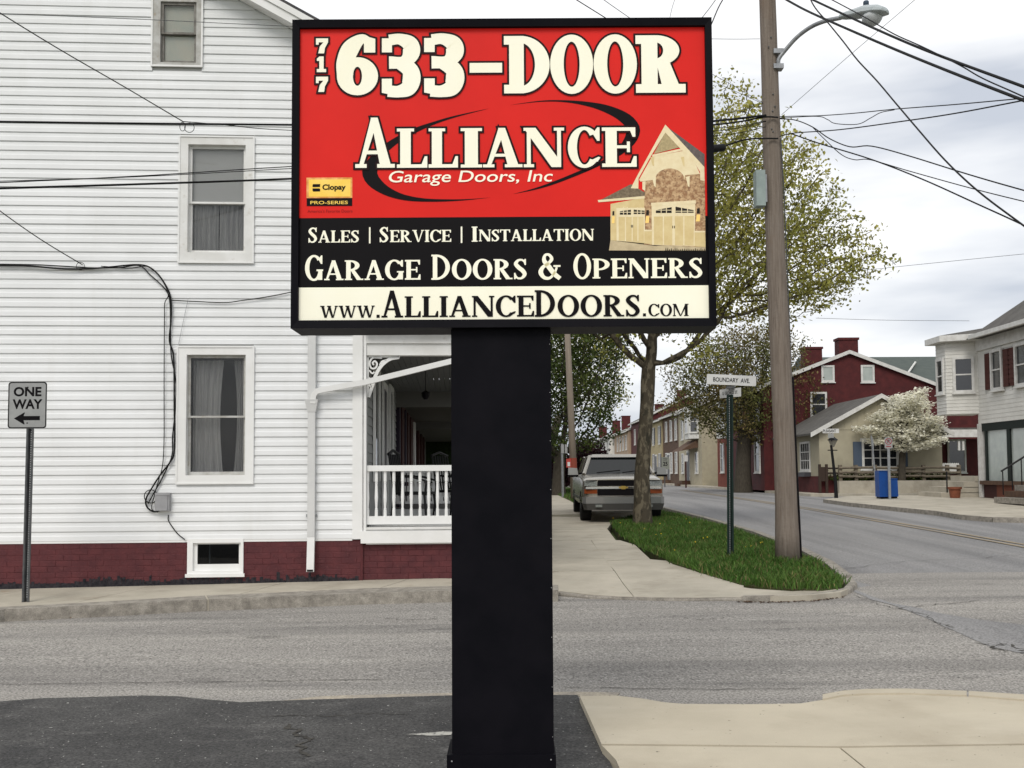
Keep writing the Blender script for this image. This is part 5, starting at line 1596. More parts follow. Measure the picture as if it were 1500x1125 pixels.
# ------------------------------------------------------------------ utility pole with street lamp
WOOD = mat('weathered pole wood', (0.215, 0.18, 0.15), 0.85, (0.15, 0.122, 0.10), 9, 7, stretch=(4.0, 4.0, 0.22), bump=0.7, bscale=30,
           layers=(((0.24, 0.215, 0.19), 14, 6, 0.55, 0.75, (5, 5, .15), 0.7), ((0.045, 0.035, 0.03), 12, 5, 0.60, 0.72, (5, 5, .12), 0.8), ((0.17, 0.10, 0.055), 2.0, 3, 0.55, 0.8, None, 0.35)))
pb = gp(1154, 822, SW + .02); PD = pb.y
ptop = at(1118, -140, PD)
pole = thing('utility_pole', 'weathered grey wooden utility pole standing in the corner grass', 'pole', pb)
mb = MB()
np_ = 26
pts, rad = [], []
for i in range(np_):
    f = i / (np_ - 1)
    pts.append(pb.lerp(ptop, f) - Vector((0, 0, .1 if i == 0 else 0)) + Vector((0.01 * math.sin(f * 9), 0, 0)))
    rad.append(0.162 - 0.048 * f + (0.02 * (1 - f * 12) if f < 1 / 12 else 0) + random.gauss(0, .0016))
mb.tube(pts, rad, 20); shaft = mb.build('shaft', WOOD, pole, smooth=True)
def pol(v, dx=0.0, dy=-0.15):                 # a point on the pole at picture height v
    f = (822 - v) / (822 + 140)
    p = pb.lerp(ptop, f); return p + Vector((dx, dy, 0))
mb = MB(); mb.tube([pol(820, .182, -.03), pol(700, .168, -.03), pol(560, .160, -.03)], 0.024, 8); mb.build('conduit', INK, pole)
mb = MB(); mb.tube([pol(560, .15, -.03), pol(420, .143, -.04), pol(300, .138, -.04), pol(215, .10, -.11)], 0.009, 6); mb.build('ground_wire', STEEL, pole)
bxp = at(1113, 305, PD - .05)
mb = MB()
q0 = at(1106.5, 303, PD - .12); q1 = at(1119, 251, PD - .12)
mb.box(q0.x, q1.x, PD - .2, PD - .02, q0.z, q1.z); o = mb.build('junction_box', mat('pale green box paint', (0.30, 0.36, 0.34), 0.5, (0.25, 0.3, 0.29), 6), pole)
mb = MB(); mb.box(q1.x + .001, q1.x + .03, PD - .17, PD - .05, q0.z + .06, q1.z - .06); mb.build('bracket', GALV, o)
for v in (66, 80, 150, 168, 175, 201, 205):
    mb = MB(); p = pol(v, random.uniform(-.05, .05), -.13); mb.lathe([(.012, 0), (.012, .012), (.003, .016)], 0, 0, 0, 6)
    bo = mb.build('bolt', STEEL, pole, local=True); bo.matrix_basis = Matrix.Translation(p - pb) @ Matrix.Rotation(R(90), 4, 'X')
LAMP = mat('lamp housing grey', (0.36, 0.40, 0.41), 0.45, (0.42, 0.45, 0.46), 5)
lampo = thing('street_lamp', 'grey cobra-head street lamp on a curved arm fixed to the wooden pole', 'lamp', pol(100, .1, -.02))
arm = [at(1140, 96, PD - .1), at(1141, 86, PD - .12), at(1150, 74, PD - .15), at(1167, 55, PD - .25), at(1187, 40, PD - .4), at(1208, 31, PD - .6), at(1232, 26, PD - .8)]
mb = MB(); mb.tube([Vector(p) for p in spline([tuple(p) for p in arm], 6)], 0.031, 10); mb.build('arm', GALV, lampo, smooth=True)
for v in (98, 76):
    p = at(1141, v, PD - .1); mb = MB(); mb.box(p.x - .09, p.x + .06, p.y - .05, p.y + .09, p.z - .035, p.z + .035); mb.build('arm_clamp', GALV, lampo)
# head: lofted rings along its axis
h0, h1 = at(1231, 26, PD - .8), at(1300, 17, PD - 1.35)
axd = (h1 - h0); Lh = axd.length; axd.normalize(); sd_ = axd.cross(Vector((0, 0, 1))).normalized(); upd = sd_.cross(axd)
mb = MB()
secs = [(0.0, .05, .05, .06), (.10, .075, .07, .085), (.30, .10, .10, .10), (.55, .145, .125, .105), (.8, .15, .105, .105), (.95, .11, .06, .07), (1.0, .04, .02, .03)]
rows = []
for f, hw, uh, dh in secs:
    c = h0.lerp(h1, f); rr = []
    for k in range(14):
        a = 2 * math.pi * k / 14
        zz = math.sin(a); rr.append(tuple(c + sd_ * hw * math.cos(a) + upd * (zz * (uh if zz > 0 else dh * .35))))
    rows.append(rr)
for r0, r1 in zip(rows, rows[1:]):
    for k in range(14): mb.face([r0[k], r0[(k + 1) % 14], r1[(k + 1) % 14], r1[k]])
mb.face(rows[0]); mb.face(rows[-1]); hd = mb.build('head', LAMP, lampo, smooth=True)
cb = h0.lerp(h1, .70) - upd * .05
mb = MB()
mb.lathe([(.14, .02), (.135, -.03), (.10, -.085), (.05, -.115), (.005, -.12)], cb.x, cb.y, cb.z, 14); mb.build('lens', mat('milky lamp lens', (0.42, 0.44, 0.45), 0.25, (0.5, .52, .53), 9), hd, smooth=True)
cb = h0.lerp(h1, .52) + upd * .12
mb = MB(); mb.lathe([(.04, 0), (.04, .07), (.032, .085), (.005, .088)], cb.x, cb.y, cb.z - .02, 10); mb.build('photocell', mat('blue grey cap', (.05, .07, .1), .5), hd, smooth=True)

# ------------------------------------------------------------------ overhead cables
def oh(px, r, label, m=BLACKRUB, n=6, sides=5):
    return cable('overhead_cable', [at(u, v, d) for u, v, d in px], r, label, m, n, sides)
PT = PD - .17
oh([(-60, 177.5, 10.2), (0, 178.5, 10.4), (200, 181, 11.0), (425, 183, 11.8), (700, 186, 12.8), (960, 186, 13.6), (1042, 183, 14.0), (1085, 178, 14.2), (1120, 171.5, PT), (1140, 172, PT)], .013, 'thick black cable crossing the house just above the upper window')
oh([(-60, 278, 10.2), (0, 276, 10.4), (200, 270, 11.0), (425, 262, 11.8), (700, 249, 12.8), (960, 232, 13.6), (1042, 219, 14.0), (1090, 205, 14.2), (1120, 203, PT), (1140, 203, PT)], .013, 'thick black cable crossing in front of the upper window pane')
oh([(-60, 269, 9.9), (0, 267.5, 10.1), (200, 258, 10.8), (425, 244, 11.6), (700, 229, 12.6), (1042, 193, 13.9), (1122, 178, PT)], .006, 'thin black cable just above the thick one at the upper window')
oh([(-60, 267, 10.0), (0, 265.5, 10.2), (200, 259, 10.9), (425, 247, 11.7), (700, 232, 12.7), (1042, 200, 13.9), (1122, 186, PT)], .005, 'second thin black cable touching the upper window, lowest of the pair')
oh([(-60, 19, 10.2), (0, 20, 10.4), (200, 28, 11.2), (425, 38.5, 12.0), (760, 52, 13.0), (1045, 57, 14.0), (1113, 57, PT)], .004, 'hair-thin wire crossing the attic window', STEEL)
oh([(-60, -20, 10.0), (0, 19, 10.4), (90, 74, 11.0), (180, 126, 11.5), (268, 178, 12.1)], .007, 'black wire slanting down from the top left to a loop on the cable')
oh([(268, 178, 11.35), (330, 183, 11.5), (425, 191, 11.8), (700, 200, 12.8), (1042, 188, 13.9), (1122, 177, PT)], .005, 'thin black wire leaving the cable loop towards the big sign')
for k, (cx_, cy_, rx_, ry_) in enumerate(((267.5, 185.5, 4, 6.5), (277.5, 187, 7, 7))):
    cable('cable_loop', [at(cx_ + rx_ * math.cos(a), cy_ + ry_ * math.sin(a), 11.3) for a in np.linspace(-1.6, 4.9, 13)], .004, ('narrow' if k == 0 else 'round') + ' slack loop of wire hanging under the cable above the upper window', n=3, sides=5)
oh([(-60, 262, 11.6), (0, 309, 12.1), (60, 351, 12.45), (121, 388, 12.75)], .007, 'black wire slanting down to the cable on the siding at the left')
cable('cable_loop', on_wall([(120 + 6 * math.cos(a), 391 + 5.5 * math.sin(a)) for a in np.linspace(0, 6.2, 12)], .05), .004, 'small ring of wire on the siding cable at the far left', n=3, sides=5)
# right of the pole, coming towards the street corner
oh([(1130, -14, PT), (1160, 4, 13.5), (1200, 24, 12.7), (1330, 80, 10.6), (1500, 147, 8.6), (1620, 190, 7.6)], .016, 'thickest black cable sloping down to the right edge, lower of two')
oh([(1165, -14, 13.6), (1200, 4, 13.0), (1330, 63, 10.8), (1500, 127, 8.8), (1620, 170, 7.8)], .015, 'thick black cable sloping down to the right edge, upper of two')
oh([(1185, -18, 12.6), (1225, 3, 12.2), (1270, 27, 11.5), (1310, 50, 10.9), (1350, 68, 10.4), (1405, 95, 9.8), (1440, 115, 9.4), (1500, 142, 8.7), (1600, 190, 8)], .007, 'thin black wire strung loosely beside the two thick cables')
oh([(1180, -30, 12.8), (1190, 5, 12.4), (1215, 36, 12.0), (1236, 62, 11.6), (1256, 88, 11.3), (1284, 118, 10.9), (1311, 150, 10.5), (1345, 190, 10.0), (1378, 228, 9.6), (1410, 260, 9.2), (1445, 290, 8.9), (1500, 331, 8.4), (1570, 384, 7.9)], .009, 'wavy black cable falling steeply from the top to the right edge')
oh([(1142, 171, PT), (1170, 170, 14.2), (1200, 169.5, 13.6), (1250, 166, 12.9), (1310, 160, 12.0), (1400, 153, 10.8), (1500, 144, 9.6), (1600, 136, 8.6)], .0065, 'thin black wire running nearly level from the pole to the right edge')
oh([(1142, 173, PT), (1196, 170.5, 13.7), (1212, 175, 13.4), (1224, 181, 13.2), (1256, 182, 12.8), (1275, 173, 12.6), (1290, 165, 12.3), (1310, 161, 12.0)], .0055, 'black wire sagging in a shallow bow under the level wire')
oh([(1142, 200, PT), (1163, 195, 14.1), (1230, 190, 13.0), (1320, 178, 11.6), (1400, 166, 10.6), (1500, 147, 9.6), (1600, 128, 8.7)], .008, 'black cable rising gently from the pole to the right edge')
oh([(1142, 174, PT), (1165, 176, 14.2), (1190, 186, 13.7), (1215, 203, 13.3), (1245, 215, 12.8), (1276, 214, 12.3), (1330, 228, 11.6), (1420, 256, 10.6), (1500, 279, 9.9), (1600, 306, 9)], .008, 'black cable from the pole dipping then sloping to the right edge')
oh([(1160, 196, 14.2), (1200, 210, 13.6), (1275, 233, 12.6), (1350, 262, 11.7), (1430, 298, 10.8), (1500, 330, 10.1), (1600, 378, 9.2)], .009, 'lowest black cable sloping from the pole down to the right edge')
oh([(1190, 186, 13.7), (1208, 204, 13.4), (1232, 226, 13.0), (1252, 234, 12.8), (1275, 234, 12.5), (1330, 250, 11.8), (1420, 275, 10.8), (1500, 295, 10), (1600, 318, 9.2)], .006, 'thin black wire bowing under and joining the lowest sloping cable')
oh([(1145, 168, PT), (1240, 85, 13.4), (1342, -2, 12.4), (1400, -52, 12)], .0035, 'hair-thin wire rising diagonally right from the pole', STEEL)
oh([(1042, 108, 13.9), (1075, 126, 14.1), (1118, 151, PT)], .0035, 'hair-thin wire between the big sign and the pole, upper', STEEL)
oh([(1042, 118, 13.9), (1080, 135, 14.1), (1118, 152, PT)], .0035, 'hair-thin wire between the big sign and the pole, lower', STEEL)
oh([(1060, 166, 14.0), (1090, 160, 14.2), (1118, 155, PT)], .004, 'short thin wire just above the cable bundle left of the pole', STEEL)
oh([(1000, 186, 13.5), (1042, 178, 13.8), (1080, 174, 14.1), (1122, 169, PT)], .017, 'bundle of black cables left of the pole at its upper clamp')
tag(MB().tube([at(1030, 219, 13.9), at(1036, 219, 13.92), at(1060, 216, 14.0), at(1063, 215.5, 14.0)], [.02, .058, .056, .02], 10).build('splice_case', BLACKRUB, smooth=True), 'black splice case hanging on the cable right of the big sign', 'splice case')
oh([(820, -16, 9.0), (845, 0, 9.2), (893, 30, 9.6), (940, 60, 10)], .005, 'thin wire above the big sign, left of two slanting right'); oh([(860, -20, 9.4), (885, 0, 9.6), (925, 28, 10), (960, 52, 10.4)], .0035, 'thin wire above the big sign, right of two slanting right', STEEL)
oh([(1075, -24, 13.0), (1055, 6, 12.8), (1040, 40, 12.6), (1020, 80, 12.4)], .008, 'black cable behind the top right corner of the big sign'); oh([(1060, -20, 13), (1048, 0, 12.9), (1030, 24, 12.7), (1000, 60, 12.4)], .005, 'thin cable beside the black one at the top right corner of the big sign')
oh([(992, -10, 12), (985, 10, 12), (978, 40, 12)], .003, 'hair-thin near-vertical wire above the big sign', STEEL)
oh([(1190, 405, 46), (1312, 391, 44), (1500, 372, 42), (1620, 361, 41)], .010, 'faint far wire in the sky right of the tree crown', STEEL); oh([(1195, 466, 50), (1300, 469, 49), (1420, 470, 48)], .010, 'faint far wire above the red house chimneys', STEEL)

# ------------------------------------------------------------------ trees
def colonise(trunk, attr, step, di, dk, iters=90, bias=(0, 0, 0.12), seed=0):
    rng = np.random.default_rng(seed)
    nodes = [np.array(p, float) for p in trunk]
    par = [-1] + list(range(len(trunk) - 1))
    A = np.array(attr, float)
    bias = np.array(bias)
    Nn = np.array(nodes)
    d2 = ((A[:, None, :] - Nn[None, :, :]) ** 2).sum(2)
    near = d2.argmin(1); dist = np.sqrt(d2.min(1))
    for _ in range(iters):
        if len(A) == 0: break
        ok = dist < di
        if not ok.any():
            ok = dist < dist.min() * 1.15
        ks, inv = np.unique(near[ok], return_inverse=True)
        v = A[ok] - np.array(nodes)[near[ok]]
        v /= np.linalg.norm(v, axis=1)[:, None] + 1e-9
        acc = np.zeros((len(ks), 3)); np.add.at(acc, inv, v)
        acc /= np.bincount(inv)[:, None]
        acc += bias * 0.5 + rng.normal(0, .10, acc.shape)
        acc /= np.linalg.norm(acc, axis=1)[:, None] + 1e-9
        n0 = len(nodes)
        new = np.array(nodes)[ks] + acc * step
        nodes += list(new); par += [int(k) for k in ks]
        d2 = ((A[:, None, :] - new[None, :, :]) ** 2).sum(2)
        m_ = np.sqrt(d2.min(1)); am = d2.argmin(1) + n0
        up_ = m_ < dist
        near[up_] = am[up_]; dist[up_] = m_[up_]
        keep = dist > dk
        A, near, dist = A[keep], near[keep], dist[keep]
    return np.array(nodes), par

def tree(name, label, base, trunk, blobs, n_attr, step, r0, leaf_m, bark_m, leaf=0.07, per=5, spread=0.22, seed=1, trunk_r=None, cat='tree', group=None, tip=0.008, flat_leaf=False):
    rng = np.random.default_rng(seed)
    attr = []
    wsum = sum(b[1][0] * b[1][1] * b[1][2] for b in blobs)
    for c, rr in blobs:
        k = max(8, int(n_attr * rr[0] * rr[1] * rr[2] / wsum))
        q_ = rng.normal(0, 1, (k, 3)); q_ /= np.linalg.norm(q_, axis=1)[:, None]
        q_ *= (rng.uniform(0, 1, k) ** (1 / 2.4))[:, None]
        attr += list(np.array(c) + q_ * np.array(rr))
    nodes, par = colonise(trunk, attr, step, step * 7, step * 1.7, seed=seed)
    n_ = len(nodes)
    kids = [[] for _ in range(n_)]
    for i, p in enumerate(par):
        if p >= 0: kids[p].append(i)
    rad = np.zeros(n_)
    for i in range(n_ - 1, -1, -1):
        rad[i] = tip if not kids[i] else sum(rad[k] ** 2.25 for k in kids[i]) ** (1 / 2.25)
    rad *= max(1e-6, r0 / rad[0]) if rad[0] > r0 else 1.0
    rad = np.maximum(rad, tip * 0.7)
    if trunk_r:
        for i, rr in enumerate(trunk_r): rad[i] = max(rad[i], rr)
    t = thing(name, label, cat, tuple(base), 0, group)
    mb = MB()
    # chains from each branching point along the thickest child
    starts = [(0, -1)]
    while starts:
        i, p = starts.pop()
        ch = ([p] if p >= 0 else []) + [i]
        while kids[i]:
            ks = sorted(kids[i], key=lambda k: -rad[k])
            for k in ks[1:]: starts.append((k, i))
            i = ks[0]; ch.append(i)
        if len(ch) > 1:
            rr = [rad[k] for k in ch]
            if p >= 0: rr[0] = min(rr[0], rr[1] * 1.25)
            mb.tube([nodes[k] for k in ch], rr, 10 if rr[0] > .08 else (6 if rr[0] > .03 else 4), cap=False)
    mb.build('trunk', bark_m, t, smooth=True)
    # leaves gather round thin twigs
    V, Fc = [], []
    thin = [i for i in range(len(trunk), n_) if rad[i] < tip * 3.2]
    for i in thin:
        k = per if not kids[i] else max(1, per - 2)
        for _ in range(k):
            c = nodes[i] + rng.normal(0, spread, 3) * np.array([1, 1, .7 if not flat_leaf else .35])
            s = leaf * rng.uniform(.6, 1.3)
            a = rng.normal(0, 1, 3); a /= np.linalg.norm(a)
            if flat_leaf: a = np.array([0, 0, 1.0]) + rng.normal(0, .35, 3); a /= np.linalg.norm(a)
            b = np.cross(a, rng.normal(0, 1, 3)); b /= np.linalg.norm(b) + 1e-9
            c2 = np.cross(a, b)
            k0 = len(V)
            V += [tuple(c - b * s), tuple(c + c2 * s * .55 + a * s * .15), tuple(c + b * s), tuple(c - c2 * s * .55 + a * s * .15)]
            Fc.append((k0, k0 + 1, k0 + 2, k0 + 3))
    mb = MB(); mb.v = V; mb.f = Fc; mb.m = [0] * len(Fc)
    mb.build('crown', leaf_m, t)
    return t
OLIVE = mat('young olive leaves', (0.40, 0.36, 0.09), 0.6, (0.28, 0.29, 0.075), .8, island=0.5, trans=0.45)
DKGREEN = mat('dark green leaves', (0.05, 0.075, 0.02), 0.6, (0.08, 0.10, 0.025), .7, island=0.5, trans=0.3)
BRONZE = mat('bronze green leaves', (0.165, 0.12, 0.048), 0.6, (0.12, 0.14, 0.042), .5, island=0.5, trans=0.3)
PLUM = mat('purple plum leaves', (0.030, 0.011, 0.016), 0.6, (0.045, 0.015, 0.02), .8, island=0.5, trans=0.2)
BLOSSOM = mat('creamy dogwood blossom', (0.90, 0.885, 0.79), 0.6, (0.84, 0.82, 0.70), 2.0, island=0.15, trans=0.4)
SYC = mat('mottled sycamore bark', (0.06, 0.05, 0.035), 0.85, (0.135, 0.115, 0.08), 6.0, 4, lo=0.50, hi=0.58, stretch=(1.6, 1.6, .8), bump=0.5, bscale=25, layers=(((0.03, 0.028, 0.02), 6, 4, .56, .62, (1.5, 1.5, .6), .85),))
BARK = mat('dark grey bark', (0.045, 0.038, 0.030), 0.9, (0.075, 0.065, 0.05), 14, 5, stretch=(2, 2, .4), bump=0.6, bscale=20)
TD = 22.6
TD = 22.0
tb = at(941, 764, TD); tb.z = g(tb.x, TD) + SW
Tw = lambda u, v, d=0.0: tuple(at(u, v, TD + d))
px = TD / F_PX
tr_pts = [tuple(tb - Vector((0, 0, .1)))] + [Tw(u, v) for u, v in ((941, 740), (940, 700), (943, 660), (946, 620), (948, 590), (949, 560), (950, 540))]
tr_rad = [.25, .20, .175, .165, .158, .158, .165, .15]
blobs = [((*Tw(985, 330),), (3.0, 2.6, 2.6)), ((*Tw(1080, 300),), (2.2, 2.2, 2.3)), ((*Tw(1090, 400),), (2.6, 2.2, 1.2)), ((*Tw(1165, 370),), (1.9, 1.6, 1.4)), ((*Tw(1225, 395),), (1.5, 1.1, .65)), ((*Tw(1285, 382),), (.5, .5, .25)), ((*Tw(1065, 190),), (1.0, 1.2, 1.3)), ((*Tw(1130, 260),), (1.2, 1.2, 1.0)),
         ((*Tw(1185, 300),), (.9, .9, .8)), ((*Tw(860, 330),), (3.0, 2.6, 2.3)), ((*Tw(760, 300),), (2.2, 2.2, 1.8)), ((*Tw(900, 180),), (2.2, 2.0, 1.6)), ((*Tw(1170, 440),), (1.1, 1.0, .5)), ((*Tw(905, 500),), (.8, .8, .5)), ((*Tw(1010, 520),), (.9, .9, .5))]
tree('sycamore_tree', 'tall sycamore with mottled trunk and sparse olive spring leaves beside the pickup truck', tb, tr_pts, blobs, 9000, 0.17, 0.20, OLIVE, SYC, leaf=0.050, per=15, spread=0.14, seed=4, trunk_r=tr_rad, tip=0.0075)
# knot ring on the trunk is part of the bark relief
def simple_tree(name, label, u, v, d, blob_px, n_attr, leaf_m, r0, leaf, per, spread, seed, bark=BARK, step=None, group=None, fork=.4, flat_leaf=False, tip=.012):
    p0 = at(u, v, d); z0_ = g(p0.x, p0.y) + .1
    base = Vector((p0.x, p0.y, z0_))
    bl = []
    for (bu, bv, dd, rx, ry, rz) in blob_px:
        bl.append((tuple(at(bu, bv, d + dd)), (rx, ry, rz)))
    lowz = min(b[0][2] - b[1][2] for b in bl)
    cxm = sum(b[0][0] for b in bl) / len(bl)
    htop = max(z0_ + .6, lowz + fork)
    tp = [tuple(base - Vector((0, 0, .15)))] + [(base.x + (cxm - base.x) * .25 * f * f, base.y, z0_ + (htop - z0_) * f) for f in (.3, .6, .85, 1.0)]
    return tree(name, label, base, tp, bl, n_attr, step or .35, r0, leaf_m, bark, leaf, per, spread, seed, trunk_r=[r0 * 1.25, r0, r0 * .92, r0 * .9, r0 * .85], tip=tip, group=group, flat_leaf=flat_leaf)
simple_tree('broadleaf_tree', 'dark green broadleaf tree behind the thin utility pole', 818, 712, 44, [(835, 560, 0, 2.6, 2.6, 2.2), (800, 520, 0, 3.2, 2.6, 2.6), (862, 620, 0, 1.5, 1.6, 1.2), (872, 520, 1, 1.6, 1.6, 1.5), (828, 640, 0, 1.6, 1.6, 1.3), (740, 560, 0, 3, 3, 3), (842, 480, 0, 3, 2.5, 2)], 4000, DKGREEN, .3, .085, 18, .26, 5, step=.27)
simple_tree('broadleaf_tree', 'olive tree with arching bare branch seen between column and sycamore', 800, 706, 55, [(870, 560, 0, 2.0, 2.0, 2.4), (895, 520, 0, 1.6, 1.6, 1.4), (905, 590, 0, .9, .9, .6), (830, 500, 0, 3.0, 2.5, 2.5)], 1800, OLIVE, .28, .075, 10, .25, 6, step=.30)
simple_tree('plum_tree', 'dark purple-leaved plum tree behind the pickup truck', 866, 706, 48, [(862, 665, 0, 1.0, 1.3, .9), (850, 680, 0, 1.2, 1.2, .9), (872, 690, 0, .8, .9, .7), (838, 690, 0, 1.4, 1.2, .8)], 900, PLUM, .16, .085, 20, .2, 8, step=.2)
simple_tree('evergreen_shrub', 'dark evergreen shrub mass under the trees at the column edge', 815, 712, 50, [(818, 678, 0, 1.6, 1.5, 1.3), (850, 690, 1.5, 1.6, 1.4, .9), (790, 670, 0, 2, 2, 1.6)], 1100, DKGREEN, .14, .09, 20, .24, 9, step=.24)
simple_tree('street_tree', 'bronze-green street tree before the red brick houses', 1088, 711, 51, [(1075, 565, 0, 3.0, 2.6, 2.1), (1110, 590, 0, 2.4, 2.2, 1.6), (1035, 575, 0, 2.0, 1.8, 1.4), (1155, 575, 0, 2.1, 1.8, 1.8), (1180, 590, 0, .9, .9, 1.1), (1060, 520, 0, 1.8, 1.7, 1.3), (1110, 510, 0, 2.0, 1.8, 1.5), (1020, 605, 0, 1.3, 1.2, .6), (1085, 620, 0, 2.2, 2.0, 1.0), (1140, 625, 0, 1.4, 1.4, .9), (1155, 520, 0, 1.0, 1.0, .9), (1000, 545, 0, 1.2, 1, .6), (1175, 505, 0, .5, .5, .6), (1188, 600, 0, 1.3, 1.2, 1.7), (1120, 640, 0, 1.3, 1.2, .7), (990, 592, 0, 1.0, 1.0, .6), (1160, 640, 0, 1.0, 1.0, .6)], 6500, BRONZE, .42, .075, 20, .28, 12, step=.25, fork=.8)
dz_px = [(1330, 590, 0, 1.0, .9, .45), (1300, 610, 0, .8, .8, .35), (1350, 615, 0, 1.0, .9, .4), (1275, 630, 0, .6, .6, .25), (1320, 635, 0, 1.0, 1, .35), (1365, 645, 0, .7, .7, .3), (1335, 655, 0, .9, .8, .25), (1290, 647, 0, .7, .6, .2), (1345, 575, 0, .5, .5, .25), (1375, 625, 0, .4, .4, .3)]
simple_tree('dogwood_tree', 'white flowering dogwood tree behind the rail fence', 1321, 704, 43, dz_px, 1600, BLOSSOM, .16, .075, 26, .15, 15, step=.15, fork=.15, flat_leaf=True, tip=.010)
# ------------------------------------------------------------------ pickup truck, nose towards the camera
TAN = mat('pewter car paint', (0.44, 0.41, 0.355), 0.24, metal=0.8, spec=0.5)
TAND = mat('dark lower car paint', (0.085, 0.082, 0.078), 0.35, metal=0.4)
CHROME = mat('chrome', (0.62, 0.62, 0.62), 0.15, metal=1.0)
TYRE = mat('tyre rubber', (0.012, 0.012, 0.012), 0.8)
CARGLASS = mat('dark car glass', (0.008, 0.011, 0.012), 0.08, spec=0.4)
LENS = mat('headlight lens', (0.28, 0.30, 0.28), 0.12, (0.14, 0.15, 0.14), 25, spec=0.6)
AMBER = mat('amber lens', (0.22, 0.05, 0.015), 0.2)
fl, fr_ = at(858, 740, 23.6), at(967, 740, 23.6)
tcx = (fl.x + fr_.x) / 2
tz = g(tcx, 25) + SW - .03
truck = thing('pickup_truck', 'pewter pickup truck parked facing the camera behind the sycamore', 'truck', (tcx, 23.45, tz), R(-1.0))
def loft(mb, prof, xs, m=0):                  # side profile (y, z) lofted over x stations (x, inset, drop)
    rows = []
    for x, ins, drop in xs:
        rows.append([(x, y + (ins if y < 1.0 else -ins * .5 if y > 4.6 else 0), z - (drop if z > .9 else 0)) for y, z in prof])
    for r0, r1 in zip(rows, rows[1:]):
        for k in range(len(prof)):
            k2 = (k + 1) % len(prof); mb.face([r0[k], r0[k2], r1[k2], r1[k]], m)
    mb.face(rows[0], m); mb.face(rows[-1], m)
st = [(sx_ * x_, i_, d_) for sx_, L_ in ((-1, [(.975, .20, .20), (.968, .15, .13), (.945, .10, .075), (.90, .065, .04), (.82, .035, .02), (.6, .015, .012), (.3, .004, .004)]), (1, [(0, 0, 0), (.3, .004, .004), (.6, .015, .012), (.82, .035, .02), (.90, .065, .04), (.945, .10, .075), (.968, .15, .13), (.975, .20, .20)])) for x_, i_, d_ in L_]
prof_t = [(.10, .52), (.06, .74), (.05, .96), (.065, 1.01), (.11, 1.05), (.20, 1.08), (.36, 1.105), (.9, 1.145), (1.32, 1.17), (2.2, 1.19), (3.55, 1.19), (5.52, 1.19), (5.56, .7), (5.5, .5), (4.8, .46), (1.5, .42), (.4, .45)]
mb = MB(); loft(mb, prof_t, st); mb.build('body', TAN, truck, local=True, auto=38)
mb = MB()                                     # greenhouse glass block
B4 = [(-.86, 1.30, 1.15), (.86, 1.30, 1.15), (.86, 3.65, 1.15), (-.86, 3.65, 1.15)]
T4 = [(-.67, 1.90, 1.60), (.67, 1.90, 1.60), (.70, 3.45, 1.60), (-.70, 3.45, 1.60)]
mb.prism(B4, T4); cabg = mb.build('windows', CARGLASS, truck, local=True)
mb = MB()
mb.prism([(-.70, 1.82, 1.59), (.70, 1.82, 1.59), (.72, 3.5, 1.59), (-.72, 3.5, 1.59)], [(-.60, 2.0, 1.67), (.60, 2.0, 1.67), (.62, 3.4, 1.67), (-.62, 3.4, 1.67)])
for sx in (-1, 1):
    for a, b in ((((.875, 1.28, 1.15)), ((.685, 1.88, 1.61))), (((.875, 2.55, 1.15)), ((.715, 2.6, 1.61))), (((.875, 3.62, 1.15)), ((.715, 3.46, 1.61)))):
        mb.tube([(sx * a[0], a[1], a[2]), (sx * b[0], b[1], b[2])], .05, 6)
mb.build('roof', TAN, truck, local=True)
mb = MB(); mb.box(-.62, .62, .030, .10, .87, 1.00); mb.box(-.62, .62, .030, .10, .64, .80); mb.build('grille', INK, truck, local=True)
mb = MB(); mb.box(-.90, .90, .012, .06, .805, .85); gbar = mb.build('grille_bar', CHROME, truck, local=True)
mb = MB(); mb.box(-.11, .11, .004, .0118, .815, .855); mb.box(-.055, .055, .002, .0039, .795, .872); mb.build('emblem', mat('gold emblem', (.55, .38, .1), .3, metal=.7), gbar, local=True)
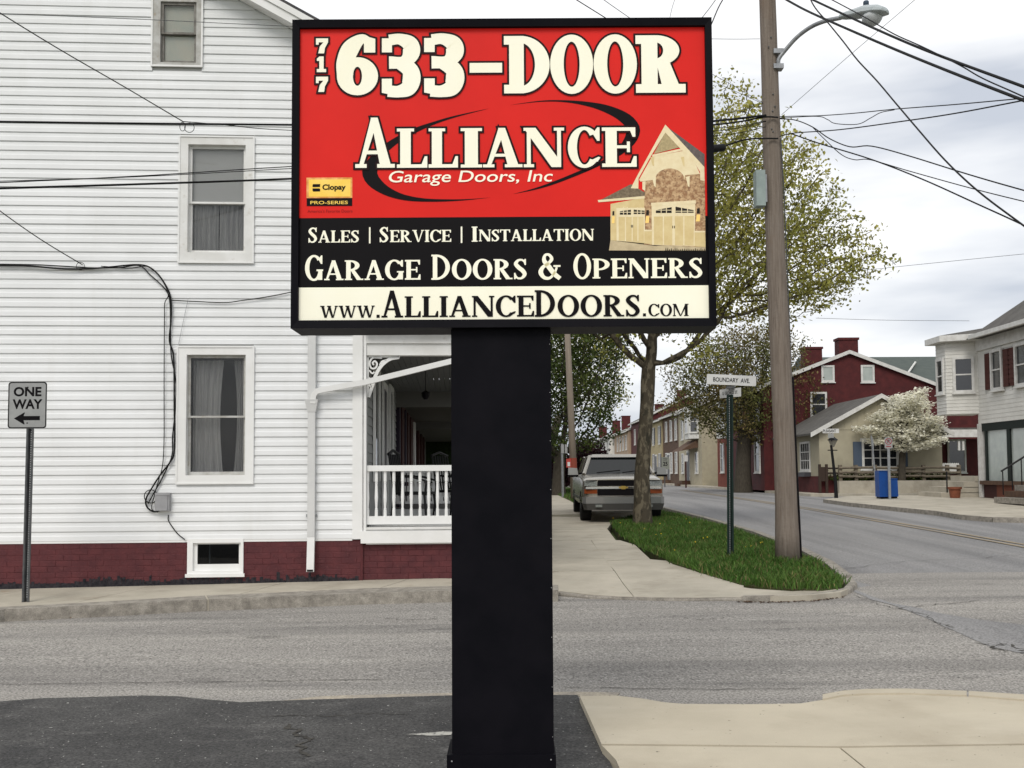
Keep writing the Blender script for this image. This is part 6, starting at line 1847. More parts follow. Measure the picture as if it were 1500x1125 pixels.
for sx in (-1, 1):
    a, b = sorted((sx * .63, sx * .93))
    mb = MB(); mb.prism([(a, .03 + (.06 if sx < 0 else 0), .87), (b, .03 + (.06 if sx > 0 else 0), .87), (b, .18, .87), (a, .18, .87)], [(a, .04 + (.06 if sx < 0 else 0), 1.0), (b, .04 + (.06 if sx > 0 else 0), 1.0), (b, .18, 1.0), (a, .18, 1.0)]); mb.build('headlight', LENS, truck, local=True)
    mb = MB(); mb.prism([(a, .03 + (.06 if sx < 0 else 0), .69), (b, .03 + (.06 if sx > 0 else 0), .69), (b, .18, .69), (a, .18, .69)], [(a, .03 + (.06 if sx < 0 else 0), .79), (b, .03 + (.06 if sx > 0 else 0), .79), (b, .18, .79), (a, .18, .79)]); mb.build('turn_signal', AMBER, truck, local=True)
    a, b = sorted((sx * .52, sx * .68)); mb = MB(); mb.box(a, b, -.125, -.08, .37, .43); mb.build('fog_light', LENS, truck, local=True)
    # mirror
    a, b = sorted((sx * 1.0, sx * 1.26)); mb = MB()
    mb.prism([(a, 1.50, 1.14), (b, 1.54, 1.14), (b, 1.68, 1.14), (a, 1.68, 1.14)], [(a + .01, 1.52, 1.33), (b - .03, 1.55, 1.31), (b - .03, 1.66, 1.31), (a + .01, 1.66, 1.33)])
    mir = mb.build('mirror', mat('pale mirror shell', (.40, .40, .39), .3), truck, local=True)
    mb = MB(); a2, b2_ = sorted((sx * .86, sx * 1.01)); mb.box(a2, b2_, 1.56, 1.62, 1.15, 1.2); mb.box(a, b, 1.53, 1.66, 1.085, 1.1395); mb.build('mirror_arm', INK, mir, local=True)
    for y in (1.0, 4.55):
        mb = MB()
        pts = [(sx * .97 + .001 * sx, y + .47 * math.cos(a), .40 + .47 * math.sin(a)) for a in np.linspace(-.2, math.pi + .2, 14)]
        mb.prism(pts, [(sx * .80, p[1], p[2]) for p in pts]); mb.build('wheel_arch', INK, truck, local=True)
        mb = MB()
        n_ = 22; rows = []
        for x, r in ((.72, .30), (.72, .36), (.75, .385), (.95, .385), (.985, .36), (.985, .24), (.955, .22)):
            rows.append([(sx * x, y + r * math.cos(2 * math.pi * k / n_), .385 + r * math.sin(2 * math.pi * k / n_)) for k in range(n_)])
        for r0, r1 in zip(rows, rows[1:]):
            for k in range(n_): mb.face([r0[k], r0[(k + 1) % n_], r1[(k + 1) % n_], r1[k]])
        mb.face(rows[0]); wh = mb.build('wheel', TYRE, truck, local=True)
        mb = MB()
        mb.face([(sx * .953, y + .225 * math.cos(2 * math.pi * k / n_), .385 + .225 * math.sin(2 * math.pi * k / n_)) for k in range(n_)])
        for k in range(5):
            a = 2 * math.pi * k / 5; c, s = math.cos(a), math.sin(a)
            mb.prism([(sx * .955, y + c * .03 - s * .035, .385 + s * .03 + c * .035), (sx * .955, y + c * .03 + s * .035, .385 + s * .03 - c * .035), (sx * .955, y + c * .21 + s * .045, .385 + s * .21 - c * .045), (sx * .955, y + c * .21 - s * .045, .385 + s * .21 + c * .045)],
                     [(sx * .975, y + c * .03 - s * .03, .385 + s * .03 + c * .03), (sx * .975, y + c * .03 + s * .03, .385 + s * .03 - c * .03), (sx * .968, y + c * .21 + s * .035, .385 + s * .21 - c * .035), (sx * .968, y + c * .21 - s * .035, .385 + s * .21 + c * .035)])
        mb.build('rim', GALV, wh, local=True)
mb = MB()
xs_b = [(-.98, .10), (-.9, .0), (-.5, -.06), (0, -.08), (.5, -.06), (.9, .0), (.98, .10)]
def bump_row(z0, z1, lip):
    for (xa, ya), (xb, yb) in zip(xs_b, xs_b[1:]):
        mb.prism([(xa, ya - .03 + lip, z0), (xb, yb - .03 + lip, z0), (xb, .14, z0), (xa, .14, z0)], [(xa, ya - .03, z1), (xb, yb - .03, z1), (xb, .14, z1), (xa, .14, z1)])
bump_row(.455, .61, .02); bmp = mb.build('bumper', mat('bumper grey chrome', (.34, .34, .34), .3, metal=.6), truck, local=True)
mb = MB()
for (xa, ya), (xb, yb) in zip(xs_b, xs_b[1:]):
    mb.prism([(xa * .96, ya - .005, .30), (xb * .96, yb - .005, .30), (xb * .96, .14, .30), (xa * .96, .14, .30)], [(xa, ya - .02, .45), (xb, yb - .02, .45), (xb, .14, .45), (xa, .14, .45)])
mb.build('air_dam', TAND, bmp, local=True)
mb = MB(); mb.box(-.90, .90, .028, .05, .995, 1.012); mb.build('hood_seam', INK, truck, local=True)
mb = MB(); mb.box(.28, .56, -.125, -.11, .47, .60); mb.build('licence_plate', mat('plate grey blue', (.25, .29, .34), .5), truck, local=True)
mb = MB(); mb.tube([(-.55, 1.27, 1.19), (.05, 1.36, 1.25)], .012, 5); mb.tube([(.1, 1.27, 1.19), (.65, 1.38, 1.26)], .012, 5); mb.build('wiper', INK, truck, local=True)
mb = MB(); mb.box(-.983, -.972, .6, 5.4, .52, .60); mb.box(.972, .983, .6, 5.4, .52, .60); mb.build('side_moulding', TAND, truck, local=True)

# ------------------------------------------------------------------ buildings across the street
def window(parent, o, u, n, w, h, trim, name='window', mull=(), depth=.05, fw=.09, shut=None, pane=None, sill=True):
    """window with lower-left corner o on a wall; u along the wall, n outward"""
    mb = MB()
    mb.obox(o, u, n, -fw, 0, .0, depth, -fw, h + fw); mb.obox(o, u, n, w, w + fw, .0, depth, -fw, h + fw)
    mb.obox(o, u, n, 0, w, .0, depth, h, h + fw); mb.obox(o, u, n, 0, w, .0, depth, -fw, 0)
    if sill: mb.obox(o, u, n, -fw - .04, w + fw + .04, .0, depth + .04, -fw - .05, -fw - .001)
    for a in mull:
        if a == 'h': mb.obox(o, u, n, 0, w, .026, depth * .8, h * .48, h * .48 + .05)
        elif a == 'grid':
            for i in (1, 2, 3): mb.obox(o, u, n, w * i / 4 - .02, w * i / 4 + .02, .0245, depth * .7, 0, h)
            for i in (1, 2): mb.obox(o, u, n, 0, w, .0245, depth * .69, h * i / 3 - .02, h * i / 3 + .02)
        elif a == 'v': mb.obox(o, u, n, w / 2 - .03, w / 2 + .03, .0245, depth * .75, 0, h)
    wo_ = mb.build(name, trim, parent)
    mb = MB(); mb.obox(o, u, n, 0, w, .016, .024, 0, h); mb.build('pane', pane or PANE, wo_)
    if shut:
        for a, b in ((-fw - .46, -fw - .03), (w + fw + .03, w + fw + .46)):
            mb = MB(); mb.obox(o, u, n, a, b, 0.0, .05, -.02, h + .02)
            for i in range(7): mb.obox(o, u, n, a + .05, b - .05, .051, .062, h * (.06 + i * .13), h * (.06 + i * .13) + h * .09)
            mb.build('shutter', shut, wo_)
    return wo_
PANE = mat('reflecting pane', (0.02, 0.022, 0.026), 0.08, spec=0.9)
PANEL = mat('pale covered pane', (0.34, 0.38, 0.36), 0.15, (0.42, 0.46, 0.43), 2.0, 5, spec=0.7)
REDB = mat('red painted brick house', (0.095, 0.022, 0.022), 0.7, (0.065, 0.017, 0.018), 3.0, bump=0.3, bscale=30)
BRN = mat('brown brick', (0.12, 0.075, 0.05), 0.8, (0.09, 0.055, 0.04), 6)
BEIGE = mat('beige painted stucco', (0.40, 0.365, 0.27), 0.8, (0.34, 0.31, 0.23), 1.5, layers=(((.25, .22, .16), 2.5, 6, .6, .8, (1, 1, .3), .4),))
BEIGE2 = mat('beige siding', (0.40, 0.36, 0.26), 0.8, (0.35, 0.31, 0.23), 3)
YEL = mat('yellow siding', (0.42, 0.35, 0.21), 0.8, (0.36, 0.30, 0.18), 3)
PEACH = mat('peach siding', (0.38, 0.28, 0.20), 0.8)
GREYR = mat('grey shingle roof', (0.12, 0.115, 0.105), 0.9, (0.085, 0.08, 0.075), 2.5, 6, bump=0.4, bscale=12)
GRNR = mat('grey green metal roof', (0.085, 0.10, 0.09), 0.7, (0.07, 0.085, 0.078), 3)
LTR = mat('light grey roof', (0.27, 0.27, 0.26), 0.8, (0.2, 0.2, 0.2), 3)
OWH = mat('off white siding', (0.68, 0.67, 0.63), 0.6, (0.60, 0.59, 0.55), 2)
OWT = mat('off white trim', (0.66, 0.655, 0.63), 0.6, (0.54, 0.53, 0.50), 5)
SHUTR = mat('maroon shutter', (0.075, 0.025, 0.02), 0.6)
BLUES = mat('slate blue shutter', (0.075, 0.10, 0.14), 0.6)
Xp, Xn, Yn = (0, 1, 0), (-1, 0, 0), (0, -1, 0)

def row_house(label, d0, d1, xf, eave, wallm, roofm, depth=8.0, rise=1.6, name='row_house', wins=(), door=None, side_wins=(), trim=OWT, chim=None, winshut=None, gable_front=False):
    z = g(xf, d0) + .12
    h = thing(name, label, 'house', (xf, d0, z), 0, 'houses along the far side of the street')
    mb = MB(); mb.box(xf, xf + depth, d0, d1, z - .2, z + eave); mb.build('wall', wallm, h)
    mb = MB(); xm = xf + depth / 2; ov = .3
    if not gable_front:                       # ridge along the street, gable facing the camera
        sec = lambda y: [(xf - ov, y, z + eave - ov * rise / (depth / 2)), (xm, y, z + eave + rise), (xf + depth + ov, y, z + eave - ov * rise / (depth / 2)), (xf + depth + ov, y, z + eave - .16), (xm, y, z + eave + rise - .16), (xf - ov, y, z + eave - .25)]
        a, b = sec(d0 - .15), sec(d1 + (.0))
        mb.prism([a[0], a[1], a[4], a[5]], [b[0], b[1], b[4], b[5]]); mb.prism([a[1], a[2], a[3], a[4]], [b[1], b[2], b[3], b[4]])
        rf = mb.build('roof', roofm, h)
        mb = MB(); mb.prism([(xf, d0 + .001, z + eave), (xf + depth, d0 + .001, z + eave), (xm, d0 + .001, z + eave + rise - .17)], [(xf, d1 - .001, z + eave), (xf + depth, d1 - .001, z + eave), (xm, d1 - .001, z + eave + rise - .17)]); mb.build('gable', wallm, h)
        mb = MB(); mb.box(xf - ov - .05, xf - ov + .08, d0 - .15, d1, z + eave - .33, z + eave - .2); mb.build('gutter', trim, rf)
        mb = MB()
        for s0, s1 in ((a[0], a[1]), (a[1], a[2])):
            mb.prism([(s0[0], d0 - .19, s0[2] - .16), (s0[0], d0 - .19, s0[2] + .03), (s0[0], d0 - .151, s0[2] + .03), (s0[0], d0 - .151, s0[2] - .16)], [(s1[0], d0 - .19, s1[2] - .16), (s1[0], d0 - .19, s1[2] + .03), (s1[0], d0 - .151, s1[2] + .03), (s1[0], d0 - .151, s1[2] - .16)])
        mb.build('rake_board', trim, rf)
    if chim:
        for (cx_, cy_, w_, z1) in chim:
            mb = MB(); mb.box(cx_ - w_ / 2, cx_ + w_ / 2, cy_, cy_ + w_ * .7, z + eave - .3, z1 - .12); mb.box(cx_ - w_ / 2 - .05, cx_ + w_ / 2 + .05, cy_ - .05, cy_ + w_ * .7 + .05, z1 - .119, z1); mb.build('chimney', REDB, h)
    for (fy, z0, w_, hh) in wins:
        window(h, (xf, d0 + (d1 - d0) * fy, z + z0), Xp, Xn, w_, hh, trim, mull=('h',), shut=winshut, depth=.07)
    for (x_, z0, w_, hh) in side_wins:
        window(h, (xf + x_, d0, z + z0), XX, Yn, w_, hh, trim, mull=('h',))
    if door:
        fy, m_ = door
        mb = MB(); mb.obox((xf, d0 + (d1 - d0) * fy, z + .3), Xp, Xn, -.1, 1.1, 0, .05, 0, 2.3); dr = mb.build('door', trim, h)
        mb = MB(); mb.obox((xf, d0 + (d1 - d0) * fy, z + .3), Xp, Xn, 0, 1.0, .051, .07, 0, 2.15); mb.build('leaf', m_, dr)
        mb = MB()
        for i in range(2): mb.obox((xf, d0 + (d1 - d0) * fy, z - .12), Xp, Xn, -.15, 1.15, 0.0, 1.0 - .35 * i, .21 * i, .21 * (i + 1) - .002)
        mb.build('step', BRN, h)
    return h
W2 = [(f, zz, .85, 1.45) for f in (.12, .42, .72) for zz in (.95, 3.6)]
row_house('beige two-storey row house with bay window and hooded door', 70, 79.7, 13.6, 5.9, BEIGE2, LTR, wins=[(.15, .95, .9, 1.4), (.75, 3.6, .9, 1.4), (.75, .95, .9, 1.4)], door=(.5, DGREY), side_wins=[(1.35, .95, .8, 1.5)])
row_house('brown brick row house left of the beige one', 79.8, 87.9, 13.6, 6.0, BRN, LTR, wins=[(f, zz, .8, 1.6) for f in (.08, .38, .70) for zz in (.95, 3.7)], door=(.55, DGREY))
row_house('yellow row house with dark shutters beyond the speed limit sign', 88, 95.5, 13.5, 5.9, YEL, GREYR, wins=[(f, zz, .7, 1.5) for f in (.12, .62) for zz in (1.1, 3.6)], winshut=DGREY, door=(.4, DGREY))
row_house('tall dark red row house with white gable edge behind the sycamore trunk', 95.6, 109, 13.3, 6.5, REDB, GREYR, rise=2.0, wins=[(f, zz, .8, 1.5) for f in (.1, .4, .7) for zz in (1.1, 4.0)], chim=[(17.3, 99, .9, 9.9)])
row_house('peach row house far up the street', 109.2, 124, 13.0, 5.8, PEACH, GREYR, wins=[(f, zz, .9, 1.5) for f in (.1, .3, .5, .7) for zz in (1.0, 3.6)], chim=[(17, 112, 1.0, 9.4)])
row_house('pale far row house with light grey roof left of the sycamore trunk', 124.2, 146, 12.4, 5.6, OWH, LTR, wins=[(f, zz, .9, 1.5) for f in (.1, .3, .5, .7) for zz in (1.0, 3.6)], chim=[(15, 128, 1.1, 9.0), (15, 140, 1.1, 9.0)])
row_house('farthest grey-roofed row house at the end of the street', 146.2, 185, 11.0, 5.2, BRN, LTR, wins=[(f, zz, 1.0, 1.5) for f in (.1, .3, .5, .7) for zz in (1.0, 3.4)], chim=[(14, 150, 1.2, 8.6)])
# upper bay on the beige house and its door hood
hb_ = [o for o in bpy.data.objects if o.get('label', '').startswith('beige two-storey')][0]
zB = g(13.6, 70) + .12
mb = MB(); mb.prism([(13.6, 71.0, zB + 3.4), (13.0, 71.5, zB + 3.4), (13.0, 73.6, zB + 3.4), (13.6, 74.1, zB + 3.4)], [(13.6, 71.0, zB + 5.7), (13.0, 71.5, zB + 5.7), (13.0, 73.6, zB + 5.7), (13.6, 74.1, zB + 5.7)]); by = mb.build('bay', OWT, hb_)
ub = Vector((.6, -.5, 0)).normalized(); nb = Vector((-.5, -.6, 0)).normalized()
window(hb_, Vector((13.0, 71.5, zB + 3.9)) + ub * .12, ub, nb, .52, 1.5, OWT, mull=('h',), fw=.06); window(hb_, (13.0, 72.0, zB + 3.9), Xp, Xn, 1.2, 1.5, OWT, mull=('h',), fw=.06)
mb = MB(); mb.prism([(13.6, 71.4, zB + 2.75), (12.3, 71.4, zB + 2.5), (13.6, 71.4, zB + 3.35)], [(13.6, 75.4, zB + 2.75), (12.3, 75.4, zB + 2.5), (13.6, 75.4, zB + 3.35)]); mb.build('door_hood', BRN, hb_)
# brick house with white upper bay
h = row_house('red brick house with boxy white upper bay left of the street tree', 59.2, 64.2, 13.5, 5.6, mat('orange red brick', (0.19, 0.055, 0.035), .8, (.14, .04, .03), 5), GREYR, wins=[(.1, 1.0, .8, 1.7), (.6, 1.0, .8, 1.7)], side_wins=[(.8, 1.0, .8, 1.7)])
zB = g(13.5, 60) + .12
mb = MB(); mb.box(12.9, 14.9, 58.6, 61.6, zB + 3.05, zB + 5.3); mb.build('bay', OWT, h)
window(h, (13.25, 58.6, zB + 3.75), XX, Yn, 1.2, 1.2, OWT, mull=('v',)); window(h, (12.9, 59.2, zB + 3.75), Xp, Xn, 1.4, 1.2, OWT, mull=('v',))
# red gabled house
RD = 50.0
zR = g(16, 50) + .12
ap = at(1243, 514, RD)
xL, xR = 13.6, 2 * ap.x - 12.9
ev = at(1380, 562, RD).z
rise = ap.z - ev; eh = ev - zR
h = row_house('dark red gabled house with two chimneys behind the beige cottage', RD, 58.2, 2 * ap.x - xR, eh, REDB, GRNR, depth=2 * (xR - ap.x), rise=rise, name='red_house', wins=[(.1, 1.0, .9, 1.8), (.55, 1.0, .9, 1.8), (.1, 3.7, .9, 1.6), (.55, 3.7, .9, 1.6)],
              chim=[(at(1239, 500, 51).x, 50.6, 1.0, at(1239, 496, 51).z), (at(1191, 510, 54).x, 54, 1.0, at(1191, 508, 54).z)])
for (u0, v0, u1, v1) in ((1206, 557, 1219, 538), (1264, 557.5, 1277.5, 537.5), (1190, 608, 1208, 577)):
    a, b = at(u0, v0, RD), at(u1, v1, RD)
    window(h, (a.x, RD, a.z), XX, Yn, b.x - a.x, b.z - a.z, OWT, fw=.10, pane=PANEL if v0 < 590 else PANE, mull=() if v0 < 590 else ('h',))
# its rear wing with the long grey-green roof
hw_ = thing('rear_wing', 'long dark red wing with grey-green roof behind the dogwood', 'house', (24, 52, zR))
a, b = at(1262, 523, 60), at(1372, 522, 60)
e0, e1 = at(1275, 559, 55), at(1378, 558, 55)
x0_, x1_ = xR - .6, xR + 9
mb = MB(); mb.box(x0_, x1_, 55.2, 64.8, zR - .2, e0.z - .05); mb.build('wall', REDB, hw_)
mb = MB(); mb.prism([(x0_ - 3.5, 54.9, e0.z - .14), (x0_ - 3.5, 60, a.z), (x0_ - 3.5, 65.1, e0.z - .14)], [(x1_ + .3, 54.9, e0.z - .14), (x1_ + .3, 60, a.z), (x1_ + .3, 65.1, e0.z - .14)]); rf = mb.build('roof', GRNR, hw_)
mb = MB(); mb.box(x0_ - .5, x1_ + .3, 54.72, 54.88, e0.z - .3, e0.z - .12); mb.build('gutter', OWT, rf)
p0, p1 = at(1330, 549, 55.8), at(1341, 533, 58.6)
mb = MB(); mb.tube([p0 + Vector((0, 0, .1)), p1 + Vector((0, 0, .1))], .06, 6); mb.build('vent_pipe', OWT, hw_)
# porch at the back of the corner, right of the dogwood
pa, pb2 = at(1378, 632, 47), at(1426, 632, 47)
mb = MB(); mb.box(pa.x - 1.2, pb2.x + 1.6, 46.6, 50, at(1400, 636, 47).z, at(1400, 627, 47).z); mb.build('porch_roof', GREYR, hw_)
mb = MB(); mb.box(pa.x - 1.2, pb2.x + 1.6, 46.42, 46.58, at(1400, 641, 47).z, at(1400, 630, 47).z); mb.build('porch_fascia', OWT, hw_)
mb = MB(); mb.box(pa.x - 1.2, pb2.x + 1.6, 49.0, 55.15, zR - .2, at(1400, 641, 47).z); mb.build('porch_wall', REDB, hw_)
window(hw_, (at(1392, 690, 48.9).x, 48.98, at(1392, 690, 48.9).z), XX, Yn, .75, 1.5, OWT); 
mb = MB(); q0 = at(1402, 646, 46.7); mb.box(q0.x, q0.x + .1, 46.6, 46.7, q0.z - .45, q0.z); mb.box(q0.x + .2, q0.x + .3, 46.6, 46.7, q0.z - .45, q0.z); mb.build('hanging_chime', OWT, hw_)

# beige cottage with blue shutters
CD = 43.6
c0 = at(1201, 700, CD); zC = g(c0.x, CD) + .12
ap, evl = at(1288, 579, CD), at(1201, 628, CD)
wC = 2 * (ap.x - c0.x)
cot = thing('beige_cottage', 'low beige gabled cottage with slate blue shutters behind the dogwood', 'house', (c0.x, CD, zC))
mb = MB(); mb.box(c0.x, c0.x + wC, CD, CD + 6.0, zC + .75, evl.z); mb.build('wall', BEIGE, cot)
mb = MB(); mb.prism([(c0.x, CD + .001, evl.z), (c0.x + wC, CD + .001, evl.z), (ap.x, CD + .001, ap.z - .12)], [(c0.x, CD + 5.99, evl.z), (c0.x + wC, CD + 5.99, evl.z), (ap.x, CD + 5.99, ap.z - .12)]); mb.build('gable', BEIGE, cot)
mb = MB()
k = 0
x = c0.x + .25
while x < c0.x + wC:                          # vertical battens in the gable
    top_ = evl.z + (ap.z - .2 - evl.z) * (1 - abs(x - ap.x) / (wC / 2))
    mb.box(x, x + .03, CD - .014, CD, evl.z + .02, max(evl.z + .05, top_)); x += .3
mb.box(c0.x, c0.x + wC, CD - .02, CD, evl.z - .05, evl.z + .019); mb.build('gable_batten', BEIGE, cot)
mb = MB(); mb.box(c0.x - .03, c0.x + wC, CD - .05, CD + 6, zC - .2, zC + .749); mb.build('plinth', REDB, cot)
sl_ = (ap.z - evl.z) / (wC / 2); ov = .45
for sx in (-1, 1):
    mb = MB(); xe = ap.x + sx * (wC / 2 + ov); ze = ap.z - sl_ * (wC / 2 + ov)
    mb.prism([(ap.x, CD - .25, ap.z + .04), (xe, CD - .25, ze + .04), (xe, CD - .25, ze - .05), (ap.x, CD - .25, ap.z - .05)], [(ap.x, CD + 6.2, ap.z + .04), (xe, CD + 6.2, ze + .04), (xe, CD + 6.2, ze - .05), (ap.x, CD + 6.2, ap.z - .05)])
    rf = mb.build('roof', GREYR, cot)
    mb = MB(); mb.prism([(ap.x, CD - .30, ap.z + .06), (xe, CD - .30, ze + .06), (xe, CD - .30, ze - .14), (ap.x, CD - .30, ap.z - .14)], [(ap.x, CD - .251, ap.z + .06), (xe, CD - .251, ze + .06), (xe, CD - .251, ze - .14), (ap.x, CD - .251, ap.z - .14)])
    mb.build('rake_board', OWT, rf)
a, b = at(1266, 683, CD), at(1312, 647, CD)
window(cot, (a.x, CD, a.z), XX, Yn, b.x - a.x, b.z - a.z, OWT, mull=('grid', 'v'), fw=.16)
sx0, sx1 = at(1250, 684, CD), at(1261.5, 647, CD)
mb = MB(); mb.box(sx0.x, sx1.x, CD - .06, CD, sx0.z, sx1.z); mb.build('shutter', BLUES, cot)
mb = MB(); s3 = at(1317, 684, CD); mb.box(s3.x, s3.x + (sx1.x - sx0.x), CD - .06, CD, sx0.z, sx1.z); mb.build('shutter', BLUES, cot)
yw0, yw1 = 45.0, 46.3
wz0, wz1 = at(1180, 687, 45.6).z, at(1180, 650, 45.6).z
window(cot, (c0.x, yw0, wz0), Xp, Xn, yw1 - yw0, wz1 - wz0, OWT, mull=('grid',), fw=.1)
mb = MB(); mb.box(c0.x - .3, c0.x, yw0 - .1, yw1 + .1, wz0 - .35, wz0 - .16); mb.build('window_box', DGREY, cot)

# white corner shop with bay window
XF = 17.1
shop = thing('corner_shop_house', 'white clapboard corner house with shop windows and maroon shutters at the right edge', 'house', (XF, 36, g(XF, 34) + .12))
zS = g(XF, 34) + .12
dF = XF * F_PX / (1431 - 750)                 # far corner
dN = 27.0
zeave = at(1432, 499, dF).z
zsill, zlow = at(1432, 704, dF).z, at(1432, 621, dF).z
mb = MB(); mb.box(XF + .08, XF + 9, dN, dF, zlow, zeave); mb.build('upper_wall', OWH, shop)
sb = None
mbs = MB()
for p, q_ in zip([(0, 0), (-.022, 0), (-.012, .15)], [(-.022, 0), (-.012, .15), (0, .15)]):
    mbs.face([(p[0], 0, p[1]), (p[0], 1, p[1]), (q_[0], 1, q_[1]), (q_[0], 0, q_[1])])
wz = [(dF - 1.9, .62), (dF - 3.75, .8), (dF - 6.2, .8)]    # upper windows on the street front (start y, width)
wzz0, wzz1 = at(1460, 568, XF * F_PX / 710).z, at(1460, 516, XF * F_PX / 710).z
i = 0
while zlow + i * .15 < zeave - .1:
    z = zlow + i * .15; i += 1
    segs = [(dN, dF - .02)]
    if wzz0 - .1 < z + .1 and wzz1 + .05 > z:
        segs = []; cur = dN
        for y0, w_ in sorted(wz):
            segs.append((cur, y0 - .62)); cur = y0 + w_ + .62
        segs.append((cur, dF - .02))
    for a, b in segs:
        M4 = Matrix.Translation((XF + .08 - XF, a - 36, z - zS)) @ Matrix.Diagonal((1, b - a, 1, 1))
        if sb is None: sb = mbs.build('siding_board', OWH, shop, local=True); sb.matrix_basis = M4
        else: inst(sb, shop, M4)
for y0, w_ in wz:
    window(shop, (XF + .06, y0, wzz0), Xp, Xn, w_, wzz1 - wzz0, OWT, mull=('h',), depth=.09, fw=.10, shut=SHUTR)
# boxed corner bay, upper storey
bz0, bz1 = at(1372, 607, 36).z, zeave
Bp = [(XF + .08, dF - .12), (XF - .95, dF + .28), (XF - .95, dF + 1.1), (XF + .4, dF + 1.1)]
mb = MB(); mb.prism([(x, y, bz0) for x, y in Bp], [(x, y, bz1) for x, y in Bp]); bay = mb.build('bay', OWH, shop)
mb = MB()
u_ = (Vector((*Bp[0], 0)) - Vector((*Bp[1], 0))); Lb = u_.length; u_.normalize(); nb = Vector((u_.y, -u_.x, 0)); nb = nb if nb.y < 0 else -nb
k = 0
while bz0 + k * .13 < bz1 - .1:
    z = bz0 + k * .13; k += 1
    mb.obox((Bp[1][0], Bp[1][1], z), u_, nb, 0, Lb, 0, .014, 0.02, .035); mb.obox((Bp[1][0], Bp[1][1], z), Xp, Xn, 0, Bp[2][1] - Bp[1][1], 0, .014, 0.02, .035)
mb.build('bay_lap', OWH, bay)
o_ = Vector((Bp[1][0], Bp[1][1], at(1405, 570, 35.5).z)) + u_ * (Lb * .30)
window(shop, o_, u_, nb, Lb * .48, at(1405, 524, 35.5).z - o_.z, OWT, mull=('h',), fw=.1, depth=.06)
window(shop, (Bp[1][0], Bp[1][1] + .22, o_.z), Xp, Xn, .42, at(1405, 524, 35.5).z - o_.z, OWT, mull=('h',), fw=.1, depth=.06)
# roof, gutter, brackets
mb = MB()
rp = at(1500, 437, 33)
z_r = zeave + 4.4
E4 = [(XF - .45, dN - .4, zeave), (XF - .45, dF - .3, zeave), (XF + .6, dF + .55, zeave), (XF + 9.4, dF + .55, zeave), (XF + 9.4, dN - .4, zeave)]
ap1, ap2 = (XF + 5.2, dF - 4.2, z_r), (XF + 5.2, dN - .4, z_r)
mb.face([E4[0], E4[1], ap1, ap2]); mb.face([E4[1], E4[2], ap1]); mb.face([E4[2], E4[3], ap1]); mb.face([E4[3], E4[4], ap2, ap1]); mb.face([E4[4], E4[0], ap2]); mb.face(E4)
rf = mb.build('roof', GREYR, shop)
Bo = [(XF + .1, dF - .6), (XF - 1.25, dF + .05), (XF - 1.25, dF + 1.35), (XF + .6, dF + 1.35)]
mb = MB(); mb.prism([(x, y, bz1 - .02) for x, y in Bo], [(x, y, bz1 + .20) for x, y in Bo]); bt = mb.build('bay_cornice', OWT, shop)
mb = MB(); bc = (XF + .9, dF - .1, bz1 + .55)
for i in range(4):
    p, q_ = Bo[i], Bo[(i + 1) % 4]; mb.face([(p[0], p[1], bz1 + .201), (q_[0], q_[1], bz1 + .201), bc])
mb.build('bay_roof', GREYR, shop)
mb = MB(); mb.box(XF - .55, XF - .42, dN - .4, dF - .7, zeave - .05, zeave + .10); mb.build('gutter', OWT, rf)
mb = MB(); mb.box(XF - .02, XF + .079, dN, dF - .14, zeave - .42, zeave - .01); mb.build('frieze', OWT, shop)
# ground floor: recessed shop windows on a brick plinth
mb = MB(); mb.box(XF + .25, XF + 9, dN, dF - .1, zS - .2, zlow - .001); mb.build('ground_wall', DARK, shop)
mb = MB(); mb.box(XF + .02, XF + .249, dF - .22, dF - .0, zS, zlow - .002); mb.build('corner_board', OWT, shop)
SHOPF = mat('dark green shopfront frame', (0.014, 0.02, 0.018), 0.5)
y = dF - .23
mb = MB(); mb.box(XF + .08, XF + .248, dN, y, zlow - .28, zlow - .003); mb.build('transom', SHOPF, shop)
for (y1, y0) in ((dF - .55, dF - 2.0), (dF - 2.22, dF - 3.9), (dF - 4.1, dF - 5.8)):
    mb = MB(); 
    mb.box(XF + .08, XF + .2, y1, y1 + .12, zsill, zlow - .281); mb.box(XF + .08, XF + .2, y0 - .1, y0, zsill, zlow - .281)
    w_ = mb.build('shop_window', SHOPF, shop)
    mb = MB(); mb.box(XF + .14, XF + .15, y0, y1, zsill, zlow - .281); mb.build('pane', PANEL, w_)
mb = MB(); mb.box(XF - .06, XF + .26, dN, dF - .23, zsill - .14, zsill - .001); mb.build('sill', BRN, shop)
PLI = mat('orange brick plinth', (0.16, 0.055, 0.035), 0.8, (0.12, 0.045, 0.03), 4)
mb = MB(); mb.box(XF + .03, XF + .24, dN, dF - 1.3, zS - .2, zsill - .141); mb.build('plinth', PLI, shop)
mb = MB(); mb.box(XF + .10, XF + .239, dF - 1.299, dF - .23, zS - .2, zsill - .141); mb.build('plinth', MAROON, shop)
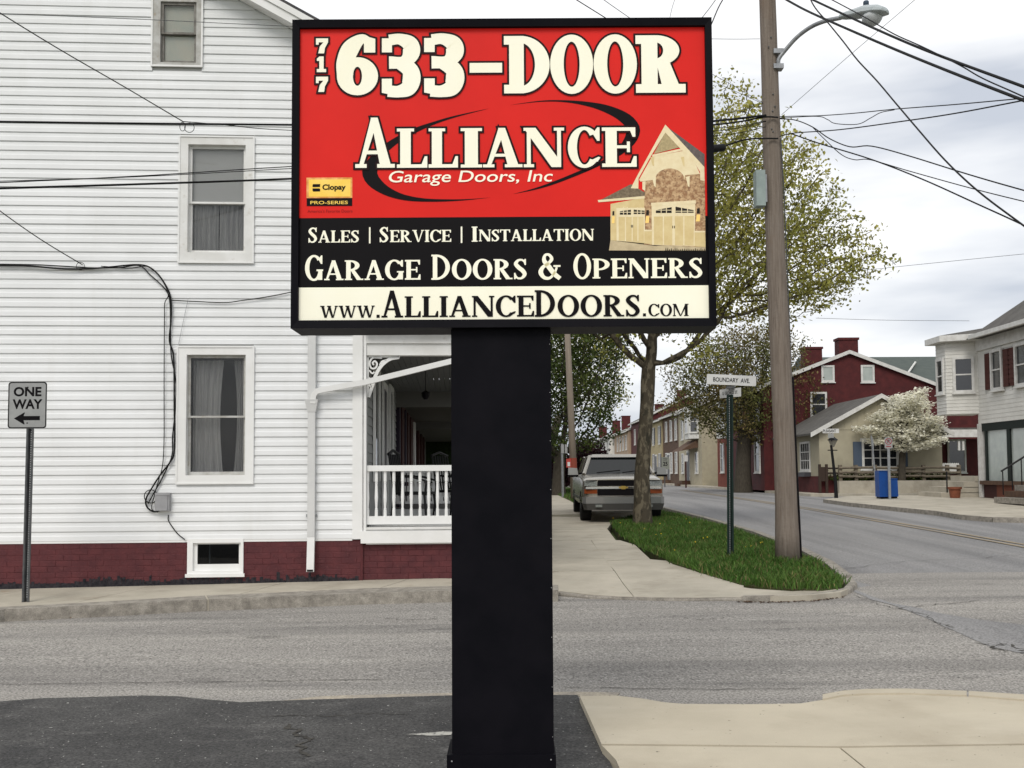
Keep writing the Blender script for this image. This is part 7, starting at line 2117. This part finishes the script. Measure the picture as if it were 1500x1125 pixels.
# stone steps at the shop with iron railings
stp = thing('entrance_steps', 'worn stone entrance steps with black iron railings at the right edge', 'steps', (15.9, 28.9, zS))
for i in range(4):
    mb = MB(); mb.box(15.35 + i * .33, XF + .02, 27.6, 31.2, zS - .05 + i * .19, zS + .13 + i * .19); mb.build('step', BRN if i % 2 else KERB, stp)
for yy in (31.0, 28.4):
    mb = MB()
    tops = [(15.5, zS + .95), (15.62, zS + 1.02), (16.75, zS + 1.72), (17.05, zS + 1.72)]
    mb.tube([(x, yy, z) for x, z in tops], .03, 6)
    rl = mb.build('railing', IRON, stp)
    mb = MB()
    for x in (15.55, 15.85, 16.15, 16.45, 16.75, 17.0):
        zt2 = np.interp(x, [p[0] for p in tops], [p[1] for p in tops]); mb.tube([(x, yy, zS + .1 + max(0, (x - 15.35) * .5)), (x, yy, zt2)], .018, 5)
    mb.build('railing_bars', IRON, rl)
# concrete steps beside the wall, planter
s2 = thing('garden_steps', 'pale concrete steps beside the terracotta planter', 'steps', (15.4, 36.6, zS))
q0, q1 = at(1370, 728, 36.5), at(1428, 728, 36.5)
for i in range(4):
    mb = MB(); mb.box(q0.x + i * .42, q1.x + .5, 36.0, 38.0, zS - .05 + i * .2, zS + .17 + i * .2); mb.build('step', CONC, s2)
mb = MB(); mb.tube([(q0.x + .25, 36.05, zS + .17), (q0.x + .25, 36.05, zS + .95)], .025, 6); mb.build('handrail_post', IRON, s2)
pp = at(1399, 727, 35.2)
pt = thing('planter', 'round terracotta planter in front of the concrete steps', 'planter', (pp.x, 35.2, zS))
TERR = mat('terracotta', (0.22, 0.075, 0.04), 0.8, (0.17, 0.06, 0.035), 8)
mb = MB(); mb.lathe([(.17, 0), (.20, .30), (.235, .31), (.24, .39), (.205, .39), (.19, .33)], pp.x, 35.2, zS, 18); mb.build('pot', TERR, pt, smooth=False)
mb = MB(); mb.lathe([(.195, .335), (.02, .345)], pp.x, 35.2, zS, 18); mb.build('soil', SOIL, pt)

# ------------------------------------------------------------------ garden wall, rail fence, picket panel
gw0, gw1 = at(1229, 717, 42.8), at(1424, 717, 42.8)
zg = g(18, 43) + .12
wl = thing('garden_wall', 'low pale concrete retaining wall under the rail fence', 'wall', (gw0.x, 42.8, zg))
mb = MB(); mb.box(gw0.x, gw1.x, 42.75, 43.05, zg - .1, at(1300, 704, 42.8).z); mb.build('wall_body', CONC, wl)
zt_w = at(1300, 704, 42.8).z
mb = MB(); mb.box(gw0.x + .05, gw1.x + 1.5, 43.051, CD - .31, zg - .1, zt_w - .03); mb.build('planting_bed', SOIL, wl)
FENCE = mat('weathered fence wood', (0.19, 0.16, 0.12), 0.9, (0.13, 0.11, 0.085), 6, stretch=(1, 1, .3)); FENCED = mat('dark fence wood', (0.05, 0.035, 0.028), 0.9)
fe = thing('rail_fence', 'weathered three-rail wooden fence on the low concrete wall', 'fence', (gw0.x, 43.2, zt_w))
posts = [1231, 1254, 1282, 1318, 1353, 1388, 1405]
for u in posts:
    p = at(u, 704, 43.2); mb = MB(); mb.box(p.x - .075, p.x + .075, 43.14, 43.26, zt_w - .02, at(u, 681, 43.2).z); mb.build('post', FENCE, fe)
for a, b in zip(posts, posts[1:]):
    for v in (685.5, 691.5, 698):
        p, q_ = at(a, v, 43.1), at(b, v, 43.1); mb = MB(); mb.tube([(p.x - .05, 43.12, p.z + random.uniform(-.03, .03)), (q_.x + .05, 43.12, q_.z + random.uniform(-.03, .03))], .055, 5); mb.build('rail', FENCE, fe)
gt = thing('garden_gate', 'small dark wooden gate left of the rail fence', 'gate', (at(1207, 705, 43).x, 43.3, zg))
for u in (1201, 1211):
    p = at(u, 704, 43.3); mb = MB(); mb.box(p.x - .05, p.x + .05, 43.25, 43.35, zg, at(u, 680, 43.3).z); mb.build('post', FENCED, gt)
p, q_ = at(1202, 705, 43.3), at(1210, 684, 43.3); mb = MB(); mb.box(p.x, q_.x, 43.28, 43.32, p.z, q_.z); mb.build('panel', FENCED, gt)
for v in (686, 693):
    p, q_ = at(1212, v, 43.3), at(1231, v, 43.3); mb = MB(); mb.tube([(p.x, 43.3, p.z), (q_.x, 43.3, q_.z)], .04, 5); mb.build('rail', FENCED, gt)
pk_ = thing('picket_fence', 'short white picket fence panel behind the rail fence', 'fence', (at(1388, 695, 45.6).x, 45.6, zg))
sl0 = None
for i in range(11):
    p = at(1378 + i * 2.6, 693, 45.6); w_ = .045
    z0_, z1_ = p.z, at(1378, 678, 45.6).z
    if sl0 is None:
        mb = MB(); mb.prism([(-w_, 0, 0), (w_, 0, 0), (w_, 0, z1_ - z0_ - .05), (0, 0, z1_ - z0_), (-w_, 0, z1_ - z0_ - .05)], [(-w_, .03, 0), (w_, .03, 0), (w_, .03, z1_ - z0_ - .05), (0, .03, z1_ - z0_), (-w_, .03, z1_ - z0_ - .05)])
        sl0 = mb.build('picket', OWT, pk_, local=True); bx_ = Vector((p.x, 45.6, z0_)) - Vector(pk_.location); sl0.matrix_basis = Matrix.Translation(bx_)
    else: inst(sl0, pk_, Matrix.Translation(Vector((p.x, 45.6, z0_)) - Vector(pk_.location)))
mb = MB(); p, q_ = at(1377, 684, 45.63), at(1406, 684, 45.63); mb.box(p.x, q_.x, 45.631, 45.66, p.z - .04, p.z + .04); mb.box(p.x, p.x + .1, 45.631, 45.72, zg, p.z); mb.box(q_.x - .1, q_.x, 45.631, 45.72, zg, p.z); mb.build('picket_rail', OWT, pk_)
# low shrubs in the bed
for i, u in enumerate((1240, 1262, 1300, 1345, 1372)):
    p = at(u, 702, 43.6 - .35); mb = MB()
    for _ in range(260):
        c = np.array([p.x, 43.36, zt_w + .12]) + RNG.normal(0, 1, 3) * np.array([.42, .10, .11]); c[2] = max(c[2], zt_w)
        a = RNG.normal(0, 1, 3); a /= np.linalg.norm(a); b = np.cross(a, RNG.normal(0, 1, 3)); b /= np.linalg.norm(b); c2 = np.cross(a, b); s = .07
        mb.face([tuple(c - b * s), tuple(c + c2 * s * .6), tuple(c + b * s), tuple(c - c2 * s * .6)])
    tag(mb.build('low_shrub', DKGREEN), 'low dark shrub at the fence foot, ' + ('leftmost, nearest the lamp post', 'just left of the edge-on sign', 'beside the no-parking sign', 'just right of the dogwood trunk', 'rightmost, nearest the garden steps')[i], 'shrub', 'low shrubs along the fence foot')

# ------------------------------------------------------------------ newspaper boxes, sign posts, lamp post
def news_box(u0, u1, vt, vb, d, label, m, k):
    p, q_ = at(u0, vb, d), at(u1, vt, d)
    zb2 = g(p.x, d) + .12
    t = thing('newspaper_box', label, 'newspaper box', ((p.x + q_.x) / 2, d, zb2), 0, 'newspaper boxes on the plaza')
    w2, hh = (q_.x - p.x) / 2, q_.z - zb2
    x = (p.x + q_.x) / 2
    mb = MB(); mb.prism([(x - w2, d, zb2 + .06), (x + w2, d, zb2 + .06), (x + w2, d + .42, zb2 + .06), (x - w2, d + .42, zb2 + .06)], [(x - w2, d + .05, zb2 + hh), (x + w2, d + .05, zb2 + hh), (x + w2, d + .42, zb2 + hh), (x - w2, d + .42, zb2 + hh)]); mb.build('cabinet', m, t)
    mb = MB(); mb.box(x - w2 + .03, x + w2 - .03, d + .03, d + .4, zb2, zb2 + .06); mb.build('base', INK, t)
    mb = MB(); mb.box(x - w2 * .96, x + w2 * .96, d + .03, d + .40, zb2 + hh + .001, zb2 + hh + .03); mb.build('hood', m, t)
    return t
BLUE = mat('bright blue box paint', (0.012, 0.062, 0.25), 0.4, (0.012, 0.055, 0.22), 5)
news_box(1289, 1301, 690.5, 736, 34.6, 'blue newspaper box, the taller one left of the no-parking post', BLUE, 0)
news_box(1301.5, 1315.5, 702, 736, 34.9, 'blue newspaper box, the lower one right of the no-parking post', BLUE, 1)
b0 = gp(1304, 736, .12); d_ = 34.3
t = thing('no_parking_sign', 'no-parking sign on a grey post behind the blue newspaper boxes', 'sign', (at(1304, 730, d_).x, d_, g(14, 34) + .12))
zb2 = g(14, 34) + .12; xx = at(1303, 700, d_).x
mb = MB(); mb.box(xx - .04, xx + .04, d_, d_ + .05, zb2, at(1301, 642, d_).z); mb.build('post', GALV, t)
p, q_ = at(1296, 657, d_ - .01), at(1307, 640.5, d_ - .01)
mb = MB(); plate(mb, rrect(p.x, q_.x, p.z, q_.z, .03, 3), d_ - .012, d_ - .006); pl = mb.build('plate', SIGNW, t)
cxx, czz, rr = (p.x + q_.x) / 2, p.z + (q_.z - p.z) * .63, (q_.x - p.x) * .43
mb = MB()
for i in range(24):
    a0, a1 = 2 * math.pi * i / 24, 2 * math.pi * (i + 1) / 24
    mb.face([(cxx + r_ * math.cos(a), d_ - .0135, czz + r_ * math.sin(a)) for r_, a in ((rr, a0), (rr, a1), (rr * .78, a1), (rr * .78, a0))])
s45 = math.sqrt(.5)
mb.face([(cxx - rr * .8 * s45 + .01, d_ - .0145, czz + rr * .8 * s45 + .01), (cxx + rr * .8 * s45 + .01, d_ - .0145, czz - rr * .8 * s45 + .01), (cxx + rr * .8 * s45 - .01, d_ - .0145, czz - rr * .8 * s45 - .01), (cxx - rr * .8 * s45 - .01, d_ - .0145, czz + rr * .8 * s45 - .01)])
mb.box(p.x + .05, q_.x - .05, d_ - .0135, d_ - .013, p.z + .05, p.z + .09)
mb.build('prohibition_ring', mat('faded red sign paint', (.26, .06, .07), .5), pl)
mb = MB(); put_text(mb, 'P', (cxx - rr * .32, d_ - .0138, czz - rr * .5), XX, NN, rr * .64, rr, 0.0, bold=.03); mb.build('legend', INK, pl)
# sign seen edge-on
t = thing('side_sign', 'sign seen nearly edge-on on a leaning grey post before the rail fence', 'sign', (at(1283, 716, 38.8).x, 38.8, zS))
p0, p1 = at(1284.5, 717, 38.8), at(1276.5, 640, 38.8)
mb = MB(); mb.tube([(p0.x, 38.8, zS), p1], .035, 6); mb.build('post', GALV, t)
a, b = at(1278, 662, 38.75), at(1274.5, 637, 38.75)
mb = MB(); mb.prism([(a.x, 38.70, a.z), (a.x + .1, 38.9, a.z + .1), (b.x + .18, 38.95, b.z - .2), (b.x + .06, 38.85, b.z)], [(a.x + .01, 38.68, a.z), (a.x + .11, 38.88, a.z + .1), (b.x + .19, 38.93, b.z - .2), (b.x + .07, 38.83, b.z)]); mb.build('plate', GALV, t)
# lamp post with PLEASANT blade
d_ = 35.6
b0 = at(1225, 729, d_); zb2 = g(b0.x, d_) + .12
t = thing('lamp_post', 'slim black lantern post carrying the PLEASANT street name blade', 'lamp post', (b0.x, d_, zb2))
tp = at(1217.5, 652, d_)
mb = MB(); mb.tube([(b0.x, d_, zb2 - .05), (b0.x - .01, d_, zb2 + .5), tuple(tp)], [.075, .06, .045], 8); mb.build('post', IRON, t)
mb = MB(); a, b = at(1212.5, 659.5, d_), at(1226.5, 659.5, d_); mb.tube([a, b], .02, 6); mb.build('ladder_bar', IRON, t)
mb = MB(); c_ = at(1220, 655, d_); mb.lathe([(.05, 0), (.165, .24), (.165, .25), (.02, .25)], c_.x, d_, c_.z, 4); lt = mb.build('lantern_glass', mat('dull lantern glass', (.25, .24, .2), .3), t)
mb = MB(); mb.lathe([(.20, .251), (.19, .27), (.06, .38), (.02, .42)], c_.x, d_, c_.z, 4); mb.build('lantern_cap', IRON, lt)
p, q_ = at(1205, 634.5, d_ - .3), at(1229, 628, d_ - .3)
mb = MB(); plate(mb, [(p.x, p.z), (q_.x, p.z), (q_.x, q_.z), (p.x, q_.z)], d_ - .3, d_ - .295); bl = mb.build('blade', SIGNB, t)
mb = MB(); put_text(mb, 'PLEASANT', (p.x + .02, d_ - .302, p.z + .03), XX, NN, (q_.x - p.x) * .78, (q_.z - p.z) * .65, 0.0, bold=.02); mb.build('legend', INK, bl)
p, q_ = at(1213, 641.5, d_ - .3), at(1221.5, 635, d_ - .3); mb = MB(); plate(mb, [(p.x, p.z), (q_.x, p.z), (q_.x, q_.z), (p.x, q_.z)], d_ - .29, d_ - .285); mb.build('blade', SIGNW, t)
mb = MB(); c2_ = at(1217.5, 640, d_ - .2); mb.tube([(c2_.x, d_ - .25, c_.z + .2), (c2_.x, d_ - .27, p.z + .4)], .02, 6); mb.build('blade_bracket', IRON, t)
# speed limit sign and a small red-topped sign farther up
d_ = 70.0
b0 = at(974, 714, d_); zb2 = g(b0.x, d_) + .12
t = thing('speed_limit_sign', 'SPEED LIMIT 25 sign on a dark post across the street', 'sign', (b0.x, d_, zb2))
mb = MB(); mb.box(b0.x - .04, b0.x + .04, d_, d_ + .04, zb2 - .1, at(974, 680, d_).z); mb.build('post', STEEL, t)
p, q_ = at(969, 687.5, d_), at(980, 669.5, d_)
mb = MB(); plate(mb, rrect(p.x, q_.x, p.z, q_.z, .03, 3), d_ - .012, d_ - .006); pl = mb.build('plate', mat('dull sign face', (.22, .23, .2), .6), t)
mb = MB(); w_, h_ = q_.x - p.x, q_.z - p.z
put_text(mb, '25', (p.x + w_ * .2, d_ - .014, p.z + h_ * .28), XX, NN, w_ * .6, h_ * .34, 0.0, bold=.03); put_text(mb, 'SPEED', (p.x + w_ * .2, d_ - .014, p.z + h_ * .83), XX, NN, w_ * .6, h_ * .1, 0.0); put_text(mb, 'LIMIT', (p.x + w_ * .25, d_ - .014, p.z + h_ * .69), XX, NN, w_ * .5, h_ * .1, 0.0); mb.build('legend', INK, pl)
d_ = 66.0; b0 = at(1005, 717, d_); zb2 = g(b0.x, d_) + .12
t = thing('parking_sign', 'narrow sign on a dark red post before the beige row house', 'sign', (b0.x, d_, zb2))
mb = MB(); mb.box(b0.x - .05, b0.x + .05, d_, d_ + .05, zb2 - .1, at(1005, 672, d_).z); mb.build('post', MAROON, t)
p, q_ = at(1002.5, 676, d_), at(1007.5, 667, d_); mb = MB(); mb.box(p.x, q_.x, d_ - .01, d_ - .004, p.z, q_.z); mb.build('plate', SIGNB, t)
# second utility pole, call box, traffic sign up the left side
d_ = 35.5; b0 = at(842, 727, d_); zb2 = g(b0.x, d_) + .1; tp = at(829, 440, d_)
t = thing('utility_pole', 'thin pale wooden utility pole with orange band behind the column', 'pole', (b0.x, d_, zb2))
mb = MB(); mb.tube([(b0.x, d_, zb2 - .1), (b0.x * .6 + tp.x * .4, d_, zb2 * .6 + tp.z * .4), tuple(tp)], [.14, .12, .10], 12); mb.build('shaft', mat('pale pole wood', (.24, .20, .16), .85, (.18, .15, .12), 5, stretch=(4, 4, .3)), t, smooth=True)
a, b = at(839.5, 687, d_), at(839, 671, d_)
mb = MB(); mb.tube([tuple(a), tuple(b)], [.145, .145], 12); mb.build('orange_band', mat('faded orange paint', (.25, .06, .04), .7), t)
p, q_ = at(829.5, 685, d_ - .05), at(836, 672, d_ - .05); 
mb = MB(); mb.box(p.x, q_.x, d_ - .15, d_ - .02, p.z, q_.z); cbx = mb.build('call_box', mat('red call box', (.42, .06, .05), .5), t)
mb = MB(); mb.box(p.x + .04, q_.x - .03, d_ - .158, d_ - .151, p.z + .05, q_.z - .12); mb.build('notice', SIGNB, cbx)
d_ = 40.0; b0 = at(824.5, 717, d_); zb2 = g(b0.x, d_) + .1
t = thing('traffic_sign', 'grey traffic signs on a steel post left of the thin pole', 'sign', (b0.x, d_, zb2))
mb = MB(); mb.tube([(b0.x, d_, zb2 - .1), tuple(at(823, 650, d_))], .05, 8); mb.build('post', GALV, t)
for u0, u1 in ((822, 826), (827.5, 831)):
    p, q_ = at(u0, 664, d_ - .06), at(u1, 651, d_ - .06); mb = MB(); mb.box(p.x, q_.x, d_ - .08, d_ - .07, p.z, q_.z); mb.build('plate', SIGNW, t)
